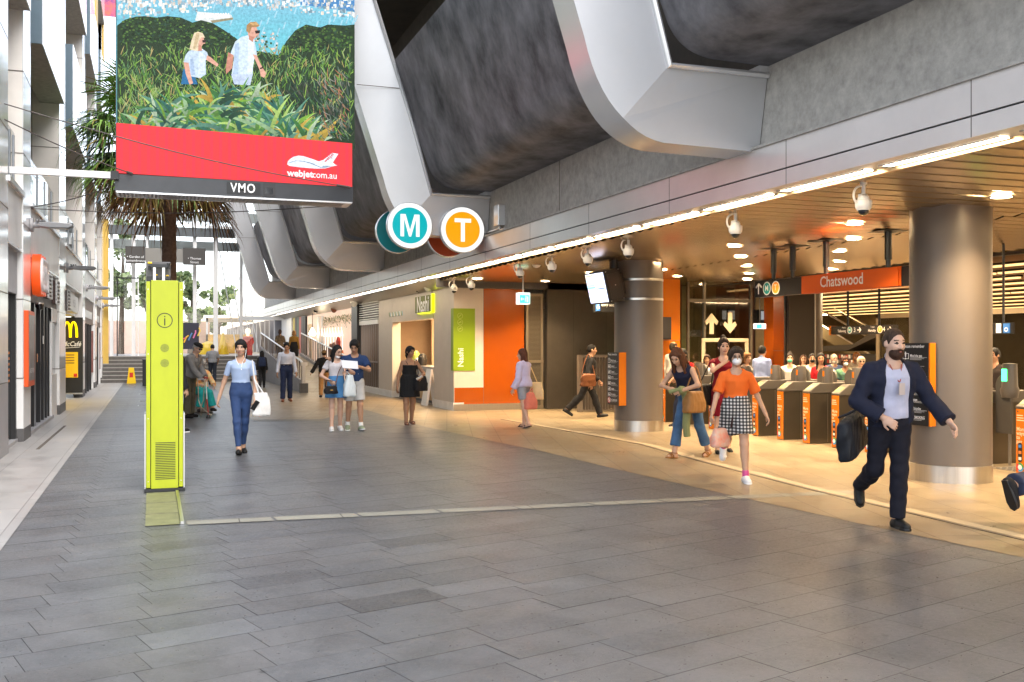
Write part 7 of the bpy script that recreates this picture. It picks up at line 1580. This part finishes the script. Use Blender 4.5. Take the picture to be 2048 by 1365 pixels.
# ---- couple reading a sheet
W2 = person('long haired woman in a white tee and bright blue skirt beside the navy tee man', G_(672, 862), 182, 1.58, 'f', rl=(7, 1, 3), ll=(-5, 1, 6), rf=-4, lf=8, ra=('ik', (.14, .20, .93), (.8, -.4, -.4)), la=('ik', (-.17, .30, 1.08), (-.8, -.3, -.5)), head=(-32, 16, 0), skin=SKD,
       hair=('long', BLK), res=.0105, glasses='clear', mask=('chin', (.75, .75, .75)), wear=(('top', cloth(c_(205, 200, 202)), {'g': .012, 'sleeve': .5, 'hem': .2, 'neck': .08}), ('skirt', mat('denim_sky', (.055, .20, .42), .8, var=.2, vscale=6), {'len': .44, 'waist': .225, 'flare': .045, 'wr': .003}), ('shoes', cloth((.7, .69, .68)), {'kind': 'sneaker'})))
M2 = person('man in a navy tee and grey shorts with his arm round the woman', G_(709, 861), 184, 1.68, 'm', rl=(-6, 2, 8), ll=(8, 2, 6), rf=6, lf=-8, ra=('ik', (.47, .09, 1.33), (.3, -.8, -.4), (0, -.3, -1)), la=('ik', (-.05, .33, 1.19), (-.8, -.2, -.6)), head=(14, 22, 0), skin=SKB,
       hair=('thick', BLK), res=.0105, glasses='clear', wear=(('top', cloth(c_(38, 58, 96)), {'g': .018, 'sleeve': .72, 'hem': .05, 'slw': .022}), ('pants', cloth(c_(196, 194, 190)), {'len': .40, 'g': .018, 'wide': .02}), ('shoes', cloth((.28, .33, .22)), {'kind': 'sneaker', 'sock': cloth((.75, .75, .74))})))
hd = to_world(M2, M2['arms']['l'][2] + M2['arms']['l'][3] * .10)
q = MB(); q.box(-.17, .13, -.003, .003, -.09, .075, cloth((.74, .76, .80), .6)); o = thing(q, 'paper_sheet', 'white paper sheet held up between the couple', 'paper'); o.location = hd + Vector((-.09, -.03, .02)); o.rotation_euler = (-.55, .08, .1)
hb = to_world(W2, W2['arms']['l'][2] + W2['arms']['l'][3] * .08)
soft_bag('plastic_bag', 'translucent white plastic shopping bag hanging between the couple', hb + Vector((.07, -.03, -.24)), (.22, .13, .40), mat('plastic_white', (.62, .68, .70), .35, var=.12, vscale=7), .2, [hb + Vector((.0, 0, -.06)), hb + Vector((.02, -.01, .02)), hb + Vector((.10, -.02, -.06))], taper=.55)
hr = to_world(W2, W2['arms']['r'][2] + W2['arms']['r'][3] * .08)
soft_bag('handbag', 'small black quilted handbag with a gold clasp on the woman in the blue skirt', hr + Vector((-.04, -.02, -.13)), (.25, .09, .15), cloth((.012, .011, .012), .4), .15, [hr + Vector((-.14, 0, -.08)), hr + Vector((-.12, .0, .05)), hr + Vector((.05, .0, .02)), hr + Vector((.06, 0, -.08))], flap=mat('gold', (.7, .5, .2), .25, metal=1))
q = MB(); q.tube(ctrl([hr + Vector((.05, -.01, -.06)), to_world(W2, V3(-.02, .17, 1.08)), to_world(W2, V3(-.13, .10, 1.28)), to_world(W2, V3(-.10, -.02, 1.345))]), .008, mat('strap_brown', (.12, .05, .03), .6), 6); thing(q, 'bag_strap', 'thin brown strap across the white tee', 'strap')
# ---- woman in the black dress
W3 = person('woman in a short black strap dress outside the corner shop', G_(819, 850), 176, 1.55, 'f', rl=(6, 1, 3), ll=(-7, 1, 10), rf=-2, lf=10, ra=(-6, 16, 22, 10), la=('ik', (-.16, .24, .95), (-.8, -.4, -.5)), head=(-22, 4, 0), skin=SKC, hair=('bun' if False else 'pony', BLK), res=.011, fat=1.16,
       wear=(('dress', cloth((.012, .012, .013)), {'g': .010, 'len': .27, 'topz': .43}), ('shoes', cloth((.16, .07, .06)), {'kind': 'thong'})))
hd = to_world(W3, W3['arms']['l'][2] + W3['arms']['l'][3] * .1); q = MB(); q.box(-.034, .034, -.005, .005, -.07, .07, m_whitep); o = thing(q, 'mobile_phone', 'pale phone held by the woman in the black dress', 'phone', bevel=.004); o.location = hd + Vector((-.01, -.03, .02)); o.rotation_euler = (1.0, .4, .9)
sl = to_world(W3, W3['arms']['l'][0]); soft_bag('shoulder_bag', 'soft black shoulder bag behind the arm of the woman in the black dress', hd + Vector((.06, .15, -.10)), (.30, .12, .30), cloth((.014, .013, .014)), .4, ctrl([hd + Vector((-.02, .12, .03)), sl + Vector((.02, -.06, -.2)), sl + Vector((0, 0, .06)), sl + Vector((.04, .1, -.3)), hd + Vector((.16, .2, .03))]))
# ---- woman in lilac
W4 = person('woman in a lilac hooded top with brown hair walking away past the orange wall', G_(1047, 856), -35, 1.50, 'f', rl=(6, 1, 5), ll=(-8, 1, 12), lf=16, ra=(12, 12, 35, 10), la=(-4, 14, 30, 10), skin=SKD, head=(-25, 4, 0), hair=('long', (.10, .035, .02)), res=.0115,
       wear=(('top', cloth(c_(196, 190, 222)), {'g': .035, 'sleeve': 1.9, 'hem': .02, 'slw': .015, 'wr': .006, 'flare': .1}), ('pants', cloth(c_(150, 152, 160)), {'len': .34, 'g': .015}), ('shoes', cloth((.05, .04, .04)), {'kind': 'thong'})))
sh = to_world(W4, W4['arms']['r'][0]); soft_bag('tote_bag', 'cream yellow tote bag on the shoulder of the woman in lilac', sh + Vector((.20, .08, -.50)), (.30, .14, .34), cloth((.72, .55, .30)), -.4, ctrl([sh + Vector((.08, .05, -.35)), sh + Vector((.02, .02, .05)), sh + Vector((.24, .08, -.35))]))
hl = to_world(W4, W4['arms']['l'][2]); soft_bag('cloth_bag', 'coral pink cloth bag swinging beside the bare legs of the woman in lilac', to_world(W4, V3(.0, -.16, .52)), (.26, .16, .32), cloth((.68, .20, .14)), .2, [to_world(W4, V3(.1, -.14, .62)), to_world(W4, V3(.15, -.1, .75)), to_world(W4, V3(-.05, -.15, .66))], taper=.5)
# ---- man in white shirt and navy trousers
M5 = person('man in a white shirt and navy trousers looking down as he walks near the ramp', G_(573, 804), 180, 1.66, 'm', rl=(5, 2, 3), ll=(-5, 2, 8), lf=8, ra=(0, 10, 14, 8), la=(4, 9, 14, 8), head=(4, 24, 0), skin=SKB, hair=('short', BLK), res=.013,
       wear=(('top', cloth(c_(188, 192, 206)), {'g': .014, 'sleeve': 1.95, 'hem': .17, 'collar': 1}), ('pants', cloth(c_(34, 44, 72)), {'g': .016, 'wide': .018}), ('belt', cloth((.03, .015, .01), .4)), ('shoes', cloth((.16, .055, .025), .4))))
# ---- figures further back
P6 = person('woman in black with a navy backpack walking away beside the ramp wall', G_(524, 776), 2, 1.36, 'f', rl=(8, 1, 4), ll=(-8, 1, 12), lf=14, hair=('long', BLK), res=.015, wear=(('top', cloth((.02, .02, .022)), {'g': .02, 'sleeve': 1.95, 'hem': .06}), ('pants', cloth((.018, .018, .02)), {'g': .012}), ('shoes', cloth((.03, .02, .02)))))
soft_bag('backpack', 'navy backpack with a small white print on the woman in black', to_world(P6, V3(0, -.17, .96)), (.26, .14, .34), cloth((.02, .03, .07)), 0, [to_world(P6, V3(-.1, -.1, 1.12)), to_world(P6, V3(-.1, .02, 1.16)), to_world(P6, V3(-.1, .1, .98))])
M7 = person('man in a grey tee and dark trousers walking towards the stairs', G_(425, 770), 4, 1.60, 'm', rl=(-10, 1, 30), ll=(6, 1, 4), rf=35, ra=(18, 12, 40, 20), la=(12, 12, 50, 20), head=(0, 20, 0), skin=SKB, hair=('short', BLK), res=.016, wear=(('top', cloth(c_(132, 134, 138)), {'g': .02, 'sleeve': .75, 'hem': .06, 'slw': .025}), ('pants', cloth((.016, .02, .03)), {'g': .014, 'wide': .015}), ('shoes', cloth((.025, .02, .02)))))
M8 = person('stooped old man in a flat cap and grey jacket leaning on a stick', G_(379, 836), 128, 1.66, 'm', rl=(3, 3, 3), ll=(-3, 3, 3), lean=14, head=(8, 16, 0), ra=('ik', (.06, .36, .86)), la=('ik', (-.06, .36, .88)), skin=SKD, hair=('ring', (.35, .33, .31)), cap=('flat', (.014, .013, .013)), glasses='sun', res=.0115,
       wear=(('jacket', cloth(c_(124, 122, 120)), {'g': .032, 'sleeve': 1.95, 'hem': .03, 'collar': 1, 'open': .02, 'slw': .02}), ('pants', cloth((.085, .075, .05)), {'g': .02, 'wide': .03}), ('shoes', cloth((.015, .013, .012)))))
hh_ = to_world(M8, V3(0, .42, .86)); q = MB(); q.tube([hh_ + Vector((-.03, .03, .01)), hh_ + Vector((.04, -.04, .01))], .016, mat('stick_red', (.5, .04, .03), .4), 8); q.tube([hh_, hh_ + Vector((.02, -.02, -.45))], .012, m_letter, 8); q.tube([hh_ + Vector((.02, -.02, -.45)), Vector((hh_.x + .05, hh_.y - .05, .08))], .012, mat('stick_red', (.5, .04, .03), .4), 8); q.lathe([(.05, .006), (.05, .03), (.02, .08), (0, .08)], m_black, 10, (hh_.x + .05, hh_.y - .05, 0)); thing(q, 'walking_stick', 'white and red walking stick with a black foot held by the man in the cap', 'walking stick')
bx, by = G_(400, 826); q = MB(); q.box(-.35, .3, -.2, .25, 0, .44, mat('stone_block', (.30, .28, .25), .8, var=.2)); o = thing(q, 'stone_seat', 'rough stone block seat under the elderly woman in teal trousers', 'seat', bevel=.02); o.location = (bx, by + .25, .006)
W9 = person('seated elderly woman in a floral orange top and teal trousers', (bx + .02, by + .12), 165, 1.52, 'f', rl=(80, 9, 82), ll=(82, 12, 78), sit=.52, lean=8, ra=('ik', (.12, .34, .66)), la=('ik', (-.20, .36, .62)), head=(20, 12, 0), skin=SKD, hair=('curly', (.42, .40, .38)), res=.0125, glasses='sun',
       wear=(('top', mat('floral_orange', (.55, .17, .04), .8, var=.95, vscale=11, col2=(.62, .58, .30, 1), vdetail=2), {'g': .03, 'sleeve': 1.6, 'hem': .02}), ('pants', cloth(c_(30, 150, 148)), {'g': .03, 'wide': .04, 'len': .93}), ('shoes', cloth((.03, .025, .025)))))
q = MB(); cx, cy = G_(402, 838)
for dx in (-.07, .07): q.tube([(cx + dx, cy, .85), (cx + dx * .7, cy, .4), (cx, cy, .25), (cx, cy, .02)], .012, m_steel, 6)
q.tube([(cx - .07, cy, .85), (cx + .07, cy, .85)], .02, m_grey, 6); q.tube([(cx, cy, .25), (cx + .22, cy + .1, .06)], .012, m_steel, 6); thing(q, 'crutch', 'grey metal crutch standing before the seated elderly woman', 'crutch')
P10 = person('person in black mostly hidden behind the lime pillar with one leg showing', G_(352, 868), 60, 1.68, 'm', rl=(-14, 2, 6), ll=(14, 2, 4), hair=('short', BLK), res=.015, wear=(('top', cloth((.02, .02, .022)), {'g': .02, 'sleeve': 1.95, 'hem': .04}), ('pants', cloth((.014, .014, .015)), {'g': .02, 'wide': .04}), ('shoes', cloth((.015, .015, .015)), {'kind': 'sneaker'})))
def on_ramp(u, Y): x, y, z = on_y(u, 690, Y); return (x, y, max(.006, min(1.1, (Y - 34) / 13.6 * 1.1)))
P11 = person('ponytailed woman in a patterned brown top on the ramp', on_ramp(560, 43), 5, 1.5, 'f', hair=('pony', (.06, .03, .02)), res=.018, rl=(8, 1, 4), ll=(-8, 1, 10), ra=(10, 14, 60, 20), wear=(('top', mat('leaf_pattern', (.22, .15, .08), .8, var=.9, vscale=14, col2=(.05, .04, .03, 1)), {'g': .02, 'sleeve': .9, 'hem': .05}), ('pants', cloth((.03, .035, .05)), {'g': .014}), ('shoes', cloth((.03, .03, .03)))))
P12 = person('person with tawny hair and a mustard scarf going up the ramp', on_ramp(588, 42.5), 5, 1.5, 'f', hair=('bob', (.42, .22, .08)), res=.018, rl=(-8, 1, 8), ll=(8, 1, 4), wear=(('top', cloth((.36, .20, .04)), {'g': .025, 'sleeve': 1.9, 'hem': .3}), ('dress', cloth((.02, .02, .02)), {'g': .02, 'len': .4, 'topz': .3}), ('shoes', cloth((.03, .03, .03)))))
P13 = person('person in a brown beanie and black hoodie behind the couple', G_(648, 796), 10, 1.42, 'm', hair=('crop', (.05, .03, .02)), cap=('beanie', (.20, .13, .06)), res=.016, rl=(10, 2, 4), ll=(-10, 2, 10), ra=(10, 25, 40, 0), la=(-20, 30, 20, 0), wear=(('top', cloth((.016, .016, .017)), {'g': .03, 'sleeve': 1.95, 'hem': .03}), ('pants', cloth((.30, .16, .06)), {'g': .02}), ('shoes', cloth((.03, .03, .03)))))
# ---- man in the dark suit with brown bag
M14 = person('man in a black suit striding behind the second column with a brown satchel', (8.95, 20.0), 106, 1.64, 'm', rl=(-26, 1, 22), ll=(24, 1, 6), rf=32, lf=-8, ra=(-10, 10, 30, 10), la=(18, 8, 30, 10), lean=6, skin=SKB, hair=('crop', BLK), res=.0125, wear=(('jacket', cloth((.014, .014, .016)), {'g': .028, 'sleeve': 1.92, 'hem': .0, 'open': .03, 'collar': 1}), ('pants', cloth((.014, .014, .016)), {'g': .016, 'wide': .02}), ('top', cloth((.7, .7, .72)), {'g': .012, 'sleeve': 0, 'hem': .2, 'collar': 1}), ('shoes', cloth((.015, .014, .014), .4))))
b0 = Vector((8.83, 19.72, .84)); soft_bag('satchel', 'brown leather satchel hanging at the side of the man in the black suit', b0, (.36, .12, .28), cloth((.15, .055, .022), .45), .1, ctrl([b0 + Vector((-.16, 0, .12)), b0 + Vector((.05, .1, .55)), b0 + Vector((.16, 0, .12))]), flap=cloth((.13, .05, .02), .45))
# ---- boy in red, bending woman, woman in dark red, masked woman in orange
P15 = person('person in a red tee and dark jeans coming through the far gates', (9.75, 17.2), -112, 1.52, 'm', rl=(18, 1, 10), ll=(-16, 1, 26), lf=24, ra=(14, 8, 60, 20), la=(20, 8, 66, 30), head=(0, 14, 0), skin=SKB, hair=('short', BLK), res=.0125, wear=(('top', cloth(c_(205, 22, 30)), {'g': .018, 'sleeve': .75, 'hem': .07, 'slw': .02}), ('pants', cloth((.02, .03, .07)), {'g': .014}), ('shoes', cloth((.03, .03, .035)), {'sole': m_letter})))
W16 = person('stooping woman in a navy sleeveless top and cropped jeans looking into her bag', G_(1380, 916), -118, 1.66, 'f', rl=(24, 2, 14), ll=(-14, 2, 16), rf=-6, lf=14, lean=24, head=(0, 26, 0), ra=('ik', (.10, .36, .98), (.8, -.5, .2)), la=('ik', (-.10, .38, .96), (-.9, -.3, .3)), skin=SKA, hair=('longfwd', (.095, .035, .016)), res=.0095,
        wear=(('top', cloth(c_(30, 32, 52)), {'g': .012, 'sleeve': 0, 'hem': .12, 'sl0': 1}), ('pants', mat('denim_mid', (.04, .105, .22), .8, var=.4, vscale=5, bump=.3, bscale=200), {'g': .012, 'wide': .035, 'len': .87, 'name': 'jeans'}), ('shoes', cloth((.28, .12, .03), .5), {'kind': 'sandal'})))
b0 = to_world(W16, V3(-.12, .40, .82)); soft_bag('shoulder_bag', 'tan brown shoulder bag that the stooping woman looks into', b0 + Vector((.22, .05, -.02)), (.36, .18, .30), cloth((.27, .13, .04), .5), .3, ctrl([b0 + Vector((.08, .05, .1)), to_world(W16, V3(-.16, .1, 1.28)), b0 + Vector((.36, .05, .1))]))
q = MB(); sc1 = to_world(W16, V3(.0, .34, .92)); q.tube(ctrl([sc1 + Vector((-.12, 0, .02)), sc1 + Vector((0, -.08, .05)), sc1 + Vector((.10, -.06, 0)), sc1 + Vector((.13, -.05, -.2)), sc1 + Vector((.12, -.05, -.45)), sc1 + Vector((.14, -.04, -.6))], 6), [.03] * 6 + [.06] * 12 + [.055] * 7 + [.05] * 6, cloth((.20, .22, .10)), 10); thing(q, 'scarf', 'olive green scarf hanging from the arms of the stooping woman', 'scarf', smooth=True)
W17 = person('woman in a dark red top lifting a phone behind the masked woman in orange', G_(1447, 906), 205, 1.68, 'f', rl=(10, 1, 3), ll=(-8, 1, 10), lf=14, ra=('ik', (-.02, .27, 1.36), (.9, 0, -.6)), la=(4, 10, 20, 10), head=(-6, 4, 0), skin=SKD, hair=('bun', (.035, .02, .014)), res=.010,
        wear=(('top', cloth(c_(122, 12, 30)), {'g': .014, 'sleeve': .35, 'hem': .1, 'neck': .08}), ('skirt', cloth(c_(118, 14, 30)), {'len': .52, 'waist': .2, 'flare': .03}), ('shoes', cloth((.012, .012, .012), .35), {'kind': 'heel'})))
hd = to_world(W17, W17['arms']['r'][2] + W17['arms']['r'][3] * .09); q = MB(); q.box(-.035, .035, -.006, .006, -.06, .06, m_black); o = thing(q, 'mobile_phone', 'black phone raised by the woman in dark red', 'phone', bevel=.004); o.location = hd + Vector((.02, -.03, .02)); o.rotation_euler = (.2, -.6, .3)
sh = to_world(W17, W17['arms']['r'][0]); soft_bag('shoulder_bag', 'large black shoulder bag under the arm of the woman in dark red', sh + Vector((-.10, .08, -.48)), (.36, .16, .32), cloth((.013, .012, .012), .4), .3, ctrl([sh + Vector((-.2, .05, -.33)), sh + Vector((0, 0, .05)), sh + Vector((.04, .1, -.33))]))
mg = bpy.data.materials.new('gingham'); mg.use_nodes = True; nt = mg.node_tree; bq = nt.nodes['Principled BSDF']; bq.inputs['Roughness'].default_value = .85; tcq = nt.nodes.new('ShaderNodeTexCoord'); spx = nt.nodes.new('ShaderNodeSeparateXYZ'); nt.links.new(tcq.outputs['Object'], spx.inputs[0]); outs = []
for axn in ('X', 'Z'):
    mu = nt.nodes.new('ShaderNodeMath'); mu.operation = 'MULTIPLY'; mu.inputs[1].default_value = 26; nt.links.new(spx.outputs[axn], mu.inputs[0]); fr_ = nt.nodes.new('ShaderNodeMath'); fr_.operation = 'FRACT'; nt.links.new(mu.outputs[0], fr_.inputs[0]); gt_ = nt.nodes.new('ShaderNodeMath'); gt_.operation = 'GREATER_THAN'; gt_.inputs[1].default_value = .5; nt.links.new(fr_.outputs[0], gt_.inputs[0]); outs.append(gt_)
ad = nt.nodes.new('ShaderNodeMath'); ad.operation = 'ADD'; nt.links.new(outs[0].outputs[0], ad.inputs[0]); nt.links.new(outs[1].outputs[0], ad.inputs[1]); cr = nt.nodes.new('ShaderNodeValToRGB'); cr.color_ramp.interpolation = 'CONSTANT'; cr.color_ramp.elements[0].color = (.016, .016, .018, 1); cr.color_ramp.elements[1].position = .7; cr.color_ramp.elements[1].color = (.62, .60, .58, 1); el_ = cr.color_ramp.elements.new(.35); el_.color = (.10, .10, .10, 1); dv_ = nt.nodes.new('ShaderNodeMath'); dv_.operation = 'MULTIPLY'; dv_.inputs[1].default_value = .5; nt.links.new(ad.outputs[0], dv_.inputs[0]); nt.links.new(dv_.outputs[0], cr.inputs[0]); nt.links.new(cr.outputs[0], bq.inputs['Base Color'])
W18 = person('woman in an orange tee, checked shorts and a white face mask', G_(1472, 964), 206, 1.55, 'f', ll=(8, 2, 4), rl=(-22, 2, 52), rf=55, lf=0, ra=(14, 20, 22, 5), la=(-8, 24, 12, 0), head=(-2, 2, 0), skin=SKA, hair=('thick', (.035, .021, .014)), res=.0085, glasses='clear', mask=('face', (.75, .75, .76)),
        wear=(('top', mat('tee_orange', (.72, .125, .006), .8, var=.06, bump=.2, bscale=200), {'g': .018, 'sleeve': .8, 'hem': .2, 'slw': .018, 'wr': .004}), ('pants', mg, {'g': .024, 'wide': .035, 'len': .34, 'waist': .225, 'name': 'shorts'}), ('shoes', cloth((.75, .74, .73)), {'kind': 'sneaker', 'sock': cloth((.62, .10, .28))})))
sh = to_world(W18, W18['arms']['r'][0]); soft_bag('shoulder_bag', 'clear and red patterned bag on a chain at the hip of the woman in orange', sh + Vector((-.06, -.02, -.72)), (.24, .12, .22), mat('bag_print', (.55, .14, .08), .4, var=.95, vscale=9, col2=(.6, .5, .4, 1)), .2, ctrl([sh + Vector((.04, -.1, -.6)), sh + Vector((.06, -.12, -.3)), sh + Vector((.04, -.02, .05))]), cloth((.04, .02, .02)))
# ---- people beyond the gates
def beyond(u, vt, X, hs=1.0):
    p = on_x(u, vt, X); return (p[0], p[1]), max(1.35, p[2]) * hs
def crowd(label, u, vt, X, heading, sex, skin, hair, wear, **k):
    loc, h = beyond(u, vt, X); return person(label, loc, heading + 12, h, sex, skin=skin, hair=hair, wear=wear, res=.0135, **k)
dkp = ('pants', cloth((.014, .014, .017)), {'g': .016}); dks = ('shoes', cloth((.02, .018, .018)))
T_ = lambda c, **o: ('top', cloth(c), dict({'g': .018, 'sleeve': .7, 'hem': .08}, **o))
crowd('balding man in a white shirt behind the person in the red tee', 1346, 686, 11.3, 60, 'm', SKB, ('ring', (.03, .025, .02)), (T_((.68, .66, .62), sleeve=1.9, collar=1), dkp, dks))
crowd('woman in a pale top half hidden left of the woman in dark red', 1414, 712, 11.2, 200, 'f', SKB, ('bob', (.04, .02, .015)), (T_((.45, .48, .55)), dkp, dks))
crowd('brown haired person hidden behind the masked woman in orange', 1492, 708, 11.0, 150, 'f', SKB, ('bob', (.16, .07, .025)), (T_((.05, .035, .03)), dkp, dks))
crowd('man in a light blue shirt turned away left of the dark pillar', 1524, 694, 12.2, 55, 'm', SKB, ('short', BLK), (T_((.23, .30, .55), sleeve=1.9, collar=1), dkp, dks))
crowd('woman in a white blouse and green face mask with her hair tied up', 1580, 709, 11.6, 205, 'f', SKA, ('bun', (.02, .013, .01)), (T_((.74, .70, .64), ndrop=.06, neck=.07), dkp, dks), mask=('face', (.10, .50, .33)))
crowd('woman in a peach top behind the man in the black mask', 1607, 712, 13.6, 200, 'f', SKD, ('long', (.08, .035, .02)), (T_((.62, .42, .30)), dkp, dks))
crowd('man in a white tee and black face mask', 1624, 710, 12.6, 200, 'm', SKB, ('short', BLK), (T_((.68, .66, .64)), dkp, dks), mask=('face', (.015, .015, .015)))
crowd('woman in a red square necked dress with long dark hair', 1642, 709, 11.7, 225, 'f', SKB, ('long', BLK), (T_((.48, .012, .02), ndrop=.07, neck=.085, hem=.0), dkp, dks), head=(-20, 0, 0))
crowd('old man with a white beard and navy shirt', 1668, 710, 13.4, 190, 'm', SKD, ('ring', (.45, .42, .38)), (T_((.035, .055, .12), collar=1), dkp, dks), beard=(.5, .48, .45), glasses='clear')
crowd('curly haired woman in a green floral top and pale blue mask', 1690, 721, 12.4, 195, 'f', SKC, ('curly', (.05, .02, .015)), (('top', mat('floral_green', (.06, .18, .07), .8, var=.9, vscale=10, col2=(.02, .05, .10, 1)), {'g': .018, 'sleeve': .6, 'hem': .08, 'ndrop': .06}), dkp, dks), glasses='sun', mask=('face', (.42, .60, .70)))
crowd('white haired person in sunglasses and a grey tee', 1722, 716, 12.9, 195, 'm', SKD, ('thick', (.6, .52, .40)), (T_((.24, .24, .24)), dkp, dks), glasses='sun')
crowd('woman with tawny orange hair at the back of the crowd', 1713, 706, 15.5, 210, 'f', SKA, ('long', (.42, .17, .05)), (T_((.6, .52, .4)), dkp, dks))
crowd('blurred man in black beside the last gates right of the nearest column', 1990, 700, 12.2, 250, 'm', SKB, ('short', BLK), (T_((.03, .022, .02)), dkp, dks), ra=(20, 10, 60, 20))
# ---- bearded man in the navy suit, running
M30 = person('bearded man running in a navy suit jacket and pale shirt', G_(1780, 1056), 200, 1.72, 'm', ll=(4, -2, 5), rl=(-12, 2, 50), rf=48, lf=-2, ra=(4, 26, 80, 58), la=(14, 28, 30, 0), lean=4, turn=-4, head=(-8, 4, 0), skin=SKD, hair=('crop', (.045, .026, .016)), beard=(.05, .022, .012), res=.0085,
        wear=(('top', cloth(c_(176, 178, 200)), {'g': .022, 'sleeve': 0, 'hem': .075, 'collar': 1, 'wr': .003}), ('jacket', cloth(c_(30, 33, 50)), {'g': .034, 'sleeve': 1.92, 'hem': -.01, 'open': .095, 'slw': .02, 'wr': .005, 'shift': .0}), ('pants', cloth(c_(24, 24, 34)), {'g': .012, 'wide': .016, 'wr': .004, 'waist': .14}), ('shoes', cloth((.012, .012, .012), .35), {'sole': m_black})), fat=1.06)
hr = to_world(M30, V3(.30, -.12, .80)); sh = to_world(M30, M30['arms']['r'][0])
soft_bag('shoulder_bag', 'black shoulder bag flying behind the running bearded man', hr, (.42, .16, .34), cloth((.014, .015, .019), .5), .5, ctrl([hr + Vector((-.14, 0, .15)), sh + Vector((-.06, .06, -.3)), sh + Vector((.02, .02, .03)), sh + Vector((.04, .1, -.35)), hr + Vector((.16, .03, .15))]), tilt=-22)
p = M30['T0'] + M30['RT'] @ V3(0, .155, .40); q = MB(); a0 = to_world(M30, M30['N'] + V3(.05, .08, -.02)); a1 = to_world(M30, p); a2 = to_world(M30, M30['N'] + V3(-.05, .08, -.02)); q.tube(ctrl([a0, a1, a2]), .005, mat('lanyard', (.30, .05, .04), .6), 5); q.box(-.03, .03, -.004, .004, -.05, .05, mat('card_grey', (.45, .38, .36), .5), Matrix.Translation(a1 + Vector((0, -.03, -.06)))); thing(q, 'lanyard', 'red lanyard with a pass card on the chest of the bearded man', 'lanyard')
# ---- runner on the right: trailing leg and shoe stand in for a dark bag
P31 = person('runner at the right edge whose trailing navy leg stands in for a dark bag', (7.30, 6.5), 86, 1.72, 'm', rl=(-32, 2, 52), ll=(30, 2, 14), rf=72, lean=10, hair=('short', BLK), res=.0105, wear=(('top', cloth((.03, .035, .05)), {'g': .02, 'sleeve': 1.9, 'hem': .05}), ('pants', cloth(c_(52, 58, 78)), {'g': .022, 'wide': .04}), ('shoes', cloth((.015, .015, .017)), {'kind': 'sneaker', 'sole': m_black})))
bpy.context.view_layer.update()
